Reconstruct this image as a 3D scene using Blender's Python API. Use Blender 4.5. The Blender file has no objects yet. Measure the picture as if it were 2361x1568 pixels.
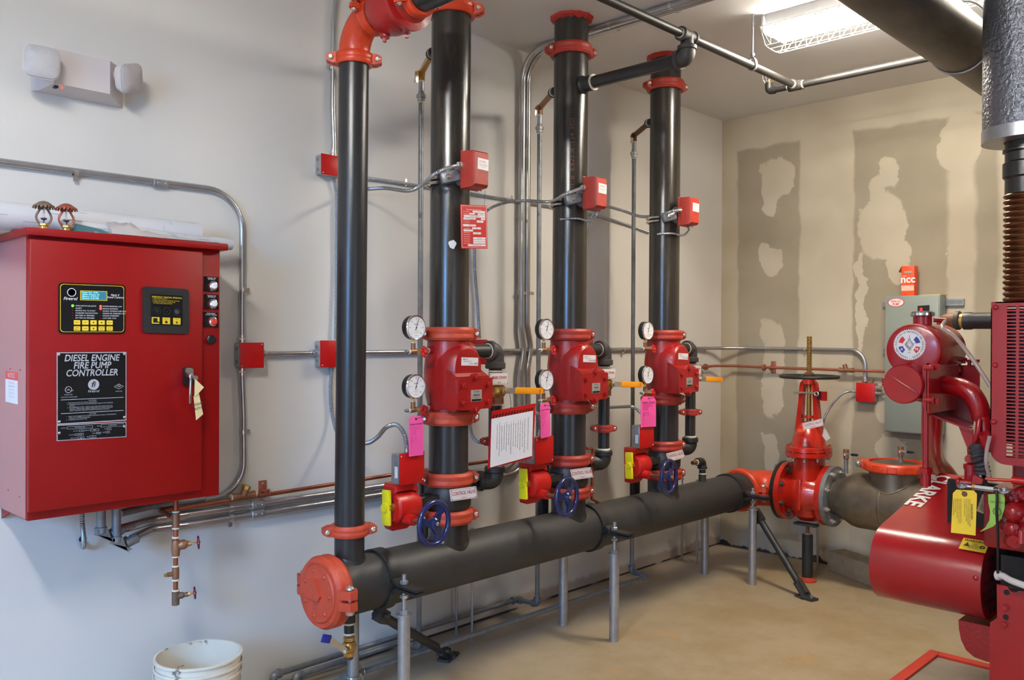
import bpy, bmesh, math, random
from mathutils import Vector as V, Matrix
random.seed(7)
sc = bpy.context.scene
col = sc.collection
# ------------------------------------------------------------------ camera
F, YAW, PIT, ROL, D, XC, CH, HC = 1980.2, .7736, -.0044, .0047, 3.2487, 5.4841, 1.4911, 3.05
_c, _s = math.cos(YAW), math.sin(YAW)
FW = V((_c*math.cos(PIT), _s*math.cos(PIT), math.sin(PIT)))
_r = V((_s, -_c, 0)); _u = _r.cross(FW)
RT = _r*math.cos(ROL) + _u*math.sin(ROL)
UP = _u*math.cos(ROL) - _r*math.sin(ROL)
CAM = V((0, -D, CH))
cd = bpy.data.cameras.new('camera'); cam = bpy.data.objects.new('camera', cd); col.objects.link(cam)
cd.sensor_width = 36; cd.sensor_fit = 'HORIZONTAL'; cd.lens = F*36/2361; cd.clip_start = .05; cd.clip_end = 200
M = Matrix((RT, UP, -FW)).transposed().to_4x4(); M.translation = CAM
cam.matrix_world = M
sc.camera = cam
# ------------------------------------------------------------------ colour management, world, daylight
sc.view_settings.view_transform = 'Standard'; sc.view_settings.look = 'None'
sc.view_settings.gamma = 1; sc.view_settings.use_curve_mapping = False
sc.view_settings.exposure = 0.42
w = bpy.data.worlds.new('sky'); sc.world = w; w.use_nodes = True
bg = w.node_tree.nodes['Background']; bg.inputs[0].default_value = (.55, .72, 1, 1); bg.inputs[1].default_value = 1.4

def area(name, loc, target, sx, sy, energy, color, spread=180):
    l = bpy.data.lights.new(name, 'AREA'); l.shape = 'RECTANGLE'; l.size = sx; l.size_y = sy
    l.energy = energy; l.color = color; l.spread = math.radians(spread)
    o = bpy.data.objects.new(name, l); col.objects.link(o)
    o.location = loc; o.rotation_euler = (V(target)-V(loc)).to_track_quat('-Z', 'Z' if abs(V(target).z-V(loc).z) < .5*(V(target)-V(loc)).length else 'Y').to_euler()
    return o
# daylight through the double doorway behind the camera and the side doorway on the left
area('daylight_front_door', (0.6, -6.62, 1.2), (0.6, 0, 1.3), 1.9, 2.2, 5, (.80, .90, 1.0))
area('daylight_side_door', (-2.9, -3.3, 2.75), (1.0, -0.2, 0.4), 2.2, 1.5, 370, (.16, .46, 1.0))

# ------------------------------------------------------------------ pixel helpers (photograph frame 2361x1568)
def ray(px, py): return FW + RT*((px-1180.5)/F) - UP*((py-784)/F)
def _on(i, v, px, py):
    d = ray(px, py); return CAM + d*((v-CAM[i])/d[i])
def X(px, py, v): return _on(0, v, px, py)
def Y(px, py, v): return _on(1, v, px, py)
def Z(px, py, v): return _on(2, v, px, py)
EX, EY, EZ = V((1, 0, 0)), V((0, 1, 0)), V((0, 0, 1))

# ------------------------------------------------------------------ materials
def S(r, g, b):
    f = lambda c: (c/255/12.92) if c/255 <= .04045 else ((c/255+.055)/1.055)**2.4
    return (f(r), f(g), f(b), 1)
MATS = {}
def mat(n, c, rough=.5, metal=0, var=.12, scale=9, bump=0, bscale=60, coat=0, c2=None, thr=(.55, .7), s2=None, emit=None, stretch=None, spec=None, alpha=None, trans=None):
    m = bpy.data.materials.new(n); m.use_nodes = True; nt = m.node_tree; N = nt.nodes; L = nt.links
    p = N['Principled BSDF']; p.inputs['Roughness'].default_value = rough; p.inputs['Metallic'].default_value = metal
    if coat: p.inputs['Coat Weight'].default_value = coat; p.inputs['Coat Roughness'].default_value = .12
    if spec is not None: p.inputs['Specular IOR Level'].default_value = spec
    tc = N.new('ShaderNodeTexCoord'); mp = N.new('ShaderNodeMapping'); L.new(tc.outputs['Object'], mp.inputs[0])
    if stretch: mp.inputs['Scale'].default_value = stretch
    nz = N.new('ShaderNodeTexNoise'); nz.inputs['Scale'].default_value = scale; nz.inputs['Detail'].default_value = 5
    L.new(mp.outputs[0], nz.inputs['Vector'])
    mr = N.new('ShaderNodeMapRange'); mr.inputs[1].default_value = .25; mr.inputs[2].default_value = .75
    mr.inputs[3].default_value = 1-var; mr.inputs[4].default_value = 1+var
    L.new(nz.outputs[0], mr.inputs[0])
    mx = N.new('ShaderNodeVectorMath'); mx.operation = 'SCALE'; mx.inputs[0].default_value = c[:3]
    L.new(mr.outputs[0], mx.inputs['Scale']); out = mx.outputs[0]
    if c2:
        n2 = N.new('ShaderNodeTexNoise'); n2.inputs['Scale'].default_value = s2 or scale*2; n2.inputs['Detail'].default_value = 8
        n2.inputs['Roughness'].default_value = .65
        L.new(mp.outputs[0], n2.inputs['Vector'])
        r2 = N.new('ShaderNodeMapRange'); r2.inputs[1].default_value = thr[0]; r2.inputs[2].default_value = thr[1]
        L.new(n2.outputs[0], r2.inputs[0])
        mm = N.new('ShaderNodeMix'); mm.data_type = 'RGBA'; mm.inputs['B'].default_value = c2
        L.new(r2.outputs[0], mm.inputs['Factor']); L.new(out, mm.inputs['A']); out = mm.outputs['Result']
    L.new(out, p.inputs['Base Color'])
    if bump:
        nb = N.new('ShaderNodeTexNoise'); nb.inputs['Scale'].default_value = bscale; nb.inputs['Detail'].default_value = 3
        L.new(tc.outputs['Object'], nb.inputs['Vector'])
        bp = N.new('ShaderNodeBump'); bp.inputs['Strength'].default_value = bump; bp.inputs['Distance'].default_value = .006 if n == 'silver_wrap' else .002
        L.new(nb.outputs[0], bp.inputs['Height']); L.new(bp.outputs[0], p.inputs['Normal'])
    if emit: p.inputs['Emission Color'].default_value = emit[0]; p.inputs['Emission Strength'].default_value = emit[1]
    if trans: p.inputs['Transmission Weight'].default_value = trans
    if alpha: p.inputs['Alpha'].default_value = alpha
    MATS[n] = m; return m
mat('pipe_black', S(46, 42, 37), .24, 0, .35, 5, .06, 90, c2=S(84, 70, 52), thr=(.56, .80), s2=26, stretch=(1, 1, .12), spec=.6)
mat('pipe_dark', S(44, 43, 42), .24, 0, .25, 5, .06, 90, c2=S(66, 58, 48), thr=(.6, .85), s2=20, stretch=(1, 1, .12), spec=.55)
mat('pipe_satin', S(40, 40, 41), .30, 0, .12, 6, .05, 200, c2=S(74, 60, 48), thr=(.72, .8), s2=60, stretch=(1, 1, .3))
mat('header_paint', S(52, 51, 49), .52, 0, .18, 4, .12, 160, c2=S(92, 88, 82), thr=(.60, .9), s2=30)
mat('exhaust_steel', S(96, 90, 82), .42, .3, .35, 5, .08, 60, c2=S(50, 43, 37), thr=(.42, .66), s2=4, stretch=(.3, 1, 1))
mat('iron', S(62, 59, 56), .55, .1, .25, 14, .5, 220)
mat('iron_dark', S(40, 39, 38), .45, 0, .2, 14, .3, 220)
mat('rusty', S(112, 72, 50), .6, .2, .3, 14, .4, 200)
mat('orange', S(196, 72, 46), .5, 0, .14, 14, .35, 180, c2=S(160, 58, 44), thr=(.5, .8), s2=20)
mat('orange_bright', S(206, 66, 34), .34, 0, .12, 12, .2, 120)
mat('coupling_red', S(168, 50, 36), .5, 0, .18, 14, .35, 180, c2=S(134, 38, 30), thr=(.5, .8), s2=20)
mat('caulk', S(178, 48, 38), .7, 0, .2, 30, .8, 80)
mat('valve_red', S(156, 20, 20), .30, 0, .10, 12, .5, 260, coat=.15)
mat('gate_red', S(184, 34, 18), .22, 0, .12, 10, .4, 150, coat=.5)
mat('gear_red', S(196, 24, 20), .33, 0, .08, 10, .2, 150)
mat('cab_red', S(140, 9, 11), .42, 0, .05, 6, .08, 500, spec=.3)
mat('cab_side_sheen', S(160, 40, 42), .34, 0, .04, 6, .05, 500, coat=1, spec=1)  # paler cabinet red, reflected sheen of the left side put into the colour
mat('box_red', S(188, 10, 10), .42, 0, .04, 6)
mat('eng_red', S(156, 14, 24), .26, 0, .08, 8, .12, 300, coat=.3)
mat('eng_cast', S(146, 10, 20), .3, 0, .15, 14, .8, 90, coat=.4)
mat('eng_shade', S(20, 14, 14), .7, 0, .3, 20)  # near-black that paints in the shade of engine recesses and holes
mat('wheel_red', S(206, 34, 38), .3, 0, .1, 20)
mat('wheel_maroon', S(110, 22, 38), .3, 0, .1, 20)
mat('galv', S(176, 178, 182), .36, .75, .14, 26, .05, 60)
mat('galv_dull', S(138, 141, 145), .45, .55, .2, 30, .08, 60)
mat('emt', S(186, 186, 186), .27, .8, .10, 12)
mat('flex', S(170, 172, 176), .32, .75, .1, 14)
mat('zinc', S(215, 212, 205), .25, .85, .1, 30)
mat('chrome', S(225, 225, 228), .12, 1, .02, 5)
mat('copper', S(170, 98, 72), .36, .75, .25, 14, c2=S(98, 70, 54), thr=(.5, .8), s2=12)
mat('copper_paint', S(156, 90, 70), .5, .2, .2, 14)
mat('bronze', S(156, 112, 84), .42, .55, .2, 26, .3, 200)
mat('bronze_old', S(118, 98, 82), .55, .4, .25, 26, .4, 200)
mat('brass', S(196, 156, 84), .3, .75, .15, 20)
mat('brass_stem', S(164, 128, 66), .35, .7, .15, 20)
mat('tape', S(232, 226, 200), .7, 0, .06, 30)
mat('steel', S(136, 128, 114), .36, .75, .16, 7, .05, 80, c2=S(112, 102, 88), thr=(.45, .75), s2=9)
mat('silver_wrap', S(132, 134, 142), .36, .85, .05, 10, 1.0, 75)
mat('bellows', S(120, 84, 58), .33, .85, .25, 8)
mat('black', S(22, 22, 23), .4, 0, .08, 20)
mat('black_gloss', S(16, 17, 22), .16, 0, .05, 20)
mat('black_matt', S(26, 24, 24), .75, 0, .2, 30, .5, 100)
mat('white', S(232, 232, 232), .5, 0, .03, 9)
mat('white_gloss', S(236, 236, 236), .25, 0, .02, 9)
mat('paper', S(228, 228, 232), .8, 0, .03, 6)
mat('blueprint', S(206, 206, 208), .75, 0, .03, 6)
mat('plastic_beige', S(208, 200, 198), .42, 0, .03, 9)
mat('lens', S(214, 210, 210), .18, 0, .05, 40, 1.0, 240, trans=.25)
mat('cream', S(226, 204, 150), .75, 0, .04, 9)
mat('pink', S(255, 92, 172), .6, 0, .02, 9)
mat('pink_ink', S(196, 48, 126), .8, 0, 0, 9)
mat('yellow', S(240, 226, 30), .4, 0, .03, 9)
mat('yellow_tag', S(242, 206, 50), .5, 0, .03, 9)
mat('yellow_ink', S(222, 190, 30), .5, 0, 0, 9)
mat('green_tag', S(160, 206, 96), .5, 0, .03, 9)
mat('handle_orange', S(240, 156, 22), .38, 0, .05, 20)
mat('blue', S(20, 36, 88), .25, 0, .12, 10, .2, 120, coat=.4)
mat('blue_grip', S(38, 48, 140), .35, 0, .05, 10)
mat('sign_white', S(226, 222, 222), .4, 0, .04, 9)
mat('red_ink', S(176, 36, 50), .5, 0, 0, 9)
mat('logo_red', S(208, 32, 46), .4, 0, 0, 9)
mat('logo_blue', S(46, 44, 142), .4, 0, 0, 9)
mat('grey_ink', S(176, 176, 178), .5, 0, 0, 9)
mat('dark_ink', S(58, 56, 62), .6, 0, 0, 9)
mat('grey_box', S(132, 140, 132), .42, 0, .03, 9)
mat('teal', S(60, 110, 120), .5, 0, .1, 14, c2=S(180, 205, 210), thr=(.6, .62), s2=18)
mat('plastic_film', S(214, 204, 200), .22, 0, .08, 16, .6, 30, alpha=.72)
mat('bucket', S(222, 216, 200), .42, 0, .05, 9, c2=S(128, 118, 104), thr=(.61, .66), s2=13)
mat('orange_card', S(246, 84, 34), .5, 0, .04, 9)
mat('pale_card', S(240, 190, 170), .5, 0, .04, 9)
mat('label_silver', S(186, 178, 166), .4, .4, .04, 9)
mat('block', S(150, 132, 108), .9, 0, .2, 20, .8, 70)
mat('pad', S(140, 130, 116), .75, 0, .2, 7, .3, 60)
mat('pad_red', S(206, 62, 44), .5, 0, .1, 14, c2=S(150, 100, 76), thr=(.66, .74), s2=22)
mat('wire', S(90, 92, 96), .35, .8, .05, 20)
mat('hose', S(212, 196, 190), .12, 0, .03, 9, trans=.55)
mat('sprinkler_red', S(150, 76, 56), .45, .35, .15, 20)
mat('lamp_on', S(255, 250, 240), .5, 0, 0, 9, emit=((1, .94, .84, 1), 66))
mat('lamp_on_cool', S(255, 252, 246), .5, 0, 0, 9, emit=((1, .98, .94, 1), 180))
mat('lcd', S(20, 70, 100), .4, 0, .1, 40, emit=((.05, .35, .45, 1), .35))
mat('lcd_ink', S(160, 240, 250), .4, 0, 0, 9, emit=((.45, .95, 1, 1), .8))
mat('led_green', S(60, 240, 40), .4, 0, 0, 9, emit=((.15, 1, .05, 1), 1.4))
mat('led_red', S(255, 60, 40), .4, 0, 0, 9, emit=((1, .06, .03, 1), 1.6))
mat('led_off', S(110, 14, 16), .4, 0, 0, 9)
mat('red_button', S(230, 60, 50), .4, 0, 0, 9)

# ------------------------------------------------------------------ mesh builder
OFF = {}
def frame(ax):
    ax = V(ax).normalized(); t = EZ if abs(ax.z) < .9 else EX
    a = ax.cross(t).normalized(); b = ax.cross(a).normalized()
    return a, b, ax
def fillet(pts, rad, n=7):
    pts = [V(p) for p in pts]; out = [pts[0]]
    for i in range(1, len(pts)-1):
        p, a, b = pts[i], pts[i-1]-pts[i], pts[i+1]-pts[i]
        r_ = rad[i-1] if isinstance(rad, (list, tuple)) else rad
        la, lb = a.length, b.length; a.normalize(); b.normalize()
        ang = a.angle(b)
        if ang > 3.10 or r_ <= 0: out.append(p); continue
        t = min(r_/math.tan(ang/2), la*.49, lb*.49); r2 = t*math.tan(ang/2)
        bis = (a+b).normalized(); c = p + bis*(r2/math.sin(ang/2))
        v0 = (p+a*t)-c; v1 = (p+b*t)-c
        for k in range(n+1):
            f = k/n; q = v0.slerp(v1, f) if v0.length > 1e-6 and v1.length > 1e-6 else v0
            out.append(c+q.normalized()*r2)
    out.append(pts[-1]); return out
def smooth(pts, n=8):
    pts = [V(p) for p in pts]; P = [pts[0]*2-pts[1]]+pts+[pts[-1]*2-pts[-2]]; out = []
    for i in range(1, len(P)-2):
        for k in range(n):
            t = k/n; a, b, c, d = P[i-1:i+3]
            out.append(.5*((2*b)+(c-a)*t+(2*a-5*b+4*c-d)*t*t+(3*b-a-3*c+d)*t**3))
    out.append(pts[-1]); return out
TXT = {}
def glyphs(s, align, bold):
    k = (s, align, bold)
    if k not in TXT:
        cu = bpy.data.curves.new('t', 'FONT'); cu.body = s; cu.align_x = align; cu.align_y = 'CENTER'; cu.resolution_u = 3
        cu.size = 1; cu.offset = bold
        o = bpy.data.objects.new('t', cu); me = bpy.data.meshes.new_from_object(o)
        TXT[k] = ([v.co.copy() for v in me.vertices], [tuple(p.vertices) for p in me.polygons])
        bpy.data.objects.remove(o); bpy.data.curves.remove(cu); bpy.data.meshes.remove(me)
    return TXT[k]
class MB:
    def __init__(s, m='white'): s.v = []; s.f = []; s.mi = []; s.ms = []; s.cur = m
    def m(s, n): s.cur = n; return s
    def _add(s, vs, fs, m=None):
        n = m or s.cur
        if n not in s.ms: s.ms.append(n)
        i = s.ms.index(n); o = len(s.v); s.v += [V(p) for p in vs]
        for f in fs: s.f.append(tuple(o+k for k in f)); s.mi.append(i)
    def box(s, c, sz, R=None, bev=0, m=None, seg=2):
        bm = bmesh.new(); bmesh.ops.create_cube(bm, size=1)
        for v in bm.verts: v.co = V((v.co.x*sz[0], v.co.y*sz[1], v.co.z*sz[2]))
        if bev: bmesh.ops.bevel(bm, geom=bm.edges[:], offset=min(bev, min(sz)*.49), segments=seg, profile=.5, affect='EDGES')
        bm.verts.index_update(); R = R or Matrix.Identity(3)
        s._add([V(c)+R@v.co for v in bm.verts], [[v.index for v in f.verts] for f in bm.faces], m); bm.free(); return s
    def bx(s, a, b, bev=0, m=None):  # box from two corners
        a, b = V(a), V(b); return s.box((a+b)/2, [abs(b[i]-a[i]) for i in range(3)], None, bev, m)
    def obox(s, p0, p1, w, h, up=EZ, bev=0, m=None):  # bar from p0 to p1
        p0, p1 = V(p0), V(p1); x = (p1-p0).normalized(); y = V(up).cross(x)
        if y.length < 1e-4: y = EY.cross(x)
        y.normalize(); z = x.cross(y)
        return s.box((p0+p1)/2, ((p1-p0).length, w, h), Matrix((x, y, z)).transposed(), bev, m)
    def rings(s, rs, cap=True, m=None, close=False):
        n = len(rs[0]); vs = [p for r in rs for p in r]; fs = []
        k = len(rs)
        for i in range(k-1 if not close else k):
            j = (i+1) % k
            for a in range(n):
                b = (a+1) % n; fs.append((i*n+a, i*n+b, j*n+b, j*n+a))
        if cap and not close: fs.append(tuple(range(n))[::-1]); fs.append(tuple((k-1)*n+a for a in range(n)))
        s._add(vs, fs, m); return s
    def lathe(s, prof, o, ax, n=32, m=None, cap=True, close=False):  # prof: (radius, height)
        a, b, c = frame(ax); o = V(o)
        rs = [[o+c*h+(a*math.cos(2*math.pi*k/n)+b*math.sin(2*math.pi*k/n))*max(r, 1e-5) for k in range(n)] for r, h in prof]
        return s.rings(rs, cap, m, close)
    def cyl(s, p0, p1, r, r1=None, n=24, m=None, ch=0):
        p0, p1 = V(p0), V(p1); h = (p1-p0).length; r1 = r if r1 is None else r1
        pr = [(r, 0), (r1, h)] if not ch else [(r-ch, 0), (r, ch), (r1, h-ch), (r1-ch, h)]
        return s.lathe(pr, p0, p1-p0, n, m)
    def hexn(s, p, ax, r, h, m=None):
        return s.lathe([(r, 0), (r, h*.85), (r*.85, h)], p, ax, 6, m)
    def dome(s, p, ax, r, h, m=None, n=16):
        return s.lathe([(r, 0)]+[(r*math.cos(t), h*math.sin(t)) for t in (.3, .6, .9, 1.2, 1.5)], p, ax, n, m)
    def sph(s, c, r, sc=(1, 1, 1), m=None, n=20):
        k = n//2; rs = []
        for i in range(1, k):
            t = math.pi*i/k
            rs.append([V(c)+V((r*sc[0]*math.sin(t)*math.cos(2*math.pi*j/n), r*sc[1]*math.sin(t)*math.sin(2*math.pi*j/n), r*sc[2]*math.cos(t))) for j in range(n)])
        return s.rings(rs, True, m)
    def torus(s, c, ax, R, r, n=36, k=10, m=None, arc=None):
        a, b, z = frame(ax); c = V(c); rs = []
        for i in range(n):
            t = 2*math.pi*i/n; d = a*math.cos(t)+b*math.sin(t)
            rs.append([c+d*(R+r*math.cos(2*math.pi*j/k))+z*(r*math.sin(2*math.pi*j/k)) for j in range(k)])
        return s.rings(rs, False, m, close=True)
    def tube(s, pts, r, n=14, m=None, cap=True, rf=None):
        pts = [V(p) for p in pts]; q = [pts[0]]
        for p in pts[1:]:
            if (p-q[-1]).length > 1e-5: q.append(p)
        pts = q; T = []
        for i in range(len(pts)):
            t = (pts[min(i+1, len(pts)-1)]-pts[max(i-1, 0)]).normalized(); T.append(t)
        a = frame(T[0])[0]; rs = []
        for i, p in enumerate(pts):
            a = (a-T[i]*a.dot(T[i])).normalized(); b = T[i].cross(a)
            rr = rf(i) if rf else r
            rs.append([p+(a*math.cos(2*math.pi*k/n)+b*math.sin(2*math.pi*k/n))*rr for k in range(n)])
        return s.rings(rs, cap, m)
    def flex(s, pts, r, pitch=.0075, m=None, n=10):
        ps = smooth(pts, 14); out = [ps[0]]; acc = 0; step = pitch/3
        for a, b in zip(ps, ps[1:]):
            L = (b-a).length; d = step-acc
            while d <= L: out.append(a.lerp(b, d/L)); d += step
            acc = L-(d-step)
        return s.tube(out, r, n, m, rf=lambda i: r if i % 3 else r*.72)
    def prism(s, poly, o, ux, uy, d, m=None):  # polygon extruded by vector d
        o, ux, uy, d = V(o), V(ux), V(uy), V(d)
        a = [o+ux*x+uy*y for x, y in poly]; b = [p+d for p in a]
        return s.rings([a, b], True, m)
    def text(s, t, o, ux, uy, size, m=None, align='CENTER', lift=.0006, shear=0, bold=0, wid=1):
        vs, fs = glyphs(t, align, bold); ux, uy = V(ux).normalized(), V(uy).normalized(); nn = ux.cross(uy)
        s._add([V(o)+ux*((v.x+shear*v.y)*size*wid)+uy*(v.y*size)+nn*lift for v in vs], fs, m); return s
    def split(s):   # one builder per connected piece (pieces whose boxes touch stay together)
        par = list(range(len(s.v)))
        def find(a):
            while par[a] != a: par[a] = par[par[a]]; a = par[a]
            return a
        for f in s.f:
            for k in f[1:]: par[find(k)] = find(f[0])
        gr = {}
        for i, f in enumerate(s.f): gr.setdefault(find(f[0]), []).append(i)
        bx_ = []
        for fs in gr.values():
            ids = {k for i in fs for k in s.f[i]}; P = [s.v[k] for k in ids]
            bx_.append([fs, [min(p[a] for p in P)-.0015 for a in range(3)], [max(p[a] for p in P)+.0015 for a in range(3)]])
        merged = True
        while merged:
            merged = False
            for i in range(len(bx_)):
                for j in range(i+1, len(bx_)):
                    A, B = bx_[i], bx_[j]
                    if all(A[1][a] <= B[2][a] and B[1][a] <= A[2][a] for a in range(3)):
                        A[0] += B[0]; A[1] = [min(A[1][a], B[1][a]) for a in range(3)]; A[2] = [max(A[2][a], B[2][a]) for a in range(3)]; bx_.pop(j); merged = True; break
                if merged: break
        out = []
        for fs, _, _ in bx_:
            q = MB(); q.ms = list(s.ms); mp = {}
            for i in fs:
                for k in s.f[i]:
                    if k not in mp: mp[k] = len(q.v); q.v.append(s.v[k])
                q.f.append(tuple(mp[k] for k in s.f[i])); q.mi.append(s.mi[i])
            used = sorted(set(q.mi)); q.ms = [q.ms[u] for u in used]; q.mi = [used.index(u) for u in q.mi]; out.append(q)
        return out
    def build(s, name, parent=None, label=None, cat=None, group=None, kind=None, ang=32, origin=None):
        if parent is not None and name in ('thread_tape', 'plate_screw', 'mounting_strut', 'tee', 'hex_nut', 'saddle'):
            sp_ = s.split()
            if len(sp_) > 1:
                for q in sp_: ob = q._build(name, parent, label, cat, group, kind, ang, origin)
                return ob
        return s._build(name, parent, label, cat, group, kind, ang, origin)
    def _build(s, name, parent=None, label=None, cat=None, group=None, kind=None, ang=32, origin=None):
        me = bpy.data.meshes.new(name)
        if parent is None:
            xs = [[p[i] for p in s.v] for i in range(3)]
            o = V(origin) if origin is not None else V(((min(xs[0])+max(xs[0]))/2, (min(xs[1])+max(xs[1]))/2, min(xs[2])))
        else: o = OFF[parent.name]
        me.from_pydata([tuple(p-o) for p in s.v], [], s.f)
        for n in s.ms: me.materials.append(MATS[n])
        me.polygons.foreach_set('material_index', s.mi)
        bm = bmesh.new(); bm.from_mesh(me); bmesh.ops.recalc_face_normals(bm, faces=[f for f in bm.faces if len(f.verts) > 2]) if not name.startswith('lettering') else None; bm.to_mesh(me); bm.free()
        me.shade_smooth(); me.set_sharp_from_angle(angle=math.radians(ang))
        ob = bpy.data.objects.new(name, me); col.objects.link(ob)
        if parent is None: ob.location = o; OFF[ob.name] = o
        else: ob.parent = parent; OFF[ob.name] = o
        if parent is None or label: tag(ob, label, cat if parent is None else None, group, kind)
        return ob
def tag(o, label=None, cat=None, group=None, kind=None):
    if label: o['label'] = label
    if cat: o['category'] = cat
    if group: o['group'] = group
    if kind: o['kind'] = kind
    return o
def thing(name, loc, label, cat, group=None):
    o = bpy.data.objects.new(name, None); o.empty_display_size = .05; col.objects.link(o); o.location = V(loc)
    OFF[o.name] = V(loc); return tag(o, label, cat, group)
def kids(o): return [c for c in col.objects if c.parent == o]
def copy_tree(o, d, label=None, parent=None):
    c = o.copy(); col.objects.link(c)
    if parent: c.parent = parent
    else:
        c.location = o.location+V(d); OFF[c.name] = OFF[o.name]+V(d)
        if label: c['label'] = label
    for k in kids(o):
        cc = copy_tree(k, d, None, c)
    return c
def struct(b, name): return b.build(name, None, kind='structure', ang=30)
class Panel:
    """flat frame on a plane from three pixel corners (top-left, top-right, bottom-left)"""
    def __init__(s, fn, v, tl, tr, bl):
        s.o = fn(*tl, v); a = fn(*tr, v)-s.o; b = fn(*bl, v)-s.o
        s.w = a.length; s.h = b.length; s.ux = a.normalized(); s.uy = -b.normalized(); s.n = s.ux.cross(s.uy).normalized()
    def p(s, u, v, l=0): return s.o+s.ux*(s.w*u)-s.uy*(s.h*v)+s.n*l
    def quad(s, b, u0=0, v0=0, u1=1, v1=1, th=.002, m=None, lift=0, rr=0):
        w, h = s.w*(u1-u0), s.h*(v1-v0)
        if rr:
            P = []
            for cx, cy, a0 in ((w-rr, h-rr, 0), (rr, h-rr, 90), (rr, rr, 180), (w-rr, rr, 270)):
                for k in range(5):
                    t = math.radians(a0+k*22.5); P.append((cx+rr*math.cos(t), cy+rr*math.sin(t)))
        else: P = [(0, 0), (w, 0), (w, h), (0, h)]
        b.prism(P, s.p(u0, v1, lift), s.ux, s.uy, s.n*th, m); return s
    def border(s, b, ins, wd, m, lift, th=.0006, rr=None):
        U, W = ins/s.w, ins/s.h; u2, w2 = wd/s.w, wd/s.h
        for (a, c, d, e) in ((U, W, 1-U, W+w2), (U, 1-W-w2, 1-U, 1-W), (U, W, U+u2, 1-W), (1-U-u2, W, 1-U, 1-W)):
            s.quad(b, a, c, d, e, th, m, lift)
    def text(s, b, t, u, v, size, m, align='CENTER', lift=.003, **k):
        b.text(t, s.p(u, v), s.ux, s.uy, size, m, align, lift, **k)

# ------------------------------------------------------------------ room shell materials
class NG:
    """tiny helper to write node maths"""
    def __init__(s, m): s.nt = m.node_tree; s.N = s.nt.nodes; s.L = s.nt.links
    def mth(s, op, a, b=None, c=None, clamp=False):
        n = s.N.new('ShaderNodeMath'); n.operation = op; n.use_clamp = clamp
        for i, x in enumerate((a, b, c)):
            if x is None: continue
            if isinstance(x, (int, float)): n.inputs[i].default_value = x
            else: s.L.new(x, n.inputs[i])
        return n.outputs[0]
    def noise(s, vec, sc_, det=4, ro=.5):
        n = s.N.new('ShaderNodeTexNoise'); n.inputs['Scale'].default_value = sc_; n.inputs['Detail'].default_value = det
        n.inputs['Roughness'].default_value = ro; s.L.new(vec, n.inputs['Vector']); return n.outputs[0]
    def mix(s, f, a, b):
        n = s.N.new('ShaderNodeMix'); n.data_type = 'RGBA'
        for k, x in (('Factor', f), ('A', a), ('B', b)):
            if isinstance(x, (int, float, tuple)): n.inputs[k].default_value = x
            else: s.L.new(x, n.inputs[k])
        return n.outputs['Result']
    def rng(s, x, a, b, c=0, d=1, smooth=True):
        n = s.N.new('ShaderNodeMapRange'); n.interpolation_type = 'SMOOTHSTEP' if smooth else 'LINEAR'
        for i, q in enumerate((a, b, c, d)): n.inputs[i+1].default_value = q
        s.L.new(x, n.inputs[0]); return n.outputs[0]
def base(name, rough):
    m = bpy.data.materials.new(name); m.use_nodes = True; g = NG(m); g.p = g.N['Principled BSDF']; g.p.inputs['Roughness'].default_value = rough
    tc = g.N.new('ShaderNodeNewGeometry'); g.pos = tc.outputs['Position']
    sx = g.N.new('ShaderNodeSeparateXYZ'); g.L.new(g.pos, sx.inputs[0]); g.x, g.y, g.z = sx.outputs
    MATS[name] = m; return g
def bumpit(g, h, st, dist=.002):
    b = g.N.new('ShaderNodeBump'); b.inputs['Strength'].default_value = st; b.inputs['Distance'].default_value = dist
    g.L.new(h, b.inputs['Height']); g.L.new(b.outputs[0], g.p.inputs['Normal'])
# painted wall
g = base('wall_paint', .62)
c = g.mix(g.rng(g.noise(g.pos, .8, 3), .35, .65), S(214, 210, 203), S(222, 218, 211))
# bare strip low on the wall towards the far corner
nz = g.noise(g.pos, 9, 5, .6)
zz = g.mth('ADD', g.z, g.mth('MULTIPLY', g.mth('SUBTRACT', nz, .5), .10))
lo = g.mth('SUBTRACT', 1, g.rng(zz, .05, .085)); xr = g.rng(g.x, 2.55, 3.3)
c = g.mix(g.mth('MULTIPLY', g.mth('MULTIPLY', lo, xr), .75), c, S(164, 142, 120))
gap = g.mth('MULTIPLY', g.mth('SUBTRACT', 1, g.rng(g.z, .008, .014)), g.rng(g.noise(g.pos, 3, 2), .4, .5))
c = g.mix(gap, c, S(50, 44, 40))
g.L.new(c, g.p.inputs['Base Color']); bumpit(g, g.noise(g.pos, 120, 3), .06)
g = base('ceiling_paint', .75)
g.L.new(g.mix(g.noise(g.pos, 1.5, 3), S(222, 220, 217), S(228, 226, 223)), g.p.inputs['Base Color'])
# floor
g = base('floor_concrete', .5)
n1 = g.noise(g.pos, 1.3, 5, .6); n2 = g.noise(g.pos, 14, 6, .7)
c = g.mix(g.rng(n1, .35, .68), S(176, 158, 128), S(160, 138, 102))
c = g.mix(g.mth('MULTIPLY', g.rng(n2, .52, .8), .35), c, S(126, 110, 88))
n3 = g.noise(g.pos, 3.1, 5, .6)
c = g.mix(g.mth('MULTIPLY', g.rng(n3, .60, .70), .35), c, S(196, 150, 84))
n4 = g.noise(g.pos, 5.7, 4, .7)
c = g.mix(g.mth('MULTIPLY', g.rng(n4, .73, .77), .6), c, S(70, 62, 54))
c = g.mix(g.mth('MULTIPLY', g.rng(g.mth('ADD', g.y, g.mth('MULTIPLY', n1, .3)), -.55, -.1), .5), c, S(168, 158, 146))
g.L.new(c, g.p.inputs['Base Color']); bumpit(g, n2, .10)
g.L.new(g.rng(n1, .3, .7, .42, .62), g.p.inputs['Roughness'])
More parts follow.
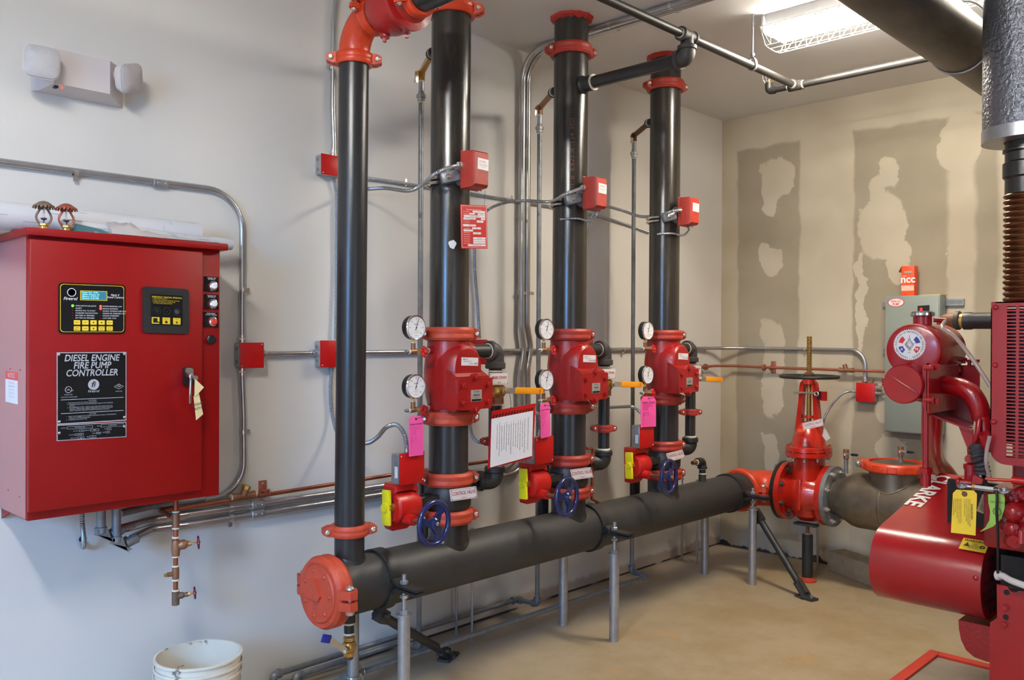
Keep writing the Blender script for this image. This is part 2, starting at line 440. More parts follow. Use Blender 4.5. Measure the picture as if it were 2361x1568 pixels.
# unfinished gypsum board with joint compound
g = base('gypsum_board', .8)
nw = g.noise(g.pos, 7, 4, .55); nw2 = g.noise(g.pos, 2.2, 3, .5)
dn = g.mth('MULTIPLY', g.mth('SUBTRACT', nw, .5), .16); dn2 = g.mth('MULTIPLY', g.mth('SUBTRACT', nw2, .5), .10)
yy = g.mth('ADD', g.y, dn); zz = g.mth('ADD', g.z, dn); ys = g.mth('ADD', g.y, g.mth('MULTIPLY', dn, .25)); ys = g.mth('ADD', ys, g.mth('MULTIPLY', dn2, .5))
masks = []
def yat(px): return X(px, 780, XC).y
def vband(a, b, soft=.012, src=None):
    ya, yb = yat(b), yat(a); q = src or ys
    masks.append(g.mth('MULTIPLY', g.rng(q, ya-soft, ya+soft), g.mth('SUBTRACT', 1, g.rng(q, yb-soft, yb+soft))))
def blob(px, py, rx, ry, k=1):
    c0 = X(px, py, XC); ry_ = abs(X(px, py-ry, XC).z-c0.z); rx_ = abs(X(px+rx, py, XC).y-c0.y)
    a = g.mth('POWER', g.mth('ABSOLUTE', g.mth('DIVIDE', g.mth('SUBTRACT', yy, c0.y), rx_)), 2.6)
    b = g.mth('POWER', g.mth('ABSOLUTE', g.mth('DIVIDE', g.mth('SUBTRACT', zz, c0.z), ry_)), 2.6)
    masks.append(g.mth('MULTIPLY', g.mth('SUBTRACT', 1, g.rng(g.mth('ADD', a, b), .85, 1.15)), k))
vband(1660, 1700); vband(1842, 1966); vband(2183, 2246, .02); vband(2300, 2420, .02)
masks.append(g.rng(g.mth('ADD', g.z, g.mth('MULTIPLY', dn, .35)), 2.80, 2.83))
masks.append(g.mth('MULTIPLY', g.mth('SUBTRACT', 1, g.rng(zz, .42, .56)), .8))
for a in ((1793, 415, 38, 48), (1775, 455, 20, 40), (1780, 600, 24, 34), (1781, 800, 26, 60), (1781, 905, 24, 62), (1777, 1045, 20, 44),
          (2030, 520, 52, 76), (2020, 440, 22, 36), (2070, 600, 30, 50), (2052, 400, 22, 34), (2212, 335, 50, 60), (2218, 620, 34, 60),
          (2050, 935, 36, 44), (2055, 1040, 34, 30), (2160, 1120, 40, 60), (2255, 300, 40, 40), (1985, 700, 10, 120)): blob(*a)
mk = masks[0]
for q in masks[1:]: mk = g.mth('MAXIMUM', mk, q)
mk = g.mth('MULTIPLY', mk, g.rng(nw2, .1, .45, .8, 1))
bd = g.mix(g.rng(g.noise(g.pos, 3, 4), .3, .7), S(152, 141, 119), S(162, 150, 129))
c = g.mix(mk, bd, g.mix(g.rng(nw2, .35, .65), S(196, 185, 163), S(186, 174, 151)))
gap = g.mth('SUBTRACT', 1, g.rng(zz, .012, .03))
c = g.mix(gap, c, S(60, 54, 52))
g.L.new(c, g.p.inputs['Base Color'])

# ------------------------------------------------------------------ room shell (interior x -1.7..XC, y -6.5..0, z 0..HC)
XL, YF, T = -1.7, -6.5, .12
b = MB('floor_concrete'); b.bx((XL-T, YF-T, -.15), (XC+T, T, 0)); struct(b, 'floor')
b = MB('ceiling_paint'); b.bx((XL-T, YF-T, HC), (XC+T, T, HC+.15)); struct(b, 'ceiling')
b = MB('wall_paint'); b.bx((XL-T, 0, 0), (XC+T, T, HC)); struct(b, 'wall_back')
b = MB('gypsum_board'); b.bx((XC, YF-T, 0), (XC+T, 0, HC)); struct(b, 'wall_right')
b = MB('wall_paint')   # front wall behind the camera with a double doorway
b.bx((XL-T, YF-T, 0), (-.4, YF, HC)); b.bx((1.6, YF-T, 0), (XC, YF, HC)); b.bx((-.4, YF-T, 2.3), (1.6, YF, HC)); struct(b, 'wall_front')
b = MB('wall_paint')   # left wall with a side doorway
b.bx((XL-T, YF, 0), (XL, -2.85, HC)); b.bx((XL-T, -1.55, 0), (XL, 0, HC)); b.bx((XL-T, -2.85, 2.3), (XL, -1.55, HC)); struct(b, 'wall_left')

# ------------------------------------------------------------------ ceiling light (strip with wire guard), and its twin behind the camera
def strip_light(x, y0, y1, label, lamp='lamp_on'):
    # housing runs along y on the ceiling
    L = abs(y1-y0); c = V((x, (y0+y1)/2, HC))
    t = thing('strip_light', c, label, 'ceiling light', 'fluorescent strip lights with wire guards on the ceiling')
    b = MB('white_gloss'); b.prism([(-.11, 0), (.11, 0), (.085, -.055), (-.085, -.055)], (x, y0, HC-.001), EX, EZ, (0, y1-y0, 0)); 
    b.box((x, y0-.006 if y1 < y0 else y0, HC-.045), (.24, .012, .085), None, .003)
    b.box((x, y1, HC-.045), (.24, .012, .085), None, .003)
    b.build('housing', t)
    for s in (-1, 1):
        b = MB(lamp); b.cyl((x+s*.055, y0+.02*(1 if y1 > y0 else -1), HC-.078), (x+s*.055, y1-.02*(1 if y1 > y0 else -1), HC-.078), .019, n=16); b.build('tube', t)
    b = MB('white_gloss'); n = 22; hw, zb, zt = .10, HC-.138, HC-.06
    P = []
    for s in (-1, 1):
        b.tube([(x+s*.13, y0, zt), (x+s*.13, y1, zt)], .0022, 6); b.tube([(x+s*.075, y0, zb), (x+s*.075, y1, zb)], .0022, 6)
        for i in range(n):
            ya = y0+(y1-y0)*i/n; yb = y0+(y1-y0)*(i+.5)/n; yc = y0+(y1-y0)*(i+1)/n
            b.tube([(x+s*.13, ya, zt), (x+s*.075, yb, zb), (x+s*.13, yc, zt)], .002, 6)
    b.tube([(x-.03, y0, zb-.005), (x-.03, y1, zb-.005)], .002, 6); b.tube([(x+.03, y0, zb-.005), (x+.03, y1, zb-.005)], .002, 6)
    for yy_ in (y0, y1): b.tube([(x-.13, yy_, zt), (x-.075, yy_, zb), (x-.03, yy_, zb-.005), (x+.03, yy_, zb-.005), (x+.075, yy_, zb), (x+.13, yy_, zt)], .0022, 6)
    b.build('wire_guard', t)
    return t
la = Z(1745, 38, HC)
strip_light(3.93, -1.2, -2.42, 'lit white fluorescent strip light on the ceiling by the big overhead pipe')
strip_light(-.10, -1.55, -2.75, 'lit white fluorescent strip light on the ceiling left of the camera', 'lamp_on_cool')
area('strip_light_glow', (3.93, -1.81, HC-.17), (3.93, -1.8, 0), .2, 1.2, 27, (1, .87, .68))
area('strip_light_glow', (-.10, -2.15, HC-.17), (-.10, -2.15, 0), .2, 1.2, 1, (1, .90, .74))

# ================================================================== RED CONTROLLER CABINET
cy = -.31
x0, x1 = .862, 1.499; zt, zb = 1.80, .905
t = thing('pump_controller_cabinet', ((x0+x1)/2, -.15, zb), 'large red wall-mounted controller cabinet with display panel and nameplate', 'control cabinet')
b = MB('cab_red'); b.bx((x0, -.292, zb), (x1, 0, zt), .003)
b.ms.append('cab_side_sheen')
b.bx((x0-.0015, -.28, zb+.004), (x0+.001, -.001, zt-.002), 0, 'cab_side_sheen')  # thin paler sheet over the left side, carries the painted sheen
for q in ((25, 850), (48, 853), (20, 1130), (46, 1145)):   # screws on the side
    s = X(*q, x0); b.dome(s, -EX, .004, .003)
b.prism([(0, 0), (.09, 0), (0, -.035)], (x0+.005, -.004, zb), -EY, EZ, (.012, 0, 0)); b.prism([(0, 0), (.04, 0), (0, -.035)], (x1-.02, -.004, zb), -EY, EZ, (.012, 0, 0))
b.build('body', t)
b = MB('cab_red'); b.bx((x0-.012, -.325, zt-.002), (x1+.016, 0, zt+.022), .003); b.build('drip_lid', t)
dl, dr_ = Y(67, 570, cy).x, Y(468, 592, cy).x
door = MB('cab_red'); door.bx((dl, -.312, zb+.028), (dr_, -.293, zt-.012), .006)
door = door.build('door', t)
b = MB('cab_red')
z_ = zb+.03
while z_ < zt-.05: b.cyl((x0+.012, -.300, z_), (x0+.012, -.300, z_+.020), .0055, n=10); z_ += .024
b.build('piano_hinge', door)
def P_(tl, tr, bl, y=-.312): return Panel(Y, y, tl, tr, bl)
# display panel
p = P_((134, 651), (288, 657), (134, 769))
b = MB('black_gloss'); p.quad(b, rr=.012, th=.004); 
for (ins, m_) in ((.0045, 'yellow_ink'), (.0062, 'black_gloss')):
    w_, h_ = p.w-2*ins, p.h-2*ins; q = Panel.__new__(Panel); q.__dict__.update(p.__dict__); q.o = p.p(ins/p.w, ins/p.h); q.w, q.h = w_, h_
    q.quad(b, rr=.010, th=.0008, m=m_, lift=.004 if m_ == 'yellow_ink' else .0043)
L_ = .0056
b.lathe([(.0135, 0), (.0135, .0006), (.0115, .0006), (.0115, 0)], p.p(.185, .19, L_), p.n, 24, 'white')
p.text(b, 'fi', .185, .19, .021, 'white', lift=L_, shear=.25, bold=.01)
p.text(b, 'Firetrol', .17, .315, .0135, 'white', lift=L_, shear=.25, bold=.012)
p.text(b, 'Mark II', .835, .22, .0095, 'white', lift=L_, shear=.25, bold=.005)
p.text(b, 'Diesel Control', .835, .265, .0095, 'white', lift=L_, shear=.25, bold=.005)
p.quad(b, .31, .145, .715, .34, .0008, 'yellow_ink', L_-.0004)
LT = ['MAIN SWITCH IN AUTO', 'ALARM', 'ENGINE FAIL TO START', 'CHARGER MALFUNCTION', 'BATTERY #1 TROUBLE', 'BATTERY #2 TROUBLE']
RT_ = ['SYSTEM PRESSURE LOW', 'ENGINE RUNNING', 'ENGINE TEMPERATURE HIGH', 'ENGINE OIL PRESSURE LOW', 'ENGINE OVERSPEED', 'LOW FUEL LEVEL']
for i in range(6):
    v_ = .452+.048*i
    p.text(b, LT[i], .24, v_, .0058, 'white', 'LEFT', L_, shear=.2); p.text(b, RT_[i], .645, v_, .0058, 'white', 'LEFT', L_, shear=.2)
disp = b.build('display_panel', door)
# LCD and LEDs, keys are parts of the thing (the panel already is one level down)
b = MB('lcd'); p.quad(b, .325, .16, .70, .325, .001, 'lcd', L_+.0004)
for i, s in enumerate(['Engine Test  18 Psi', 'System Pressure 151', 'Battery1 13.72 0.15', 'Battery2 13.55 0.09']):
    p.text(b, s, .338, .185+.038*i, .0064, 'lcd_ink', 'LEFT', L_+.0016)
b.build('lcd_screen', t)
for i in range(6):
    for k, u in enumerate((.2, .615)):
        on = 'led_green' if (k == 0 and i == 0) else 'led_red' if (k == 1 and i < 2) else 'led_off'
        b = MB(on); b.dome(p.p(u, .452+.048*i, L_), p.n, .0042 if on != 'led_off' else .0018, .002); o = b.build('indicator_led', t, 'lit green indicator' if on == 'led_green' else 'lit red indicator' if on == 'led_red' else None)
KL = [['RESET', 'MENU', '', '', 'ENTER'], ['PRINT\nDISPLAY', 'HOME', '', 'SAVE TO\nDISK', 'ALARM\nSILENCE']]
for r_ in range(2):
    for c_ in range(5):
        u, v_ = .215+.122*c_, .735+.12*r_
        b = MB('yellow_tag'); p.quad(b, u, v_, u+.095, v_+.09, .0012, 'yellow_tag', L_, rr=.002)
        if (r_, c_) in ((0, 2), (0, 3), (1, 2)):
            a0 = {(0, 2): 90, (0, 3): -90, (1, 2): 0}[(r_, c_)]
            b.prism([(.0035*math.cos(math.radians(a0+k)), .0035*math.sin(math.radians(a0+k))) for k in (0, 120, 240)], p.p(u+.047, v_+.045, L_+.0012), p.ux, p.uy, p.n*.0003, 'black')
        elif KL[r_][c_]:
            for j, s in enumerate(KL[r_][c_].split('\n')): p.text(b, s, u+.047, v_+.045+(j-.5*(KL[r_][c_].count('\n')))*.035, .0042, 'black', lift=L_+.0015)
        b.build('key_button', t)
# break-glass window panel
p = P_((328, 660), (434, 667), (328, 767))
b = MB('black_matt'); p.quad(b, rr=.012, th=.006, m='black_matt')
p.quad(b, .17, .16, .85, .82, .0012, 'black_gloss', .006)
p.text(b, 'EMERGENCY MANUAL STARTING', .51, .215, .0076, 'yellow_ink', lift=.0078, bold=.01, wid=.92)
for i, s in enumerate(['1. BREAK GLASS WINDOW', '2. PLACE MAIN SWITCH IN "MANUAL" POSITION', '3. DEPRESS EITHER/BOTH "CRANK" PUSH', '   BUTTONS UNTIL ENGINE STARTS']):
    p.text(b, s, .19, .25+.034*i, .0046, 'yellow_ink', 'LEFT', .0078, wid=.95)
for i, u in enumerate((.29, .5, .72)):
    b.lathe([(.013, 0), (.013, .002), (.011, .002), (.011, 0)], p.p(u, .52, .007), p.n, 24, 'black_matt')
    b.lathe([(.009 if i != 1 else .003, 0), (.008 if i != 1 else .002, .004)], p.p(u, .52, .0072), p.n, 20, 'dark_ink' if i == 2 else 'black')
for i, u in enumerate((.18, .41, .64)):
    p.quad(b, u, .655, u+.165, .80, .0006, 'yellow_ink', .0074)
    if i: b.lathe([(.0045 if i == 1 else .0032, 0), (.0045 if i == 1 else .0032, .0004)], p.p(u+.082, .755, .008), p.n, 16, 'black'); p.text(b, 'CRANK' if i == 2 else 'MANUAL', u+.082, .685, .0036, 'black', lift=.0085)
    else:
        p.quad(b, u+.03, .675, u+.12, .775, .0004, 'black', .008)
        b.obox(p.p(u+.10, .74, .0085), p.p(u+.2, .80, .0085), .003, .001, p.n, m='black')
b.build('break_glass_panel', door)
# push buttons in the right-hand strip
for (tl, br, s1, s2, cap) in (((471, 637), (503, 672), 'CRANK ON', 'BATTERY #1', 'white_gloss'), ((471, 678), (503, 713), 'CRANK ON', 'BATTERY #2', 'white_gloss'), ((470, 719), (502, 754), 'STOP-RESET', 'BATTERY TROUBLE', 'red_button')):
    p = Panel(Y, -.292, tl, (br[0], tl[1]+2), (tl[0], br[1]-1)); b = MB('black_gloss'); p.quad(b, th=.0025)
    p.text(b, s1, .5, .10, .0062, 'white', lift=.003); p.text(b, s2, .5, .19, .0055, 'white', lift=.003, wid=.9)
    plate = b.build('button_plate', t)
    q = p.p(.56, .63, .002)
    b = MB('chrome'); b.lathe([(.0195, 0), (.0195, .004), (.0165, .008), (.0165, .012), (.0125, .014)], q, -EY, 28)
    b.lathe([(.0115, .010), (.0115, .017), (.009, .019)], q, -EY, 24, cap); b.build('push_button', plate, 'white push button' if cap != 'red_button' else 'red push button')
q = Y(486, 783, -.292); b = MB('black'); b.lathe([(.017, 0), (.017, .006), (.013, .009), (.004, .009)], q, -EY, 24); b.build('black_buzzer', t)
# nameplate
p = P_((130.5, 812.5), (291, 811.5), (130.5, 979.5))
b = MB('grey_ink'); p.quad(b, th=.0015, m='grey_ink'); 
p.quad(b, .012, .012, .988, .985, .0006, 'black_gloss', .0014)
for i, s in enumerate(['DIESEL ENGINE', 'FIRE PUMP', 'CONTROLLER']): p.text(b, s, .5, .085+.105*i, .0300, 'grey_ink', lift=.0024, shear=.2, bold=.018, wid=.84)
b.lathe([(.0175, 0), (.0175, .0004)], p.p(.515, .46, .002), p.n, 28, 'grey_ink'); p.text(b, 'fi', .515, .46, .026, 'black', lift=.0028, shear=.25, bold=.015)
p.text(b, 'Firetrol', .515, .555, .0115, 'grey_ink', lift=.0024, shear=.2, bold=.01)
b.lathe([(.0105, 0), (.0105, .0004), (.0085, .0004), (.0085, 0)], p.p(.16, .52, .002), p.n, 22, 'grey_ink'); p.text(b, 'UL', .16, .52, .009, 'grey_ink', lift=.0024, bold=.01)
p.text(b, 'c', .115, .53, .007, 'grey_ink', lift=.0024); p.text(b, 'us', .215, .53, .007, 'grey_ink', lift=.0024)
b.prism([(-.016, 0), (0, .009), (.016, 0), (0, -.009)], p.p(.885, .50, .002), p.ux, p.uy, p.n*.0004, 'grey_ink'); b.prism([(-.0135, 0), (0, .0073), (.0135, 0), (0, -.0073)], p.p(.885, .50, .0023), p.ux, p.uy, p.n*.0004, 'black_gloss')
p.text(b, 'FM', .885, .50, .0085, 'grey_ink', lift=.0032, bold=.01); p.text(b, 'APPROVED', .885, .57, .0045, 'grey_ink', lift=.0024)
p.text(b, 'LISTED 3281', .16, .59, .0048, 'grey_ink', lift=.0024); p.text(b, 'FIRE PUMP CONTROLLER', .17, .625, .005, 'grey_ink', lift=.0024, wid=.85)
for v_ in (.655, .87): p.quad(b, .055, v_, .955, v_+.008, .0004, 'grey_ink', .0022) if v_ < .7 else p.quad(b, .055, .845, .955, .853, .0004, 'grey_ink', .0022)
TX = ['TO START', '1. TURN MAIN SWITCH TO "AUTO". CLOSE DOOR', '   A.  ENGINE SHOULD START IF SYSTEM PRESSURE IS BELOW START PRESSURE', '        SETTING.', '   B.  FOR EMERGENCY START -- BREAK GLASS THEN TURN MAIN SWITCH TO', '        "MANUAL". PRESS EITHER "CRANK" PUSHBUTTON. IF FASTER CRANKING', '        SPEED IS REQUIRED, PRESS BOTH PUSHBUTTONS SIMULTANEOUSLY']
p.text(b, TX[0], .5, .685, .0055, 'grey_ink', lift=.0024)
for i, s in enumerate(TX[1:]): p.text(b, s, .13, .708+.0215*i, .0050, 'grey_ink', 'LEFT', .0024, wid=.82)
p.text(b, 'TO STOP', .5, .875, .0055, 'grey_ink', lift=.0024)
for i, s in enumerate(['1.   PRESS "STOP" PUSHBUTTON. IF ENGINE CONTINUES TO RUN, SYSTEM PRESSURE', '      IS BELOW STOP PRESSURE SETTING.', '2.   TURN MAIN SWITCH TO "OFF".']): p.text(b, s, .13, .898+.0225*i, .0050, 'grey_ink', 'LEFT', .0024, wid=.82)
np_ = b.build('nameplate', door)
p2 = P_((130.5, 980), (291, 972.5), (130.5, 1017))
b = MB('grey_ink'); p2.quad(b, th=.0014, m='grey_ink'); p2.quad(b, .012, .05, .988, .95, .0006, 'black_gloss', .0014)
for (u0, v0, u1, v1, s, bx_) in ((.14, .13, .50, .30, 'CATALOG\nNUMBER', 'FTA1100-JL12N'), (.62, .10, .96, .27, 'SERIAL\nNUMBER', 'JT1403C30RE'), (.31, .37, .38, .5, 'DC VOLTS', '12'), (.47, .36, .59, .5, 'GROUND', 'NEG.'), (.71, .33, .77, .47, 'TYPE', '2'), (.25, .60, .37, .73, 'AC VOLTS', '110-120'), (.55, .58, .62, .70, 'HERTZ', '50-60'), (.69, .55, .75, .68, 'AMPS', '15'), (.29, .81, .38, .94, 'MAX SYS. PSI', '300'), (.46, .78, .55, .92, 'BARS', '21')):
    q = Panel.__new__(Panel); q.__dict__.update(p2.__dict__); q.o = p2.p(u0, v0); q.w, q.h = p2.w*(u1-u0), p2.h*(v1-v0)
    q.border(b, 0, .0008, 'grey_ink', .002); q.text(b, bx_, .5, .5, .0048, 'grey_ink', lift=.0024)
    q.text(b, s.split('\n')[0], -.06*.12/(u1-u0), .5, .0045, 'grey_ink', 'RIGHT', .0024, wid=.8)
b.build('data_plate', door)
b = MB('zinc')
for u, v_ in ((.03, .03), (.97, .03), (.035, .96), (.97, .95)): b.dome(p.p(u, v_, .002), p.n, .0045, .002)
for u, v_ in ((.035, .5), (.97, .3)): b.dome(p2.p(u, v_, .002), p2.n, .0045, .002)
b.build('plate_screw', t)
# latch handle
b = MB('black'); hc = Y(432, 868, -.312)
pr = Panel(Y, -.312, (421, 845), (444, 847), (421, 889)); pr.quad(b, rr=.012, th=.008); lt = b.build('latch', door)
b = MB('chrome'); pr.quad(b, .12, .04, .92, .5, .014, 'chrome', 0, rr=.008); c0 = pr.p(.8, .55, .01); b.cyl(c0, c0-EY*.03, .009); 
q0 = Y(440, 866, -.35); q1 = Y(437, 931, -.35); b.cyl(q0+EY*.018, q0-EY*.003, .010, n=20); b.obox(q0+EZ*.006, q1, .009, .010, EY, .003); b.build('lever', lt)
# notice sticker on the side
p = Panel(X, x0-.0015, (13, 855), (41, 859), (13, 926)); b = MB('sign_white'); p.quad(b, 0, .26, 1, 1, .0006, 'sign_white'); p.quad(b, 0, 0, 1, .26, .0006, 'red_button')
p.text(b, 'NOTICE', .5, .13, .022, 'sign_white', lift=.0012, wid=.95)
for i, s in enumerate(['THIS ENCLOSURE', 'MUST BE CLOSED', 'AND LOCKED', 'AT ALL TIMES', 'WHILE IN USE']): p.text(b, s, .5, .36+.11*i, .008, 'grey_ink', lift=.0012)
b.build('notice_sticker', t)
# key tag hanging from the latch
b = MB('cream'); a = Y(452, 874, -.362)
b.rings([[Y(449, 873, -.362), Y(470, 893, -.365), Y(451, 914, -.36), Y(448, 913, -.36)], [v-EY*.0012 for v in (Y(449, 873, -.362), Y(470, 893, -.365), Y(451, 914, -.36), Y(448, 913, -.36))]])
b.rings([[Y(446, 914, -.357), Y(458, 905, -.357), Y(468, 955, -.357), Y(452, 969, -.357)], [v-EY*.0012 for v in (Y(446, 914, -.357), Y(458, 905, -.357), Y(468, 955, -.357), Y(452, 969, -.357))]])
ax_ = (Y(458, 953, -.36)-Y(453, 915, -.36)).normalized()
for i, s in enumerate(['DOOR', 'KEYS']): b.text(s, Y(456+1.5*i, 932+10*i, -.3585), EX*.97+EZ*.2, EZ, .013, 'dark_ink', lift=.0006)
b.tube([Y(443, 868, -.36), Y(447, 876, -.362)], .0012, 6, 'wire')
b.build('key_tag', label='cream paper key tag lettered DOOR KEYS hanging from the cabinet latch', cat='tag')

# things on top of the cabinet
zl = zt+.022
def sprinkler(px, py, label, mm, k=1.0, dz=0, lc=None):
    p = Y(px, py, -.285); p.z = zl; t = thing('fire_sprinkler', p, label, 'fire sprinkler', 'loose sprinkler heads on the cabinet')
    b = MB('brass'); b.lathe([(.010, 0), (.012, .002), (.012, .010), (.010, .012)], p, EZ, 18); b.hexn(p+EZ*.012, EZ, .0155, .008); b.build('threaded_base', t)
    b = MB(mm)
    for s in (-1, 1): b.tube(smooth([p+EX*s*.013+EZ*.018, p+EX*s*.021+EZ*.032, p+EX*s*.021+EZ*.045, p+EX*s*.010+EZ*.066, p+EX*s*.004+EZ*.078]), .0036, 8)
    b.cyl(p+EZ*.074, p+EZ*.086, .006, .005); b.build('yoke_frame', t)
    b = MB(mm)
    b.lathe([(.006, .090), (.014, .087), (.024, .080), (.031, .074), (.031, .0725), (.024, .0785), (.014, .0845), (.005, .086)], p, EZ, 32)
    for i in range(18):
        a = 2*math.pi*i/18; d = V((math.cos(a), math.sin(a), 0)); b.obox(p+d*.029+EZ*.076, p+d*.0325+EZ*.067, .006, .0016, d)
    b.build('deflector', t)
    b = MB('dark_ink'); b.cyl(p+EZ*.02, p+EZ*.035, .0022, n=8); b.lathe([(.003, .030), (.009, .033), (.009, .036), (.003, .038)], p, EZ, 16); b.cyl(p+EZ*.038, p+EZ*.074, .003, n=8, m='zinc'); b.build('link', t)
sprinkler(101, 530, 'larger bronze pendent sprinkler head standing at the left on the red cabinet', 'bronze_old')
sprinkler(153, 534, 'reddish sprinkler head with copper deflector, beside the cloudy teal packet on the cabinet', 'sprinkler_red')
# drawing rolls behind
def roll(name, ya, za, xa, yb, zb_, xb, r, label, loose=0):
    b = MB('blueprint'); a, c = V((xa, ya, za)), V((xb, yb, zb_)); ax = (c-a).normalized(); L = (c-a).length
    b.lathe([(r, 0), (r, L), (r*.86, L), (r*.86, L-.03), (r*.6, L-.03)] , a, ax, 28, cap=True)
    u1, u2, _ = frame(ax)
    for i in range(70):    # printed line work on the outside sheet
        t_ = random.random(); an = random.uniform(0, 6.28); ln = random.uniform(.01, .09)*(1 if random.random() < .6 else .4); s0 = t_*(L-ln-.02)+.01
        if random.random() < .65: b.tube([a+ax*s0+(u1*math.cos(an)+u2*math.sin(an))*(r+.0001), a+ax*(s0+ln)+(u1*math.cos(an)+u2*math.sin(an))*(r+.0001)], .0009, 4, 'grey_ink')
        else: b.tube([a+ax*s0+(u1*math.cos(an+k*.1)+u2*math.sin(an+k*.1))*(r+.0001) for k in range(6)], .0009, 4, 'grey_ink')
    return b.build(name, label=label, cat='paper roll', group='rolled drawings behind the sprinkler heads')
roll('drawing_roll', -.165, zl+.049, .54, -.10, zl+.049, 1.50, .047, 'thick roll of white drawings at the back of the red cabinet top')
roll('drawing_roll', -.25, zl+.022, .98, -.10, zl+.024, 1.64, .022, 'thin roll of white drawings poking out past the cabinet corner beside the conduit')
# crumpled clear plastic sleeve on the papers
b = MB('plastic_film'); n = 16; rs = []
random.seed(3)
for i in range(n+1):
    u = i/n; px = 250+245*u; top = 545+22*u; hgt = (6+34*math.exp(-((u-.12)/.22)**2)+12*math.exp(-((u-.6)/.3)**2))*(1-u**4)
    r_ = []
    for k in range(8):
        f = k/7; d = Y(px+random.uniform(-3, 3), 560, -.27); y_ = -.31+.16*f; z_ = zl+.003+(hgt/760)*math.sin(math.pi*min(1, f*1.1))*random.uniform(.75, 1.15)
        r_.append(V((d.x+.02*f, y_, max(z_, zl+.002))))
    r_ += [V((q.x, q.y, zl+.001)) for q in reversed(r_[1:-1])]; rs.append(r_)
b.rings(rs); b.build('plastic_sleeve', label='crumpled clear plastic sleeve of papers flopped over the cabinet top edge', cat='plastic sleeve', ang=70)
b = MB('teal'); q = [Y(170, 537, -.29), Y(172, 516, -.27), Y(205, 514, -.22), Y(262, 543, -.27), Y(262, 550, -.31), Y(180, 540, -.31)]
for v in q: v.z = max(v.z, zl+.002)
base_ = [V((v.x, v.y, zl+.0005)) for v in q]
b.rings([base_, q]); b.build('packet', label='teal plastic packet beside the reddish sprinkler head', cat='packet')

# ================================================================== EMERGENCY LIGHT
c = V((1.11, -.045, 2.34))
t = thing('emergency_light', c, 'beige twin-head emergency light high on the left of the wall', 'emergency light')
b = MB('plastic_beige'); z0, z1 = 2.344, 2.462
back = [V((.955, 0, z0-.018)), V((1.265, 0, z0-.018)), V((1.265, 0, z1+.006)), V((.955, 0, z1+.006))]
mid = [V((.975, -.02, z0-.016)), V((1.245, -.02, z0-.016)), V((1.245, -.02, z1+.005)), V((.975, -.02, z1+.005))]
fr = [V((1.0, -.092, z0)), V((1.184, -.092, z0)), V((1.184, -.092, z1)), V((1.0, -.092, z1))]
b.rings([back, mid, fr]); b.build('housing', t)
q = Y(128, 201, -.07); b = MB('black'); b.box(q, (.012, .02, .006)); b.build('test_switch', t)
b = MB('led_red'); b.dome(Y(143, 203, -.085), V((0, -1, -.3)), .004, .004); b.build('indicator_lamp', t, 'lit red indicator')
def head(c, d, s, nm, up=EZ):
    d = V(d).normalized(); x = EZ.cross(d).normalized(); 
    x = (Matrix.Rotation(math.radians(nm), 3, d)@x); y = d.cross(x); b = MB('plastic_beige')
    def sq(hw, h, k=.28):
        o = []
        for a in range(28):
            an = 2*math.pi*a/28; cs, sn = math.cos(an), math.sin(an); pw = 2/4.5
            o.append(V(c)+x*(abs(cs)**pw*(1 if cs > 0 else -1)*hw)+y*(abs(sn)**pw*(1 if sn > 0 else -1)*hw)+d*h)
        return o
    b.rings([sq(s*.45, -.045), sq(s*.8, -.035), sq(s*.98, -.005), sq(s, .0)]); b.cyl(V(c)-d*.04, V(c)-d*.07, .018)
    h_ = b.build('lamp_head', t)
    b = MB('lens'); b.rings([sq(s*.93, .0), sq(s*.95, .006), sq(s*.72, .014), sq(s*.2, .017)]); b.build('lens', h_, 'clear ribbed lens')
head(Y(96, 143, -.145), (-.25, -1, .02), .055, -3)
head(Y(303, 182, -.115), (.50, -.85, -.22), .054, 20)

# ================================================================== ELECTRICAL: boxes, conduits, armoured cable
def strap(b, p, ax, r, side, m='zinc'):
    p = V(p); ax = V(ax).normalized(); side = V(side)
    b.lathe([(r+.0005, -.008), (r+.002, -.008), (r+.002, .008), (r+.0005, .008)], p, ax, 16, m, cap=False)
    b.obox(p+side*(r*.9)+EY*0, p+side*(r+.02), .016, .002, V((0, -1, 0)) if abs(side.y) < .5 else EZ, m=m)
def jbox(px0, py0, px1, py1, yb, label, s=None, depth=.052, notag=False):
    a = Y(px0, py0, yb); c = Y(px1, py1, yb); W = c.x-a.x; H = a.z-c.z; c0 = (a+c)/2
    t = thing('junction_box', (c0.x, 0, c.z), label, 'junction box', 'red-covered junction boxes on the painted wall')
    b = MB('galv'); b.box((c0.x, yb/2+.0004, c0.z), (W-.002, abs(yb)-.001, H-.002), None, .009)
    for k in (-.25, .25): b.cyl((c0.x-W/2-.0006, yb/2, c0.z+H*k), (c0.x-W/2+.002, yb/2, c0.z+H*k), .009, n=18, m='galv_dull')
    b.build('box_body', t)
    b = MB('box_red'); b.box((c0.x, yb-.001, c0.z), (W, .003, H), None, .0014)
    b.m('zinc'); b.dome((c0.x+W*.42, yb-.0025, c0.z+H*.42), -EY, .0035, .0025); b.dome((c0.x-W*.42, yb-.0025, c0.z-H*.42), -EY, .0035, .0025); b.build('cover', t)
    return a, c
B1 = jbox(553, 790, 608, 848, -.05, 'red junction box at the conduit cross right of the cabinet')
B2 = jbox(738, 785, 794, 846, -.05, 'red junction box half hidden by the slim riser at mid height')
B3 = jbox(740, 353, 796, 410, -.05, 'red junction box half hidden by the slim riser, fed by conduit from above')
B4 = jbox(1066, 783, 1123, 840, -.05, 'red junction box peeking from behind the first check valve')
B5 = jbox(1318, 784, 1366, 838, -.05, 'red junction box corner peeking from behind the middle check valve')
WY = -.018
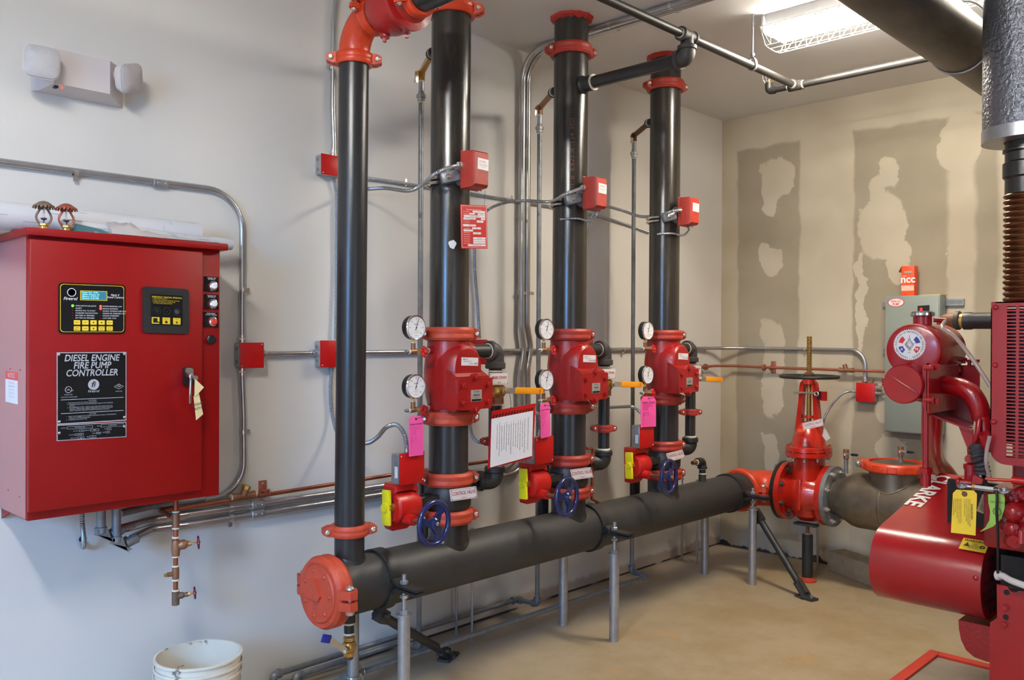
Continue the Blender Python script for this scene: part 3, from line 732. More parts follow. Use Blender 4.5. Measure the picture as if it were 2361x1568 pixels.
def connector(b, p, ax, r=.015, m='zinc'):
    p, ax = V(p), V(ax).normalized(); b.cyl(p, p+ax*.012, r+.003, n=16, m=m); b.hexn(p+ax*.012, ax, r+.004, .006, m); b.cyl(p+ax*.016, p+ax*.030, r, n=16, m=m)
def conduit(pts, r, rad, label, straps=(), conns=(), coup=(), m='emt', side=None):
    path = fillet(pts, rad, 9); b = MB(m); b.tube(path, r, 14)
    c0 = V(pts[0]); t = thing('conduit', c0, label, 'conduit'); b.build('tube', t)
    for p, ax, sd in straps: b = MB('zinc'); strap(b, p, ax, r, V(sd)); b.build('strap', t)
    for p, ax in conns: b = MB('zinc'); connector(b, p, ax, r+.002); b.build('connector', t)
    for p, ax in coup:
        b = MB('galv'); ax = V(ax).normalized(); b.cyl(V(p)-ax*.028, V(p)+ax*.028, r+.004, n=16, ch=.002)
        for k in (-.014, .014): b.dome(V(p)+ax*k-EY*(r+.003), -EY, .004, .004, 'zinc')
        b.build('coupling', t)
    return t
def W(px, py, y=WY): return Y(px, py, y)
xb1 = (B1[0].x+B1[1].x)/2; zb1 = (B1[0].z+B1[1].z)/2
xr1 = W(558, 600).x
conduit([V((XL, WY, W(0, 377).z)), V((xr1, WY, W(545, 443).z)), V((xr1, WY, B1[0].z+.02))], .0115, .15, 'thin galvanized conduit running in over the cabinet and bending down to its box', straps=[(W(174, 398), EX, -EZ), (W(559, 668), EZ, EX)], conns=[((xr1, WY, B1[0].z), EZ)], coup=[(W(369, 423), V((1, 0, .0)))])
conduit([V((xr1, WY, B1[1].z-.02)), W(561, 960), V((W(562, 1100).x, WY, W(560, 1120).z-.03)), V((1.49, WY, W(510, 1148).z))], .0115, [0.01, .17], 'thin galvanized conduit dropping from the box to the bottom corner of the cabinet', straps=[(W(560, 996), EZ, EX)], conns=[((xr1, WY, B1[1].z), -EZ)])
zc = W(900, 812).z
conduit([V((B1[1].x, WY, zc)), V((B2[0].x, WY, zc))], .0105, 0, 'short level conduit between the two junction boxes left of the slim riser', conns=[((B1[1].x, WY, zc), EX), ((B2[0].x, WY, zc), -EX)])
conduit([V((B2[1].x, WY, zc)), V((B4[0].x, WY, zc))], .0105, 0, 'level conduit between the slim riser and the first check valve')
bx = X(1995, 880, XC-.018)
conduit([V((B4[1].x, WY, zc)), V((XC-.35, WY, zc)), V((XC-.13, -.05, zc)), V((XC-.018, -.22, zc+.004)), V((XC-.018, bx.y, zc)), V((XC-.018, bx.y, bx.z))], .0115, [.3, .2, .3, .17], 'long level conduit turning the corner onto the unpainted wall and dropping to a red box',
        straps=[(W(1437, 806), EX, -EZ), (W(1541, 805), EX, -EZ), (W(1626, 803), EX, -EZ), (X(1857, 806, XC-.018), EY, -EZ)], conns=[((XC-.018, bx.y, bx.z), EZ)])
conduit([W(778, -30), W(769, 50), W(767, 250), W(770, 330), V((W(769, 345).x, WY, B3[0].z))], .0115, [.1, .05, .05], 'thin vertical conduit from the ceiling down to the upper red junction box', straps=[(W(767, 156), EZ, -EX)], conns=[((W(769, 345).x, WY, B3[0].z), EZ)])
# pair of larger conduits: ceiling, wall drop with offset, then left to the cabinet
def big(i):
    y = -.032; off = .045*i
    A = [Z(1600+30*i, -40, HC-.02)] ; xc = 3.340+.052*i
    pts = [V((xc, -1.6, HC-.022)), V((xc, y-.0, HC-.022))]
    if i == 0: v = [(1203, 700), (1202, 755), (1208, 805), (1201, 853), (1202, 930)]; lo_ = [(1202, 1083), (846, 1128)]
    else: v = [(1215, 700), (1215, 748), (1223.5, 800), (1216, 853), (1217, 930)]; lo_ = [(1218, 1102), (846, 1147)]
    pts[0].x = pts[1].x = W(*v[0], y).x
    pts += [W(a_, b_, y) for a_, b_ in v]
    zlo = W(*lo_[1], y).z; xv = W(*v[-1], y).x
    pts += [V((xv, y, zlo))]
    e = [(430, 1187), (346, 1201), (300, 1214)] if i == 0 else [(430, 1211), (352, 1221), (296, 1246)]
    pts += [V((W(*e[0], y).x, y, W(*e[0], y).z))]
    pts += [Y(*e[1], -.05), Y(*e[2], -.13), Y(*((262, 1224) if i == 0 else (292, 1246)), -.155 if i == 0 else -.15)]
    r = .0165
    lab = ['upper of the paired thicker conduits low on the wall, going up to the ceiling', 'lower of the paired thicker conduits low on the wall, going up to the ceiling'][i]
    straps = [(W(1205+15*i, 676, y), EZ, EX if i else -EX), (W(531, 1172 if i == 0 else 1194, y), EX, -EZ), (Z(1405, 58, HC-.022), EY, EX), (Z(1545, 12, HC-.022), EY, EX)]
    for k in (2, 3): straps[k][0].x = xv
    cp = [(W(592, 1163 if i == 0 else 1184, y), EX)]
    return conduit(pts, r, [.16]+[.12]*5+[.15]+[.12]*4, lab, straps=straps, coup=cp)
big(0); big(1)
# LB fittings under the cabinet
for (px, ptop, pb, label) in ((233, 1180, 1222, 'left grey elbow fitting and stub under the cabinet'), (268, 1172, 1243, 'right grey elbow fitting and stub under the cabinet, hanging lower')):
    a = Y(px, ptop, -.165); c = Y(px, pb, -.165); a.z = zb
    t = thing('conduit_elbow', c, label, 'conduit fitting', 'conduit elbows under the cabinet')
    b = MB('galv_dull'); b.cyl(a, c, .0155); b.build('stub_tube', t)
    b = MB('galv_dull'); b.cyl(c+EZ*.012, c-EZ*.012, .019, ch=.003); 
    d = V((.80, .12, .22)).normalized(); e = c+V((.05, .01, -.018)); b.rings([[c+V(q) for q in ((-.018, -.016, .006), (-.018, .016, .006), (.016, .016, .006), (.016, -.016, .006))], [c+V(q) for q in ((-.016, -.016, -.012), (-.016, .016, -.012), (.034, .016, -.046), (.034, -.016, -.046))], [c+V(q) for q in ((.03, -.016, -.03), (.03, .016, -.03), (.05, .016, -.04), (.05, -.016, -.04))]])
    b.cyl(e-d*.018, e+d*.03, .0185, ch=.003); b.build('fitting', t)
    b = MB('galv'); b.obox(c+V((-.017, 0, -.0145)), c+V((.040, 0, -.050)), .034, .003, V((.5, 0, .85)), m='galv'); b.build('cover_plate', t)
conduit([Y(276, 1184, -.10), Y(342, 1168, -.04), Y(470, 1149, -.03)], .014, .1, 'grey conduit climbing behind the bottom edge of the cabinet', m='galv_dull')
# armoured flexible cables
def cable(pts, r, label, conn=None, name='armoured_cable', straps=()):
    b = MB('flex'); b.flex(pts, r)
    if not conn and not straps: return b.build(name, label=label, cat='cable')
    t = thing(name, pts[0], label, 'cable'); b.build('armour', t)
    for p, ax in (conn or []): b = MB('zinc'); connector(b, p, ax, r+.001); b.build('connector', t)
    for p in straps: b = MB('zinc'); b.obox(V(p)+EZ*(-r), V(p)+EZ*(r+.018), .010, .003, EY); b.torus(p, EX, r+.001, .0015, 16, 6); b.build('strap', t)
    return t
FR = .0085
# hole in the wall with the sleeve
b = MB('black_matt'); b.lathe([(.012, 0), (.012, .002)], Y(190, 1243, -.0015), -EY, 14); b.build('wall_hole', label='small dark cable hole in the wall under the cabinet', cat='hole')
cable([Y(189, 1180, -.10), Y(190, 1210, -.10), Y(193, 1245, -.07), Y(192, 1262, -.03), Y(189, 1250, -.006)], FR, 'short armoured cable from the cabinet underside into the wall hole')

# ================================================================== PIPE WORK
HY, HZ, HR = -.51, .532, .1095       # header axis
RX = [2.421, 3.204, 4.013]           # three thick risers
RR = .0841
NM = ['first', 'middle', 'far']      # seen from the camera
RN = ['first thick riser', 'middle thick riser', 'far thick riser']
# --- grooved couplings
def coupling(c, ax, r, e, label, m='coupling_red', h=.056, group='orange-red grooved pipe couplings', k=1.22, name='grooved_coupling', ear=.030, bs=1.0):
    c, ax, e = V(c), V(ax).normalized(), V(e); e = (e-ax*e.dot(ax)).normalized(); bd = ax.cross(e)
    t = thing(name, c, label, 'pipe coupling', group)
    R_ = r*k+.004
    b = MB(m); b.lathe([(r+.0008, -h/2), (R_*.93, -h/2), (R_, -h*.30), (R_, -h*.10), (R_*.985, -h*.04), (R_*.985, h*.04), (R_, h*.10), (R_, h*.30), (R_*.93, h/2), (r+.0008, h/2)], c, ax, 40, cap=False, close=True)
    for s in (-1, 1):
        for q in (-1, 1):   # pads either side of the split
            o = c+e*s*(R_*.93); 
            poly = [(-.014, -h*.46), (ear*.45, -h*.42), (ear, -h*.22), (ear, h*.22), (ear*.45, h*.42), (-.014, h*.46)]
            b.prism(poly, o+bd*q*.005, e*s, ax, bd*q*.021*bs)
    b.build('housing', t)
    for s in (-1, 1):
        o = c+e*s*(R_*.93+ear*.52); b = MB('zinc'); L = .036*bs
        b.cyl(o-bd*L, o+bd*L, .0058*bs, n=12)
        hd = bd if s > 0 else bd
        sg = 1 if bd.dot(CAM-c) > 0 else -1   # round head on the near side, nut behind
        b.dome(o+bd*sg*.027*bs, bd*sg, .0115*bs, .008*bs); b.hexn(o-bd*sg*.026*bs, -bd*sg, .0105*bs, .010*bs); b.build('bolt', t)
    return t
eL = V((-.885, .416, 0))
# header
hx0, hx1 = 1.80, 4.87
t = thing('header_pipe', ((hx0+hx1)/2, HY, HZ-HR), 'long black horizontal header pipe low along the wall with welded outlets', 'pipe')
b = MB('header_paint'); b.cyl((hx0, HY, HZ), (hx1, HY, HZ), HR, n=56); b.build('pipe_body', t)
def saddle(x, r, ztop, m='header_paint'):
    b = MB(m); n = 40; lo, hi, fl, fl2 = [], [], [], []
    for k in range(n):
        a = 2*math.pi*k/n; dx, dy = r*math.cos(a), r*math.sin(a)
        zz_ = math.sqrt(max(HR*HR-dy*dy, 1e-6)); lo.append(V((x+dx, HY+dy, HZ+zz_-.004))); hi.append(V((x+dx, HY+dy, ztop)))
        for lst, q, up in ((fl, 1.10, .000), (fl2, 1.0, .012)):
            ddx, ddy = dx*q, dy*q; z2 = math.sqrt(max(HR*HR-min(abs(ddy), HR*.995)**2, 1e-6)); lst.append(V((x+ddx, HY+ddy, HZ+z2+up-(.003 if q > 1 else 0))))
    b.rings([lo, hi]); b.rings([fl, fl2], False); return b.build('welded_outlet', t)
P1X = 1.918
saddle(P1X, .057, .745, 'pipe_satin')
for x in RX: saddle(x, RR, .728, 'pipe_dark')
b = MB('header_paint'); b.cyl((4.42, HY, HZ+HR-.01), (4.42, HY, HZ+HR+.045), .022); b.build('small_outlet', t)
b = MB('header_paint'); xd = Y(805, 1410, HY).x; b.cyl((xd, HY, HZ-HR-.03), (xd, HY, HZ-HR+.01), .024); b.build('drain_outlet', t)
# end cap with its coupling
t = thing('end_cap', (1.79, HY, HZ), 'round orange cap closing the near end of the header', 'pipe cap')
b = MB('orange'); b.lathe([(.1095, .02), (.1095, -.012), (.104, -.018), (.02, -.019)], (1.79, HY, HZ), EX, 48)
poly = [(-.036, -.030), (.030, -.034), (.044, -.014), (.020, .030), (-.002, .044), (-.030, .036), (-.044, .012)]
b.prism(poly, (1.772, HY+.01, HZ+.01), -EY, EZ, (-.010, 0, 0))
for k in range(7):
    a = k*2*math.pi/7+.4; b.dome((1.772, HY+.085*math.cos(a), HZ+.085*math.sin(a)), -EX, .009, .006)
b.build('cap_plate', t)
coupling((1.815, HY, HZ), EX, HR, -EY, 'largest orange grooved coupling clamping the cap on the near end of the header', 'orange', .072, k=1.20, ear=.052, bs=1.5)
# header right end coupling and elbow
coupling((4.875, HY, HZ), EX, HR, -EY, 'large orange grooved coupling at the far end of the header, before the elbow', 'orange_bright', .066, k=1.19, ear=.05, bs=1.5)
GX = 5.06
b = MB('orange_bright')
arc = [V((4.885, HY, HZ)), V((4.90, HY, HZ))]+[V((GX-.15+.15*math.sin(a), HY-.15+.15*math.cos(a), HZ)) for a in [i*math.pi/2/12 for i in range(13)]]+[V((GX, -.70, HZ))]
b.tube(arc, HR*1.02, 40); b.build('elbow', label='glossy orange elbow turning the header toward the gate valve', cat='pipe elbow')
# --- clamp brackets and posts
def clamp(x, label):
    t = thing('pipe_clamp', (x, HY, HZ-HR), label, 'pipe clamp', 'black strap clamps around the header')
    w_ = .05
    for s in (1, -1):
        out = [];  R0, R1 = HR+.001, HR+.010
        poly_o, poly_i = [], []
        for i in range(25):
            a = math.radians(8+164*i/24); poly_o.append((R1*math.cos(a), R1*math.sin(a))); poly_i.append((R0*math.cos(a), R0*math.sin(a)))
        # ears: from the ring outward
        po = [(HR+.155, .003), (HR+.155, .012), (HR+.045, .012), (HR+.018, .030)]+poly_o+[(-HR-.018, .030), (-HR-.045, .012), (-HR-.155, .012), (-HR-.155, .003)]
        pi = [(-HR-.04, .003), (-HR-.008, .020)]+poly_i[::-1]+[(HR+.008, .020), (HR+.04, .003)]
        poly = po+pi
        b = MB('iron_dark')
        n = len(poly); ptsA = [V((x-w_/2, HY-yy_, HZ+s*zz_)) for yy_, zz_ in poly]; ptsB = [p+EX*w_ for p in ptsA]
        # quads strip between outer and inner chains (approximately matched)
        k = len(po); inner = pi[::-1]
        oc = po; ic = [(HR+.155, .003), (HR+.15, .003), (HR+.04, .003), (HR+.008, .020)]+poly_i+[(-HR-.008, .020), (-HR-.04, .003), (-HR-.15, .003), (-HR-.155, .003)]
        rs = []
        for (a1, a2), (b1, b2) in zip(oc, ic):
            if abs(a1-b1) < 1e-6 and abs(a2-b2) < 1e-6: b2 -= .0001
            rs.append([V((x-w_/2, HY-a1, HZ+s*a2)), V((x+w_/2, HY-a1, HZ+s*a2)), V((x+w_/2, HY-b1, HZ+s*b2)), V((x-w_/2, HY-b1, HZ+s*b2))])
        b.rings(rs); b.build('strap_half', t)
    return t
def post(x, y, ztop, label, zrod, m='galv', r=.024, nuts=True):
    t = thing('support_post', (x, y, 0), label, 'support post', 'galvanized posts standing under the header clamps')
    b = MB(m); b.cyl((x, y, 0), (x, y, ztop), r, n=24); b.lathe([(r, 0), (r+.007, .0), (r+.007, .006), (r, .006)], (x, y, ztop-.004), EZ, 24); b.build('post_tube', t)
    b = MB('galv'); b.cyl((x, y, ztop), (x, y, zrod), .0085, n=12); b.hexn((x, y, ztop+.002), EZ, .017, .016); b.hexn((x, y, HZ-.040), EZ, .016, .014, 'zinc'); b.hexn((x, y, HZ+.0135), EZ, .016, .014); b.build('threaded_rod', t)
for i, (x, l1) in enumerate(((2.30, 'first'), (3.36, 'second'), (4.72, 'third'))):
    if i == 0: x = Y(930, 1350, -.67).x
    clamp(x, ['black strap clamp between the slim riser and the first thick riser', 'black strap clamp just past the middle thick riser', 'black strap clamp at the far end of the header'][i])
    zt_ = [.43, .43, .455][i]
    for s, wd in ((-.165, 'front'), (.165, 'rear')):
        if i == 2 and s < 0: pass
        post(x, HY+s, zt_ if s < 0 else .40, ['galvanized %s post under the clamp nearest the camera', 'galvanized %s post under the clamp past the middle riser', 'galvanized %s post under the clamp by the header elbow'][i] % wd, HZ+.05)
    if i == 0: CX0 = x
# seismic braces
def brace(p0, p1, label):
    p0, p1 = V(p0), V(p1); ax = (p1-p0).normalized(); t = thing('sway_brace', p1, label, 'pipe brace', 'black diagonal braces from header to floor')
    b = MB('iron_dark'); b.cyl(p0, p1, .0195, n=20); b.build('brace_pipe', t)
    up = EZ; sd = ax.cross(EZ).normalized()
    b = MB('iron'); b.obox(p1-ax*.035, p1+ax*.05, .05, .030, sd); 
    b.obox(p1-ax*.02+sd*0, p1+ax*.07, .012, .07, sd); b.cyl(p1+ax*.05-sd*.03, p1+ax*.05+sd*.03, .009, n=12)
    f = p1+ax*.075; f.z = 0; h_ = V((ax.x, ax.y, 0)).normalized(); b.obox(f-h_*.07+EZ*.007, f+h_*.05+EZ*0.007, .06, .012, EZ); b.cyl(f+h_*.025, f+h_*.025+EZ*.03, .008, n=10, m='galv')
    for k in (-.018, .018): b.obox(f+sd*k+EZ*.006-h_*.02, p1+ax*.055+sd*k, .006, .045, sd)
    b.build('foot_bracket', t)
    b = MB('iron'); b.obox(p0-ax*.035, p0+ax*.045, .05, .036, sd); b.cyl(p0-sd*.036, p0+sd*.036, .009, n=12); b.build('top_bracket', t)
e1 = Z(1045, 1525, .0)
brace((CX0+.0, HY-.02, HZ-HR-.03), Z(1022, 1502, .05), 'black diagonal brace from under the first clamp to the floor')
brace(Y(1747, 1188, HY-.165), Z(1846, 1352, .06), 'black diagonal brace beside the far front post')
# drain ball valve with blue lever under the header
pv = V((xd, HY, HZ-HR-.03)); t = thing('drain_valve', pv-EZ*.22, 'brass ball valve with blue lever hanging under the header near its cap', 'valve')
zz = lambda py: Y(807, py, HY).z
b = MB('tape'); b.cyl((xd, HY, zz(1439)), (xd, HY, zz(1432)), .021); b.cyl((xd, HY, zz(1462)), (xd, HY, zz(1458)), .020); b.build('thread_tape', t)
b = MB('pipe_dark'); b.cyl((xd, HY, zz(1459)), (xd, HY, HZ-HR-.03), .0195); b.build('nipple', t)
b = MB('brass'); b.lathe([(.0225, 0), (.0225, .014)], (xd, HY, zz(1476)), EZ, 8); b.lathe([(.019, 0), (.027, .012), (.028, .022), (.024, .036), (.0205, .040)], (xd, HY, zz(1502)), EZ, 28); b.lathe([(.019, 0), (.0215, .002), (.0215, .016)], (xd, HY, zz(1512)), EZ, 8)
vc = V((xd, HY, zz(1490))); sd = V((-.8, -.6, 0)).normalized(); b.cyl(vc, vc+sd*.045, .011, n=16); b.build('valve_body', t)
b = MB('rusty'); b.lathe([(.013, 0), (.016, .004), (.016, .014)], (xd, HY, zz(1520)), EZ, 8); b.build('plug', t)
b = MB('zinc'); l0 = vc+sd*.045; l1 = Y(762, 1478, l0.y-.0); l2 = Y(742, 1474, l0.y); b.hexn(l0-sd*.004, sd, .009, .012); b.obox(l0, l1+EZ*.004, .022, .003, EY); lv = b.build('lever', t)
b = MB('blue_grip'); b.obox(l1+EZ*.006, l2+EZ*.004, .008, .030, EZ, .003); b.build('grip', lv)

# --- slim riser P1
jz = .745
coupling((P1X, HY, .748), EZ, .057, eL, 'orange coupling low on the slim riser, just above the header', 'orange', .044, ear=.034)
b = MB('pipe_satin'); b.cyl((P1X, HY, .77), (P1X+.012, HY, 2.525), .057, n=40)
b.build('slim_riser', label='slim satin-black riser pipe, nearest the cabinet', cat='pipe')
PX2 = P1X+.014
coupling((PX2, HY, 2.547), EZ, .057, V((-.80, .60, 0)), 'orange coupling at the top of the slim riser, under its elbow', 'orange_bright', .046, ear=.036)
EZt = 2.547+.02+.165
b = MB('orange_bright'); R_ = .118
arc = [V((PX2, HY, 2.56))]+[V((PX2, HY-R_+R_*math.cos(a), 2.568+R_*math.sin(a))) for a in [i*math.pi/2/14 for i in range(15)]]+[V((PX2, HY-R_-.01, 2.568+R_))]
b.tube(arc, .059, 36); b.build('elbow', label='bright orange elbow at the top of the slim riser', cat='pipe elbow')
ez = 2.568+R_; ye = HY-R_
coupling((PX2, ye-.012, ez), EY, .059, V((-1, 0, .25)), 'orange coupling between the top elbow and the glossy red check valve', 'orange_bright', .046, ear=.036)
t = thing('check_valve', (PX2, ye-.14, ez), 'glossy red in-line check valve at the top left, level after the elbow', 'valve')
b = MB('valve_red'); b.lathe([(.058, .0), (.068, -.02), (.092, -.05), (.100, -.085), (.100, -.15), (.088, -.175), (.106, -.18), (.106, -.20), (.082, -.205), (.062, -.23)], (PX2, ye-.02, ez), EY, 40); b.build('valve_body', t)
for (dy, a) in ((-.065, -95), (-.155, -80)):
    a = math.radians(a); d = V((math.cos(a), 0, math.sin(a))); p = V((PX2, ye-.02+dy, ez))+d*.092
    b = MB('valve_red'); b.cyl(p, p+d*.014, .020, .017); b.lathe([(.009, 0), (.009, .014), (.007, .016)], p+d*.014, d, 4); b.build('plug', t)
coupling((PX2, ye-.262, ez), EY, .057, V((1, 0, .2)), 'orange coupling on the near end of the glossy red check valve', 'orange_bright', .046, ear=.036)
b = MB('pipe_satin'); b.tube(fillet([(PX2, ye-.265, ez), (PX2, ye-.95, ez), (PX2, ye-.95, HC)], .16, 8), .057, 36); b.build('branch_pipe', label='black pipe leaving the top check valve toward the camera', cat='pipe')

# --- check valve assembly, built once and copied
def set_for(i, x):
    return x-RX[0]
def make_check(x):
    t = thing('alarm_check_valve', (x, HY, 1.16), 'glossy red check valve body on the first thick riser', 'valve', 'glossy red check valves on the thick risers')
    b = MB('valve_red')
    b.lathe([(.0845, 1.166), (.091, 1.172), (.091, 1.20), (.099, 1.235), (.106, 1.29), (.106, 1.35), (.100, 1.41), (.092, 1.455), (.092, 1.470), (.0845, 1.474)], (x, HY, 0), EZ, 44)
    def arch(y, w, z0_, z1_, rr, n=8):
        P = [V((x-w*.90, y, z0_)), V((x-w, y, z0_+.03)), V((x-w, y, (z0_+z1_)/2))]
        for k in range(n+1):
            a = math.pi-math.pi*k/n; P.append(V((x+w*math.cos(a)*(.98), y, z1_-rr+rr*math.sin(a))))
        P += [V((x+w, y, (z0_+z1_)/2)), V((x+w, y, z0_+.03)), V((x+w*.90, y, z0_))]; return P
    b.rings([arch(HY, .104, 1.18, 1.465, .10), arch(HY-.06, .100, 1.19, 1.463, .10), arch(HY-.112, .082, 1.20, 1.452, .08), arch(HY-.122, .074, 1.21, 1.440, .072), arch(HY-.124, .06, 1.23, 1.42, .06)])
    # lower bonnet reaching out to the cover
    def rr_(y, w, z0_, z1_): return [V((x-w, y, z0_)), V((x+w, y, z0_)), V((x+w, y, z1_)), V((x-w, y, z1_))]
    b.rings([rr_(HY-.03, .094, 1.195, 1.36), rr_(HY-.10, .090, 1.185, 1.350), rr_(HY-.150, .090, 1.188, 1.325)])
    for s in (-1,):  # cast bosses where the gauge pipes screw in
        for z_ in (1.432, 1.194): b.cyl((x-.070, HY, z_), (x-.112, HY, z_), .020, .014, n=18)
    b.cyl((x+.07, HY, 1.425), (x+.125, HY, 1.425), .040, .036)
    # raised cast lettering on the left flank
    for k, s in enumerate('6" VALVE'):
        a = math.radians(212+6.2*k); d = V((math.cos(a), math.sin(a), 0)); b.text(s, V((x, HY, 1.276))+d*(.1045), V((-math.sin(a), math.cos(a), 0)), EZ, .026, 'valve_red', lift=.0026)
        b.text(s, V((x, HY, 1.276))+d*(.1045), V((-math.sin(a), math.cos(a), 0)), EZ, .026, 'cab_red', lift=.0016, bold=.02)
    for k, s in enumerate('VS'):
        a = math.radians(234+6.5*k); d = V((math.cos(a), math.sin(a), 0)); b.text(s, V((x, HY, 1.240))+d*.102, V((-math.sin(a), math.cos(a), 0)), EZ, .024, 'valve_red', lift=.002)
    b.build('valve_body', t)
    b = MB('valve_red'); yc = HY-.150
    w_, h_ = .098, .064; zc_ = 1.254; P = []
    def add(cx, cz, r_, a0, a1, n=6):
        for k in range(n+1):
            a = math.radians(a0+(a1-a0)*k/n); P.append((cx+r_*math.cos(a), cz+r_*math.sin(a)))
    add(w_-.012, -h_+.012, .012, -90, 0); add(w_-.012, h_-.012, .012, 0, 90); P.append((.03, h_)); add(0, h_+.004, .017, 30, 150); P.append((-.03, h_)); add(-w_+.012, h_-.012, .012, 90, 180); add(-w_+.012, -h_+.012, .012, 180, 270); P.append((-.03, -h_)); add(0, -h_-.004, .017, 210, 330); P.append((.03, -h_))
    b.prism(P, (x, yc, zc_), EX, EZ, (0, -.016, 0)); b.build('cover', t)
    for (u, v_) in ((-.072, .036), (.072, .036), (-.072, -.036), (.072, -.036), (0, .066), (0, -.066)):
        b = MB('valve_red'); b.cyl((x+u, yc-.016, zc_+v_), (x+u, yc-.018, zc_+v_), .013, n=16); b.hexn((x+u, yc-.018, zc_+v_), -EY, .0105, .010); b.build('cover_bolt', t)
    b = MB('label_silver'); b.box((x+.004, yc-.0170, zc_-.008), (.060, .002, .048)); o = V((x+.004, yc-.0182, zc_-.008))
    for s, dz, sz, m_, kw in (('DRY PIPE', .016, .0075, 'dark_ink', {}), ('VIKING', .002, .011, 'logo_blue', dict(bold=.01)), ('MODEL VS', -.008, .0048, 'dark_ink', {})): b.text(s, o+EZ*dz, EX, EZ, sz, m_, lift=.0004, **kw)
    b.box((x+.004, yc-.0184, zc_-.026), (.054, .0006, .008), m='black'); b.build('data_label', t, 'silver printed data label')
    b = MB('sign_white'); o = V((x+.006, HY-.1245, 1.385)); b.box(o, (.094, .0012, .034), Matrix.Rotation(math.radians(2), 3, 'Y'))
    for s, dx, dz, sz in (('08517Z', -.026, .010, .0085), ('CHECK VALVE, 6IN.', -.014, .001, .0052), ('A00358H', .006, -.0085, .006), ('|||||||||', .034, -.0085, .009)): b.text(s, o+EX*dx+EZ*dz, EX, EZ, sz, 'dark_ink', lift=.001)
    b.build('paper_label', t, 'white printed barcode label')
    return t
cv = make_check(RX[0])
CVL = [None, 'glossy red check valve body on the middle thick riser', 'glossy red check valve body on the far thick riser']
for i in (1, 2): copy_tree(cv, (RX[i]-RX[0], 0, 0), CVL[i])
# gauges with their three-way cocks
def make_gauge(x, z, label):
    gx, gy = x-.222, HY-.03; t = thing('pressure_gauge', (gx, gy, z-.10), label, 'pressure gauge', 'round pressure gauges on the check valves')
    R_ = .0485
    b = MB('black'); b.lathe([(R_*.9, 0), (R_, .004), (R_, .032), (R_*.97, .034)], (gx, gy+.012, z), -EY, 40); b.build('gauge_case', t)
    b = MB('chrome'); b.lathe([(R_*.92, .030), (R_*1.02, .030), (R_*1.02, .036), (R_*.98, .0385), (R_*.92, .0375)], (gx, gy+.012, z), -EY, 40, close=True, cap=False); b.build('bezel', t)
    fy = gy+.012-.0345; b = MB('white_gloss'); b.lathe([(R_*.93, 0), (R_*.93, .001)], (gx, fy, z), -EY, 40)
    for k in range(31):
        a = math.radians(225-270*k/30); d = V((math.cos(a), 0, math.sin(a))); o = V((gx, fy-.0012, z)); L = .0055 if k % 5 == 0 else .003
        b.obox(o+d*(R_*.86), o+d*(R_*.86-L), .0006, .0004, EY, m='dark_ink')
        if k % 5 == 0: b.text(str(k*10), o+d*(R_*.66), EX, EZ, .0062, 'dark_ink', lift=.0003)
    for k in range(7):
        a = math.radians(225-270*k/6); d = V((math.cos(a), 0, math.sin(a))); o = V((gx, fy-.0012, z))
        b.text(str(k*4), o+d*(R_*.42), EX, EZ, .0042, 'red_ink', lift=.0003)
    o = V((gx, fy-.0012, z)); b.text('VIKING', o+EZ*.0125, EX, EZ, .0062, 'dark_ink', lift=.0003, bold=.015); b.text('psi', o-EZ*.014+EX*.006, EX, EZ, .005, 'dark_ink', lift=.0003)
    b.text('AIR WATER', o-EZ*.021, EX, EZ, .0034, 'dark_ink', lift=.0003); b.text('WYOMISSING', o-EZ*.032, EX, EZ, .003, 'dark_ink', lift=.0003)
    b.build('dial_face', t)
    b = MB('black'); a = math.radians(72); d = V((math.cos(a), 0, math.sin(a))); b.obox(o-d*.012-EY*.0012, o+d*R_*.80-EY*.0012, .0016, .0008, EY); b.dome(o-EY*.001, -EY, .003, .002); b.build('needle', t)
    b = MB('brass'); zb_ = z-R_; b.lathe([(.0085, 0), (.0085, .012)], (gx+.004, gy, zb_-.010), EZ, 4); b.cyl((gx+.004, gy, zb_-.008), (gx+.004, gy, zb_+.004), .006); b.build('gauge_stem', t)
    b = MB('tape'); b.cyl((gx+.004, gy, zb_-.0145), (gx+.004, gy, zb_-.010), .0085); b.cyl((x-.120, HY-.0, z-.094), (x-.114, HY, z-.094), .0115); b.cyl((gx-.020, gy, z-.097), (gx-.014, gy, z-.097), .0095); b.build('thread_tape', t)
    b = MB('bronze'); b.cyl((gx+.004, gy, z-.100), (gx+.004, gy, zb_-.014), .0095); b.cyl((gx-.014, gy, z-.097), (gx+.022, gy, z-.095), .0105); b.lathe([(.0075, 0), (.0055, .016)], (gx-.020, gy, z-.097), -EX, 12, 'galv_dull')
    b.cyl((gx+.02, gy, z-.095), (gx+.030, gy-.030, z-.096), .0085, n=14, m='brass'); b.build('gauge_cock', t)
    b = MB('galv'); b.cyl((gx+.02, gy+.01, z-.094), (x-.105, HY, z-.094), .0088, n=16); b.build('nipple', t)
    wheel(MB('wheel_red'), V((gx+.032, gy-.036, z-.097)), V((.25, -.95, .1)), .0215, 8).build('hand_wheel', t, 'small red scalloped handle')
    return t
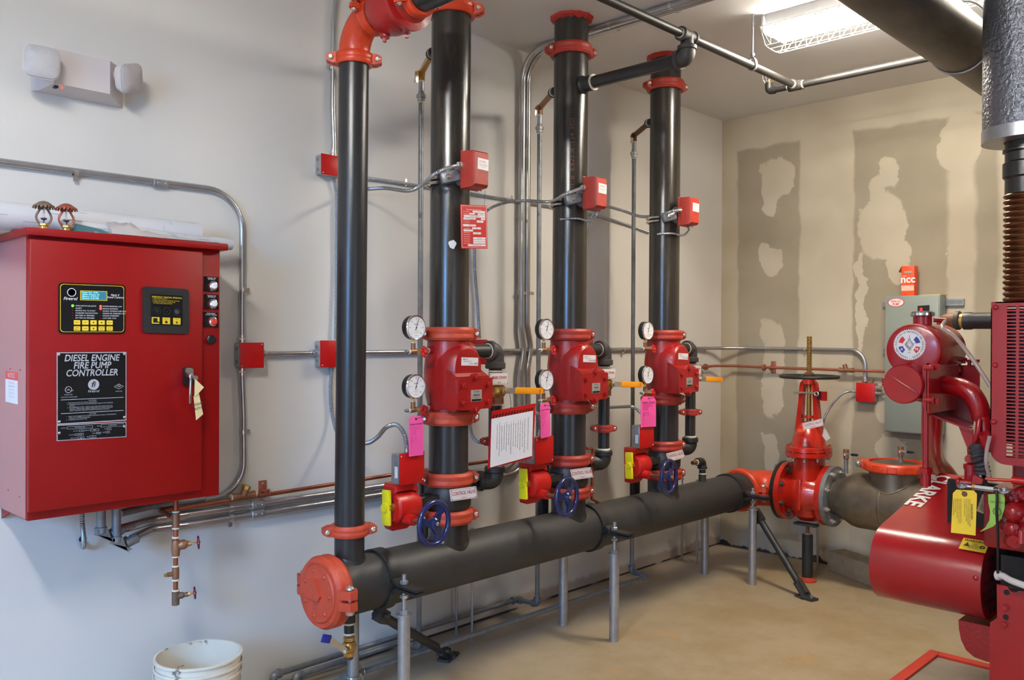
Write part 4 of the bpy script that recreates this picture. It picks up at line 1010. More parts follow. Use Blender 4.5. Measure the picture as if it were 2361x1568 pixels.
def wheel(b, c, ax, R_, n, hub='zinc'):
    a1, a2, ax = frame(ax); c = V(c); rs = []
    k = n*6
    for i in range(k):
        t_ = 2*math.pi*i/k; rr = R_*(1+.09*math.cos(n*t_)); d = a1*math.cos(t_)+a2*math.sin(t_)
        rs.append([c+d*(rr-R_*.26)+ax*.003, c+d*rr+ax*.003, c+d*(rr+.0008), c+d*rr-ax*.003, c+d*(rr-R_*.26)-ax*.003])
    b.rings(rs, False, close=True)
    for i in range(n):
        if i % 2 == 0 or n < 7:
            t_ = 2*math.pi*(i+.5)/n; d = a1*math.cos(t_)+a2*math.sin(t_); b.obox(c+d*R_*.2, c+d*R_*.85, R_*.2, .004, ax)
    b.cyl(c-ax*.005, c+ax*.005, R_*.32, n=16); b.cyl(c+ax*.004, c+ax*.0075, R_*.15, n=12, m=hub); return b
gu = make_gauge(RX[0], 1.524, 'upper pressure gauge on the first thick riser')
gl = copy_tree(gu, (0, 0, -.237), 'lower pressure gauge on the first thick riser')
for i in (1, 2):
    copy_tree(gu, (RX[i]-RX[0], 0, 0), 'upper pressure gauge on the %s thick riser' % NM[i]); copy_tree(gu, (RX[i]-RX[0], 0, -.237), 'lower pressure gauge on the %s thick riser' % NM[i])
# control (butterfly) valves with gear operators
def make_control(x):
    t = thing('control_valve', (x, HY, .74), 'black butterfly control valve with red gear box and blue handwheel on the first thick riser', 'valve', 'butterfly control valves low on the thick risers')
    b = MB('iron_dark'); b.lathe([(.083, .735), (.086, .76), (.096, .775), (.098, .81), (.096, .84), (.086, .86), (.083, .885)], (x, HY, 0), EZ, 40)
    b.cyl((x-.08, HY, .808), (x-.19, HY, .808), .028, n=24); b.rings([[V((x-.07, HY-.045, .80)), V((x-.07, HY+.045, .80)), V((x-.07, HY+.045, .835)), V((x-.07, HY-.045, .835))], [V((x-.185, HY-.03, .80)), V((x-.185, HY+.03, .80)), V((x-.185, HY+.03, .822)), V((x-.185, HY-.03, .822))]])
    b.cyl((x+.08, HY, .808), (x+.115, HY, .808), .022, n=20); b.build('valve_body', t)
    gx0, gx1, gy0 = x-.305, x-.195, HY-.01
    b = MB('gear_red')
    def prof(s): return [V((0, gy0+q[0]*s, q[1])) for q in ()]
    P = []
    for k in range(13): a = math.radians(-110+200*k/12); P.append((.062*math.cos(a)*1.0, .806+.066*math.sin(a)))
    poly = [(-.045, .715), (-.050, .90), (.030, .90), (.032, .872)]+[(.012+.052*math.cos(math.radians(90-200*k/12)), .806+.062*math.sin(math.radians(90-200*k/12))) for k in range(13)]+[(.0, .712)]
    R1 = [V((gx0, gy0-u*1.0, v_)) for u, v_ in poly]; R2_ = [V((gx0+.075, gy0-u, v_)) for u, v_ in poly]
    cz = .805; R3 = [V((gx1, gy0-u*.85, cz+(v_-cz)*.80)) for u, v_ in poly]; R0 = [V((gx0-.010, gy0-u*.86, cz+(v_-cz)*.88)) for u, v_ in poly]
    b.rings([R0, R1, R2_, R3]); b.cyl((gx0+.035, gy0-.04, .765), (gx0+.035, gy0-.095, .762), .024, .020, n=18)
    for (u, v_) in ((.02, .765), (-.03, .745), (.045, .842), (-.03, .885)): b.dome((gx0-.009, gy0-u, v_), -EX, .006, .004)
    b.build('gear_box', t)
    b = MB('brass'); b.cyl((gx0-.008, gy0-.012, .812), (gx0-.030, gy0-.012, .812), .019, n=20); b.cyl((gx0-.03, gy0-.012, .812), (gx0-.05, gy0-.012, .812), .007, n=12, m='zinc'); b.build('indicator_shaft', t)
    b = MB('yellow'); c = V((gx0-.040, gy0-.012, .812))
    b.cyl(c+EX*.012, c-EX*.014, .017, n=20); b.box(c+EZ*.040+EX*.002, (.014, .046, .060), Matrix.Rotation(math.radians(-3), 3, 'X'), .004); b.box(c-EZ*.040+EX*.002, (.014, .046, .060), Matrix.Rotation(math.radians(-3), 3, 'X'), .004); b.box(c, (.012, .040, .045), None, .004); b.build('indicator_flag', t, 'yellow position indicator flag')
    w0 = V((gx0+.035, gy0-.09, .762)); wc = V((x-.262, HY-.215, .768))
    b = MB('rusty'); b.cyl(w0, wc+V((0, .0, 0)), .0085, n=14); b.build('wheel_shaft', t)
    ax = V((.12, -1, .0)).normalized(); a1, a2, _ = frame(ax); b = MB('blue'); b.torus(wc, ax, .082, .0105, 44, 12)
    for k in range(3):
        a = math.radians(90+120*k+20); d = a1*math.cos(a)+a2*math.sin(a); sd = ax.cross(d)
        b.rings([[wc+d*.012+sd*.020+ax*.010, wc+d*.012-sd*.020+ax*.010, wc+d*.012-sd*.020-ax*.004, wc+d*.012+sd*.020-ax*.004], [wc+d*.045+sd*.010+ax*.006, wc+d*.045-sd*.010+ax*.006, wc+d*.045-sd*.010-ax*.005, wc+d*.045+sd*.010-ax*.005], [wc+d*.080+sd*.026+ax*.004, wc+d*.080-sd*.026+ax*.004, wc+d*.080-sd*.026-ax*.005, wc+d*.080+sd*.026-ax*.005]])
    b.lathe([(.020, -.012), (.024, -.004), (.024, .008), (.016, .016)], wc, ax, 24); b.hexn(wc+ax*.015, ax, .008, .006, 'zinc'); b.build('hand_wheel', t, 'blue three-spoke handwheel')
    # tamper switch box
    bx0, bx1, by = x-.322, x-.195, HY-.075
    b = MB('galv'); b.bx((bx0+.001, by+.002, .905), (bx1-.001, by+.058, 1.025), .009); b.bx((bx0, by+.012, .93), (bx0+.002, by+.030, .975), 0, 'sign_white'); b.build('switch_box', t)
    b = MB('box_red'); b.bx((bx0, by, .903), (bx1, by+.003, 1.028), .0012); b.dome((bx0+.010, by, 1.016), -EY, .0035, .003, 'zinc'); b.dome((bx1-.008, by, .915), -EY, .0035, .003, 'zinc'); b.build('switch_cover', t)
    return t
cw = make_control(RX[0])
for i in (1, 2): copy_tree(cw, (RX[i]-RX[0], 0, 0), ['', 'black butterfly control valve with red gear box and blue handwheel on the middle thick riser', 'black butterfly control valve with red gear box and blue handwheel on the far thick riser'][i])
# couplings and riser pipes
for i, x in enumerate(RX):
    m = ['orange', 'coupling_red', 'coupling_red'][i]
    for z_, wd in ((1.500, 'above the red check valve'), (1.145, 'under the red check valve'), (.889, 'above the control valve'), (.731, 'below the control valve')):
        coupling((x, HY, z_), EZ, RR, eL, '%s coupling %s on the %s thick riser' % ('orange' if i == 0 else 'brick red', wd, NM[i]), m)
    zt_ = 2.855 if i == 0 else HC
    b = MB('pipe_black'); b.cyl((x, HY, 1.475), (x+.006, HY, zt_), RR, n=48)
    if i == 0:
        q = Y(1047, 563, HY-.084); b.ms.append('white'); 
        P = [(.016*(1+.18*math.sin(3*a))*math.cos(a), .018*(1+.12*math.cos(5*a))*math.sin(a)) for a in [k*math.pi/8 for k in range(16)]]
        ang_ = math.atan2(-.084, q.x-x)
        ring = [V((x, HY, 0))+V(((RR+.0008)*math.cos(-math.pi/2+(q.x-x)/RR+u/RR), (RR+.0008)*math.sin(-math.pi/2+(q.x-x)/RR+u/RR), q.z+v_)) for u, v_ in P]
        b._add(ring+[V((x, HY, 0))+V(((RR+.0012)*math.cos(-math.pi/2+(q.x-x)/RR), (RR+.0012)*math.sin(-math.pi/2+(q.x-x)/RR), q.z))], [(k, (k+1) % 16, 16) for k in range(16)], 'white')
    if i == 1:
        z_ = 2.60
        for s in '6.625 X .134 MSI':
            a = math.radians(-128); d = V((math.cos(a), math.sin(a), 0)); z_ += 0
        b.text('LBH  B  6.625 X .134  MSI', V((x, HY, 2.35))+V((math.cos(math.radians(-132)), math.sin(math.radians(-132)), 0))*RR, EZ, V((math.sin(math.radians(-132)), -math.cos(math.radians(-132)), 0)), .032, 'rusty', lift=.0012, wid=1.1)
    b.build('riser_pipe', label=['thick black riser pipe above the first check valve, with a white paint dab', 'thick black riser pipe above the middle check valve, with stencilled figures', 'thick black riser pipe above the far check valve'][i], cat='pipe', group='thick black riser pipes', origin=(x, HY, 1.475))
    b = MB('pipe_dark'); b.cyl((x, HY, .89), (x, HY, 1.145), RR, n=48); b.build('pipe_spool', label='short black pipe length between check valve and control valve on the %s thick riser' % NM[i], cat='pipe', group='short spools under the check valves')
coupling((RX[0]+.006, HY, 2.870), EZ, RR, V((-.6, .8, 0)), 'large bright orange coupling at the top of the first thick riser', 'orange_bright', .056, k=1.22, ear=.04)
b = MB('pipe_dark'); b.cyl((RX[0]+.006, HY, 2.872), (RX[0]+.006, HY, HC), RR, n=40); b.build('riser_pipe', label='short black pipe end above the top orange coupling, meeting the ceiling', cat='pipe')
coupling((RX[1]+.004, HY, 2.885), EZ, RR, eL, 'brick red coupling high on the middle thick riser', 'coupling_red', .054)
coupling((RX[2]+.004, HY, 2.885), EZ, RR, eL, 'brick red coupling high on the far thick riser', 'coupling_red', .054)
for i in (1, 2):
    b = MB('caulk'); random.seed(i+4); n = 36; rs = []
    rad = [RR+.020+random.uniform(-.003, .005) for _ in range(n)]; hh = [.022+random.uniform(-.004, .006) for _ in range(n)]
    for k in range(n):
        a = 2*math.pi*k/n; d = V((math.cos(a), math.sin(a), 0)); c = V((RX[i]+.006, HY, HC))
        rs.append([c+d*(RR+.001), c+d*rad[k], c+d*(rad[k]-.003)-EZ*hh[k]*.5, c+d*(RR+.001)-EZ*hh[k]])
    b.rings(rs, False, close=True); b.build('firestop_collar', label='red firestop collar where the %s thick riser meets the ceiling' % NM[i], cat='firestop', group='red firestop collars at the ceiling')

# ================================================================== FLOW SWITCHES, SIGNS, TRIM
def make_switch(x):
    t = thing('flow_switch', (x, HY-RR, 2.11), 'red flow switch box with paper label on the first thick riser', 'flow switch', 'red flow switches on the thick risers')
    yb, yf = HY-.125, HY-.20; zc_ = 2.172; b = MB('galv_dull')
    b.lathe([(.050, 0), (.046, .018), (.034, .03), (.034, .05)], (x, HY-.078, zc_-.012), -EY, 28)
    b.obox((x-.095, HY-.052, zc_-.035), (x-.03, HY-.10, zc_-.015), .05, .05, EZ, .012); b.obox((x+.095, HY-.052, zc_-.035), (x+.03, HY-.10, zc_-.015), .05, .05, EZ, .012); b.build('saddle', t)
    b = MB('zinc')
    for s in (-.010, .010): b.tube([V((x+(RR+.006+.012)*math.cos(a), HY+(RR+.010)*math.sin(a), zc_-.035+s)) for a in [math.radians(200-220*k/20) for k in range(21)]]+[V((x+.105, HY-.05, zc_-.03+s)), V((x+.09, HY-.075, zc_-.03+s))], .0055, 8)
    b.build('u_bolt', t)
    for s in (-1, 1):
        b = MB('zinc'); b.hexn((x+s*.088, HY-.085, zc_-.028), V((0, -1, 0)), .013, .010); b.cyl((x+s*.088, HY-.08, zc_-.028), (x+s*.088, HY-.112, zc_-.028), .006, n=12); b.build('nut', t)
    b = MB('coupling_red'); b.bx((x-.052, yb-.004, zc_-.078), (x+.044, yb, zc_+.080), .001)
    w0, w1 = x-.050, x+.042
    b.rings([[V((w0, yb-.003, zc_-.076)), V((w1, yb-.003, zc_-.076)), V((w1, yb-.003, zc_+.076)), V((w0, yb-.003, zc_+.076))], [V((w0+.004, yf+.012, zc_-.072)), V((w1-.004, yf+.012, zc_-.072)), V((w1-.004, yf+.012, zc_+.074)), V((w0+.004, yf+.012, zc_+.074))], [V((w0+.012, yf, zc_-.062)), V((w1-.008, yf, zc_-.062)), V((w1-.008, yf, zc_+.066)), V((w0+.012, yf, zc_+.066))]])
    b.dome((x+.02, yf+.03, zc_-.080), -EZ, .005, .004); b.build('housing', t)
    b = MB('sign_white'); b.box((x+.004, yf-.0006, zc_+.020), (.060, .0014, .046), Matrix.Rotation(math.radians(2), 3, 'Y')); o = V((x+.004, yf-.0014, zc_+.020))
    b.text('POTTER', o+V((-.004, 0, .010)), EX, EZ, .0095, 'orange_bright', lift=.0003, bold=.01)
    for k, s in enumerate(['VANE TYPE WATERFLOW', 'SWITCH W/ RETARD', 'VSR-F']): b.text(s, o+V((.0, 0, -.001-.006*k)), EX, EZ, .0042, 'dark_ink', lift=.0003)
    b.build('paper_label', t, 'white printed label')
    return t
fs = make_switch(RX[0])
for i in (1, 2): copy_tree(fs, (RX[i]-RX[0], 0, 0), 'red flow switch box with paper label on the %s thick riser' % NM[i])
ys_ = HY-.135
cable([Y(800, 440, -.02), Y(850, 436, -.12), Y(890, 434, -.25), Y(940, 440, -.36), Y(970, 428, -.45), Y(1005, 400, ys_), Y(1045, 384, ys_), Y(1068, 381, ys_)], FR, 'armoured cable swooping from behind the slim riser to the first flow switch', conn=[(Y(1068, 381, ys_), -EX)])
cable([Y(1106, 781, -.03), Y(1101, 700, -.02), Y(1094, 600, -.02), Y(1100, 520, -.03), Y(1125, 484, -.07), Y(1170, 466, -.15), Y(1215, 463, -.28), Y(1268, 465, -.42), Y(1302, 449, ys_), Y(1335, 436, ys_), Y(1350, 433, ys_)], FR, 'armoured cable rising behind the first riser and arching to the middle flow switch', conn=[(Y(1350, 433, ys_), -EX)])
cable([Y(1350, 784, -.03), Y(1346, 680, -.02), Y(1350, 560, -.02), Y(1362, 505, -.05), Y(1392, 478, -.12), Y(1430, 484, -.25), Y(1475, 499, -.38), Y(1515, 497, -.50), Y(1552, 487, ys_), Y(1572, 485, ys_)], FR, 'armoured cable rising behind the middle riser and arching to the far flow switch', conn=[(Y(1572, 485, ys_), -EX)])
for k, (x, lab) in enumerate(((1.0, ''),)): pass
cable([W(796, 405, -.014), W(870, 414, -.014), W(985, 431, -.014), W(1085, 446, -.014), W(1180, 462, -.014), W(1280, 478, -.014), W(1370, 496, -.014), W(1440, 516, -.014), W(1498, 536, -.014)], .0075, 'thin armoured cable fixed along the wall below the upper box, behind all risers', straps=[W(936, 425, -.014), W(1180, 462, -.014)])
# tails at the far side of each switch (cable loop)
for i, x in enumerate(RX):
    b = MB('flex'); b.flex([V((x+.044, ys_, 2.165)), V((x+.09, ys_+.01, 2.16)), V((x+.125, ys_+.10, 2.14)), V((x+.09, HY+.06, 2.11))] if i == 0 else [V((x+.03, ys_, 2.095)), V((x+.035, ys_, 2.075)), V((x+.02, ys_+.03, 2.05)), V((x-.05, HY-.09, 2.055)), V((x-.085, HY-.01, 2.055))], .006)
    if i != 0: b.build('armoured_cable', label='thin armoured cable looping under the %s flow switch' % NM[i], cat='cable')
    else: b.build('armoured_cable', label='thin armoured cable looping around the right of the first flow switch', cat='cable')
for (pts, lab) in (([W(770, 412, -.02), W(776, 450, -.014), W(776, 498, -.014), W(776, 640, -.014), W(774, 784, -.02)], 'armoured cable between the two junction boxes behind the slim riser'),):
    cable(pts, .0085, lab)
cable([Y(765, 848, -.02), Y(762, 900, -.016), Y(768, 965, -.02), Y(788, 1010, -.08), Y(840, 1022, -.22), Y(868, 1010, -.32), Y(890, 986, -.42), Y(915, 980, -.50), Y(932, 1002, -.555), Y(938, 1032, -.56), Y(939, 1044, -.56)], .0095, 'armoured cable looping from behind the slim riser into the first tamper switch box', conn=[(V((Y(939, 1044, -.56).x, -.56, 1.028)), EZ)])
def tamp(i):
    x = RX[i]-.255; return V((x, -.556, 1.028))
c1 = tamp(1); cable([Y(1092, 842, -.03), Y(1086, 930, -.02), Y(1083, 970, -.03), Y(1092, 1010, -.10), Y(1120, 1020, -.22), Y(1165, 990, -.42), Y(1215, 960, -.55), c1+V((-.01, 0, .10)), c1+V((0, 0, .02))], .0085, 'armoured cable dropping behind the first riser and over to the middle tamper switch box', conn=[(c1, EZ)])
c2 = tamp(2); cable([Y(1352, 840, -.03), Y(1352, 900, -.02), Y(1362, 934, -.06), Y(1400, 939, -.20), Y(1437, 938, -.40), c2+V((-.05, .03, .09)), c2+V((-.005, 0, .05)), c2+V((0, 0, .02))], .0085, 'armoured cable arching from behind the middle riser into the far tamper switch box', conn=[(c2, EZ)])

# main drain trim: elbow, ball valve, drop, elbow (built once, copied)
def make_drain(x):
    dx = x+.282; y = HY+.005; R = .030; t = thing('main_drain', (dx, y, .85), 'black main drain line with brass ball valve and orange lever beside the first thick riser', 'drain pipe', 'main drain lines beside the thick risers')
    b = MB('iron_dark'); b.cyl((x+.12, HY, 1.425), (dx-.045, y, 1.425), .030); b.build('inlet_nipple', t)
    b = MB('tape'); b.lathe([(.0345, 0), (.0345, .006)], (dx-.050, y, 1.425), EX, 28); b.lathe([(.0315, 0), (.0315, .008)], (dx, y, 1.330), EZ, 28); b.lathe([(.0315, 0), (.0315, .008)], (dx, y, 1.182), EZ, 28); b.lathe([(.034, 0), (.034, .010)], (dx, y, .908), EZ, 28); b.build('thread_tape', t)
    b = MB('iron'); e = fillet([(dx-.044, y, 1.425), (dx, y, 1.425), (dx, y, 1.36)], .040, 9); b.tube(e, .039, 28); b.lathe([(.041, 0), (.046, .004), (.046, .022), (.041, .026)], (dx-.046, y, 1.425), EX, 28); b.lathe([(.041, 0), (.046, .004), (.046, .026), (.041, .030)], (dx, y, 1.345), EZ, 28); b.build('elbow', t)
    b = MB('iron_dark'); b.cyl((dx, y, 1.285), (dx, y, 1.35), .0295); b.build('upper_nipple', t)
    b = MB('brass'); b.lathe([(.038, 0), (.038, .026)], (dx, y, 1.272), EZ, 6); b.lathe([(.034, 0), (.046, .016), (.048, .034), (.044, .052), (.036, .060)], (dx, y, 1.214), EZ, 32); b.lathe([(.038, 0), (.038, .028)], (dx, y, 1.188), EZ, 8, 'bronze'); b.cyl((dx, y-.03, 1.25), (dx, y-.068, 1.25), .012); b.build('valve_body', t)
    b = MB('zinc'); b.hexn((dx, y-.066, 1.25), -EY, .011, .010); b.obox((dx-.014, y-.064, 1.25), (dx+.075, y-.064, 1.246), .026, .003, EY); lv = b.build('lever', t)
    b = MB('handle_orange'); b.obox((dx+.062, y-.064, 1.247), (dx+.232, y-.064, 1.238), .008, .030, EZ, .0035, m='handle_orange'); b.cyl((dx+.232, y-.068, 1.238), (dx+.232, y-.060, 1.238), .015); b.build('grip', lv, 'orange lever grip')
    b = MB('pipe_dark'); b.cyl((dx, y, .905), (dx, y, 1.185), .0302, n=28); b.build('drop_pipe', t)
    b = MB('iron_dark'); e = fillet([(dx, y, .900), (dx, y, .845), (dx-.06, y+.03, .845)], .045, 9); b.tube(e, .0395, 28); b.lathe([(.040, 0), (.0465, .004), (.0465, .024), (.040, .030)], (dx, y, .880), EZ, 28); b.lathe([(.040, 0), (.0455, .004), (.0455, .02), (.040, .024)], (dx-.05, y+.025, .845), V((-.06, .03, 0)), 28)
    b.build('lower_elbow', t)
    b = MB('pipe_dark'); b.tube(fillet([(dx-.06, y+.03, .845), (dx-.085, y+.10, .845), (x+.14, -.235, .845), (x+.135, -.22, .80), (x+.135, -.22, .50)], .05, 6), .0302, 20); b.build('return_pipe', t)
    b = MB('sign_white'); o = V((dx-.028, y-.052, 1.302)); R3 = Matrix.Rotation(math.radians(1.5), 3, 'Y'); b.box(o, (.118, .002, .052), R3, .0009)
    q = o-EY*.0011
    for s in (-1, 1): b.box(q+EZ*s*.0225, (.110, .0006, .0009), R3, m='red_ink'); b.box(q+EX*s*.055, (.0009, .0006, .045), R3, m='red_ink')
    b.text('MAIN DRAIN', q+EZ*.006, EX, EZ, .0205, 'red_ink', lift=.0006, wid=.78, bold=.004); b.text('Zone', q-EZ*.015, EX, EZ, .0095, 'red_ink', lift=.0006)
    b.tube([o+V((.02, 0, .024)), V((dx, y-.036, 1.345)), V((dx-.01, y-.036, 1.345)), o+V((-.02, 0, .024))], .0008, 5, 'wire')
    for u in (-.053, .053):
        for v_ in (-.021, .021): b.dome(q+EX*u+EZ*v_, -EY, .0018, .0008, 'dark_ink')
    b.build('drain_sign', t, 'white sign lettered MAIN DRAIN in red')
    return t
md = make_drain(RX[0])
for i in (1, 2): copy_tree(md, (RX[i]-RX[0], 0, 0), 'black main drain line with brass ball valve and orange lever beside the %s thick riser' % NM[i])
for i in range(3):
    coupling((RX[i]+.282, HY+.005, 1.02 if i != 2 else 1.055), EZ, .0305, V((-.85, .5, 0)), 'small brick red coupling on the drain drop beside the %s thick riser' % NM[i], 'coupling_red', .038, k=1.28, ear=.026, bs=.75, name='small_coupling', group='small couplings on the drain drops')
# drain header running behind the main header and along the unpainted wall
b = MB('iron_dark'); b.tube(fillet([(2.20, -.22, .50), (5.27, -.22, .50), (5.27, -.22, .44), (5.27, -2.6, .40)], [.02, .08], 8), .045, 28)
b.build('drain_header', label='long black drain pipe low behind the header, running on behind the gate valve', cat='pipe')
def rodp(px, py, ztop, label, r=.0065, y=None):
    p = Z(px, py, 0) if y is None else V(y); b = MB('galv'); b.cyl((p.x, p.y, 0), (p.x, p.y, ztop), r, n=12); b.hexn((p.x, p.y, 0), EZ, r*1.8, .006); b.hexn((p.x, p.y, ztop-.012), EZ, r*1.8, .010)
    b.build('support_rod', label=label, cat='support rod', group='thin rods holding the drain pipe off the floor')
for (px, py, lab) in ((1052, 1462, 'thin rod nearest the wall under the first thick riser'), (1088, 1480, 'thin rod farther from the wall under the first thick riser'), (1572, 1292, 'thin rod nearest the wall under the far thick riser'), (1607, 1300, 'thin rod farther from the wall under the far thick riser')):
    p = Z(px, py, 0); rodp(0, 0, .56, lab, y=(p.x, -.155 if p.y > -.12 else -.285, 0)) if False else rodp(px, py, .555, lab)
for k, (xx, lab) in enumerate(((5.335, 'thin rod nearest the unpainted wall behind the gate valve'), (5.205, 'thin rod left of the other behind the gate valve'))): rodp(0, 0, .46, lab, y=(xx, -.80, 0))
# bars the rods carry (trapeze under the drain pipe)
for (a, c, lab) in (((2.877, -.03, .448), (2.877, -.30, .448), 'short steel bar under the drain pipe behind the first thick riser'), ((4.893, -.04, .448), (4.893, -.30, .448), 'short steel bar under the drain pipe near the header elbow'), ((5.18, -.80, .375), (5.36, -.80, .375), 'short steel bar under the drain pipe behind the gate valve')):
    b = MB('galv_dull'); b.obox(a, c, .03, .014, EZ); b.build('support_bar', label=lab, cat='support bar', group='short steel bars under the drain pipe')

# auxiliary galvanized drip lines: brass elbow valve near the top of each riser, dropping behind
def drip(i, pxv, ztop, yv, bottom, label):
    x = RX[i]; xv = Y(pxv, 500, yv).x; t = thing('test_line', (xv, yv, 0), label, 'galvanized pipe')
    zt = ztop; a0 = V((x-.035, HY+.070, zt)); a1 = V((xv, yv, zt-.012))
    d = (a1-a0).normalized()
    b = MB('iron'); b.cyl(a0, a0+d*.05, .019); b.lathe([(.020, 0), (.025, .004), (.025, .016), (.020, .02)], a0+d*.025, d, 20); b.build('bushing', t)
    b = MB(['brass', 'bronze', 'rusty'][i]); b.cyl(a0+d*.045, a1, .015); b.sph(a1, .019); b.cyl(a1, a1-EZ*.035, .0165, n=8); b.cyl(a1-d*0, a1+V((-.035, -.01, -.012)), .011); b.build('angle_valve', t)
    b = MB('zinc'); b.obox(a1+V((-.036, -.012, -.005)), a1+V((-.040, -.012, -.055)), .022, .004, EY, .001); b.build('lever', t)
    b = MB('tape'); b.cyl(a1-EZ*.041, a1-EZ*.034, .0135); b.cyl(a1-EZ*.138, a1-EZ*.131, .0135); b.cyl(a0+d*.022, a0+d*.026, .0215); b.build('thread_tape', t)
    b = MB('galv'); b.cyl(a1-EZ*.041, a1-EZ*.09, .0125); b.lathe([(.014, 0), (.017, .004), (.017, .018), (.022, .019), (.022, .034), (.016, .036), (.014, .050)], a1-EZ*.133, EZ, 8); b.build('union', t)
    b = MB('galv_dull'); rr = .0122; pts = [a1-EZ*.137]+bottom(xv, yv); b.tube(fillet(pts, .008, 4), rr, 16); b.build('pipe_run', t)
    for k, p in enumerate(pts[1:-1] if i != 9 else []):
        b = MB('galv_dull'); u = (pts[k]-p).normalized(); v_ = (pts[k+2]-p).normalized(); b.tube(fillet([p+u*.03, p, p+v_*.03], .014, 6), .0165, 16)
        b.cyl(p+u*.022, p+u*.034, .0195, n=18); b.cyl(p+v_*.022, p+v_*.034, .0195, n=18); b.build('elbow', t)
    return t
def bot0(xv, yv):
    xe = Y(684, 1562, -.10).x; return [V((xv, yv, .062)), V((xv-.004, -.092, .062)), V((xe, -.092, .062)), V((xe, -.092, .0))]
def bot1(xv, yv):
    xe = Y(630, 1558, -.05).x; return [V((xv, yv, .086)), V((xv, -.05, .076)), V((xe, -.05, .076)), V((xe, -.05, .0))]
def bot2(xv, yv):
    return [V((xv, yv, .098)), V((4.12, -.327, .098)), V((1.78, -.327, .098)), V((1.78, -.327, .0))]
drip(0, 970, 2.705, -.20, bot0, 'galvanized drip line behind the first thick riser, with yellowish brass elbow valve on top')
drip(1, 1243, 2.70, -.20, bot1, 'galvanized drip line behind the middle thick riser, with brown elbow valve on top')
drip(2, 1461, 2.695, -.205, bot2, 'galvanized line from behind the far thick riser, running low along the floor')
p = V((4.12, -.327, .098))
b = MB('zinc'); px_ = 2.03; b.torus((CX0, HY+.165, .10), EZ, .027, .004, 24, 8); b.obox((CX0+.02, HY+.15, .10), (CX0+.045, p.y, .10), .02, .004, EZ); b.torus((CX0+.06, p.y, .098), EX, .0155, .003, 20, 6); b.cyl((CX0+.06, p.y, .11), (CX0+.06, p.y, .135), .004, n=8); b.cyl((CX0+.06, p.y, .088), (CX0+.06, p.y, .06), .004, n=8)
b.build('pipe_clip', label='small zinc clip tying the low galvanized pipe to the rear post', cat='pipe clip')

# small copper bypass and outlet on the header by the middle and far risers
b = MB('copper'); q0 = Y(1352, 1034, -.50); q1 = Y(1367, 1034, -.50); q2 = Y(1364, 1150, -.50); q3 = Y(1388, 1158, -.50)
b.tube(fillet([q0, q1, q2, q3+V((.02, 0, -.02))], .012, 5), .0075, 12); b.build('copper_bypass', label='small bent copper tube just right of the middle control valve', cat='copper tube')
t = thing('fill_line', (4.42, HY, HZ+HR), 'short black elbow pipe standing on the header past the far thick riser', 'pipe')
hz = Y(1608, 1070, HY).z; b = MB('pipe_dark'); b.cyl((4.42, HY, HZ+HR+.045), (4.42, HY, hz-.03), .0195); b.build('nipple', t)
b = MB('tape'); b.cyl((4.42, HY, HZ+HR+.040), (4.42, HY, HZ+HR+.046), .0225); b.cyl((4.42, HY, hz-.036), (4.42, HY, hz-.030), .022); b.cyl((4.355, HY, hz+.012), (4.360, HY, hz+.012), .016); b.build('thread_tape', t)
b = MB('iron_dark'); b.tube(fillet([(4.42, HY, hz-.03), (4.42, HY, hz+.012), (4.365, HY, hz+.012)], .028, 7), .0235, 20); b.lathe([(.024, 0), (.029, .004), (.029, .014), (.024, .018)], (4.42, HY, hz-.034), EZ, 20); b.build('elbow', t)
b = MB('rusty'); b.cyl((4.36, HY, hz+.012), (RX[2]+.30, HY, hz+.012), .0115); b.build('connector', t)

# control valve signs, tags and the clipboard (things hanging: each its own object)
def sign(fn, v, tl, tr, bl, l1, l2, label, s1=.45, wid=.74, wire=None):
    p = Panel(fn, v, tl, tr, bl); b = MB('sign_white'); p.quad(b, th=.0025, rr=.003); p.border(b, .0035, .0010, 'red_ink', .0025)
    p.text(b, l1, .5, .42, p.h*s1, 'red_ink', lift=.0032, wid=wid, bold=.006); p.text(b, l2, .5, .80, p.h*.2, 'red_ink', lift=.0032)
    for u in (.05, .95):
        for v_ in (.11, .89): b.dome(p.p(u, v_, .0025), p.n, .0022, .001, 'dark_ink')
    if wire: b.tube([p.p(.05, .1, .003), wire, p.p(.95, .1, .003)], .0008, 5, 'wire')
    b.build('valve_sign', label=label, cat='sign', group='white control valve signs with red letters')
sign(Y, HY-.108, (1036, 1129), (1097, 1121), (1039, 1156), 'CONTROL VALVE', 'Zone 1', 'white CONTROL VALVE sign hanging across the first thick riser')
sign(Y, HY-.108, (1314, 1083), (1361.5, 1077), (1320, 1107), 'CONTROL VALVE', 'Zone 2', 'white CONTROL VALVE sign hanging across the middle thick riser')
sign(Y, HY-.108, (1535, 1046), (1573, 1036.5), (1541.5, 1065), 'CONTROL VALVE', 'Zone 3', 'white CONTROL VALVE sign tilted across the far thick riser')
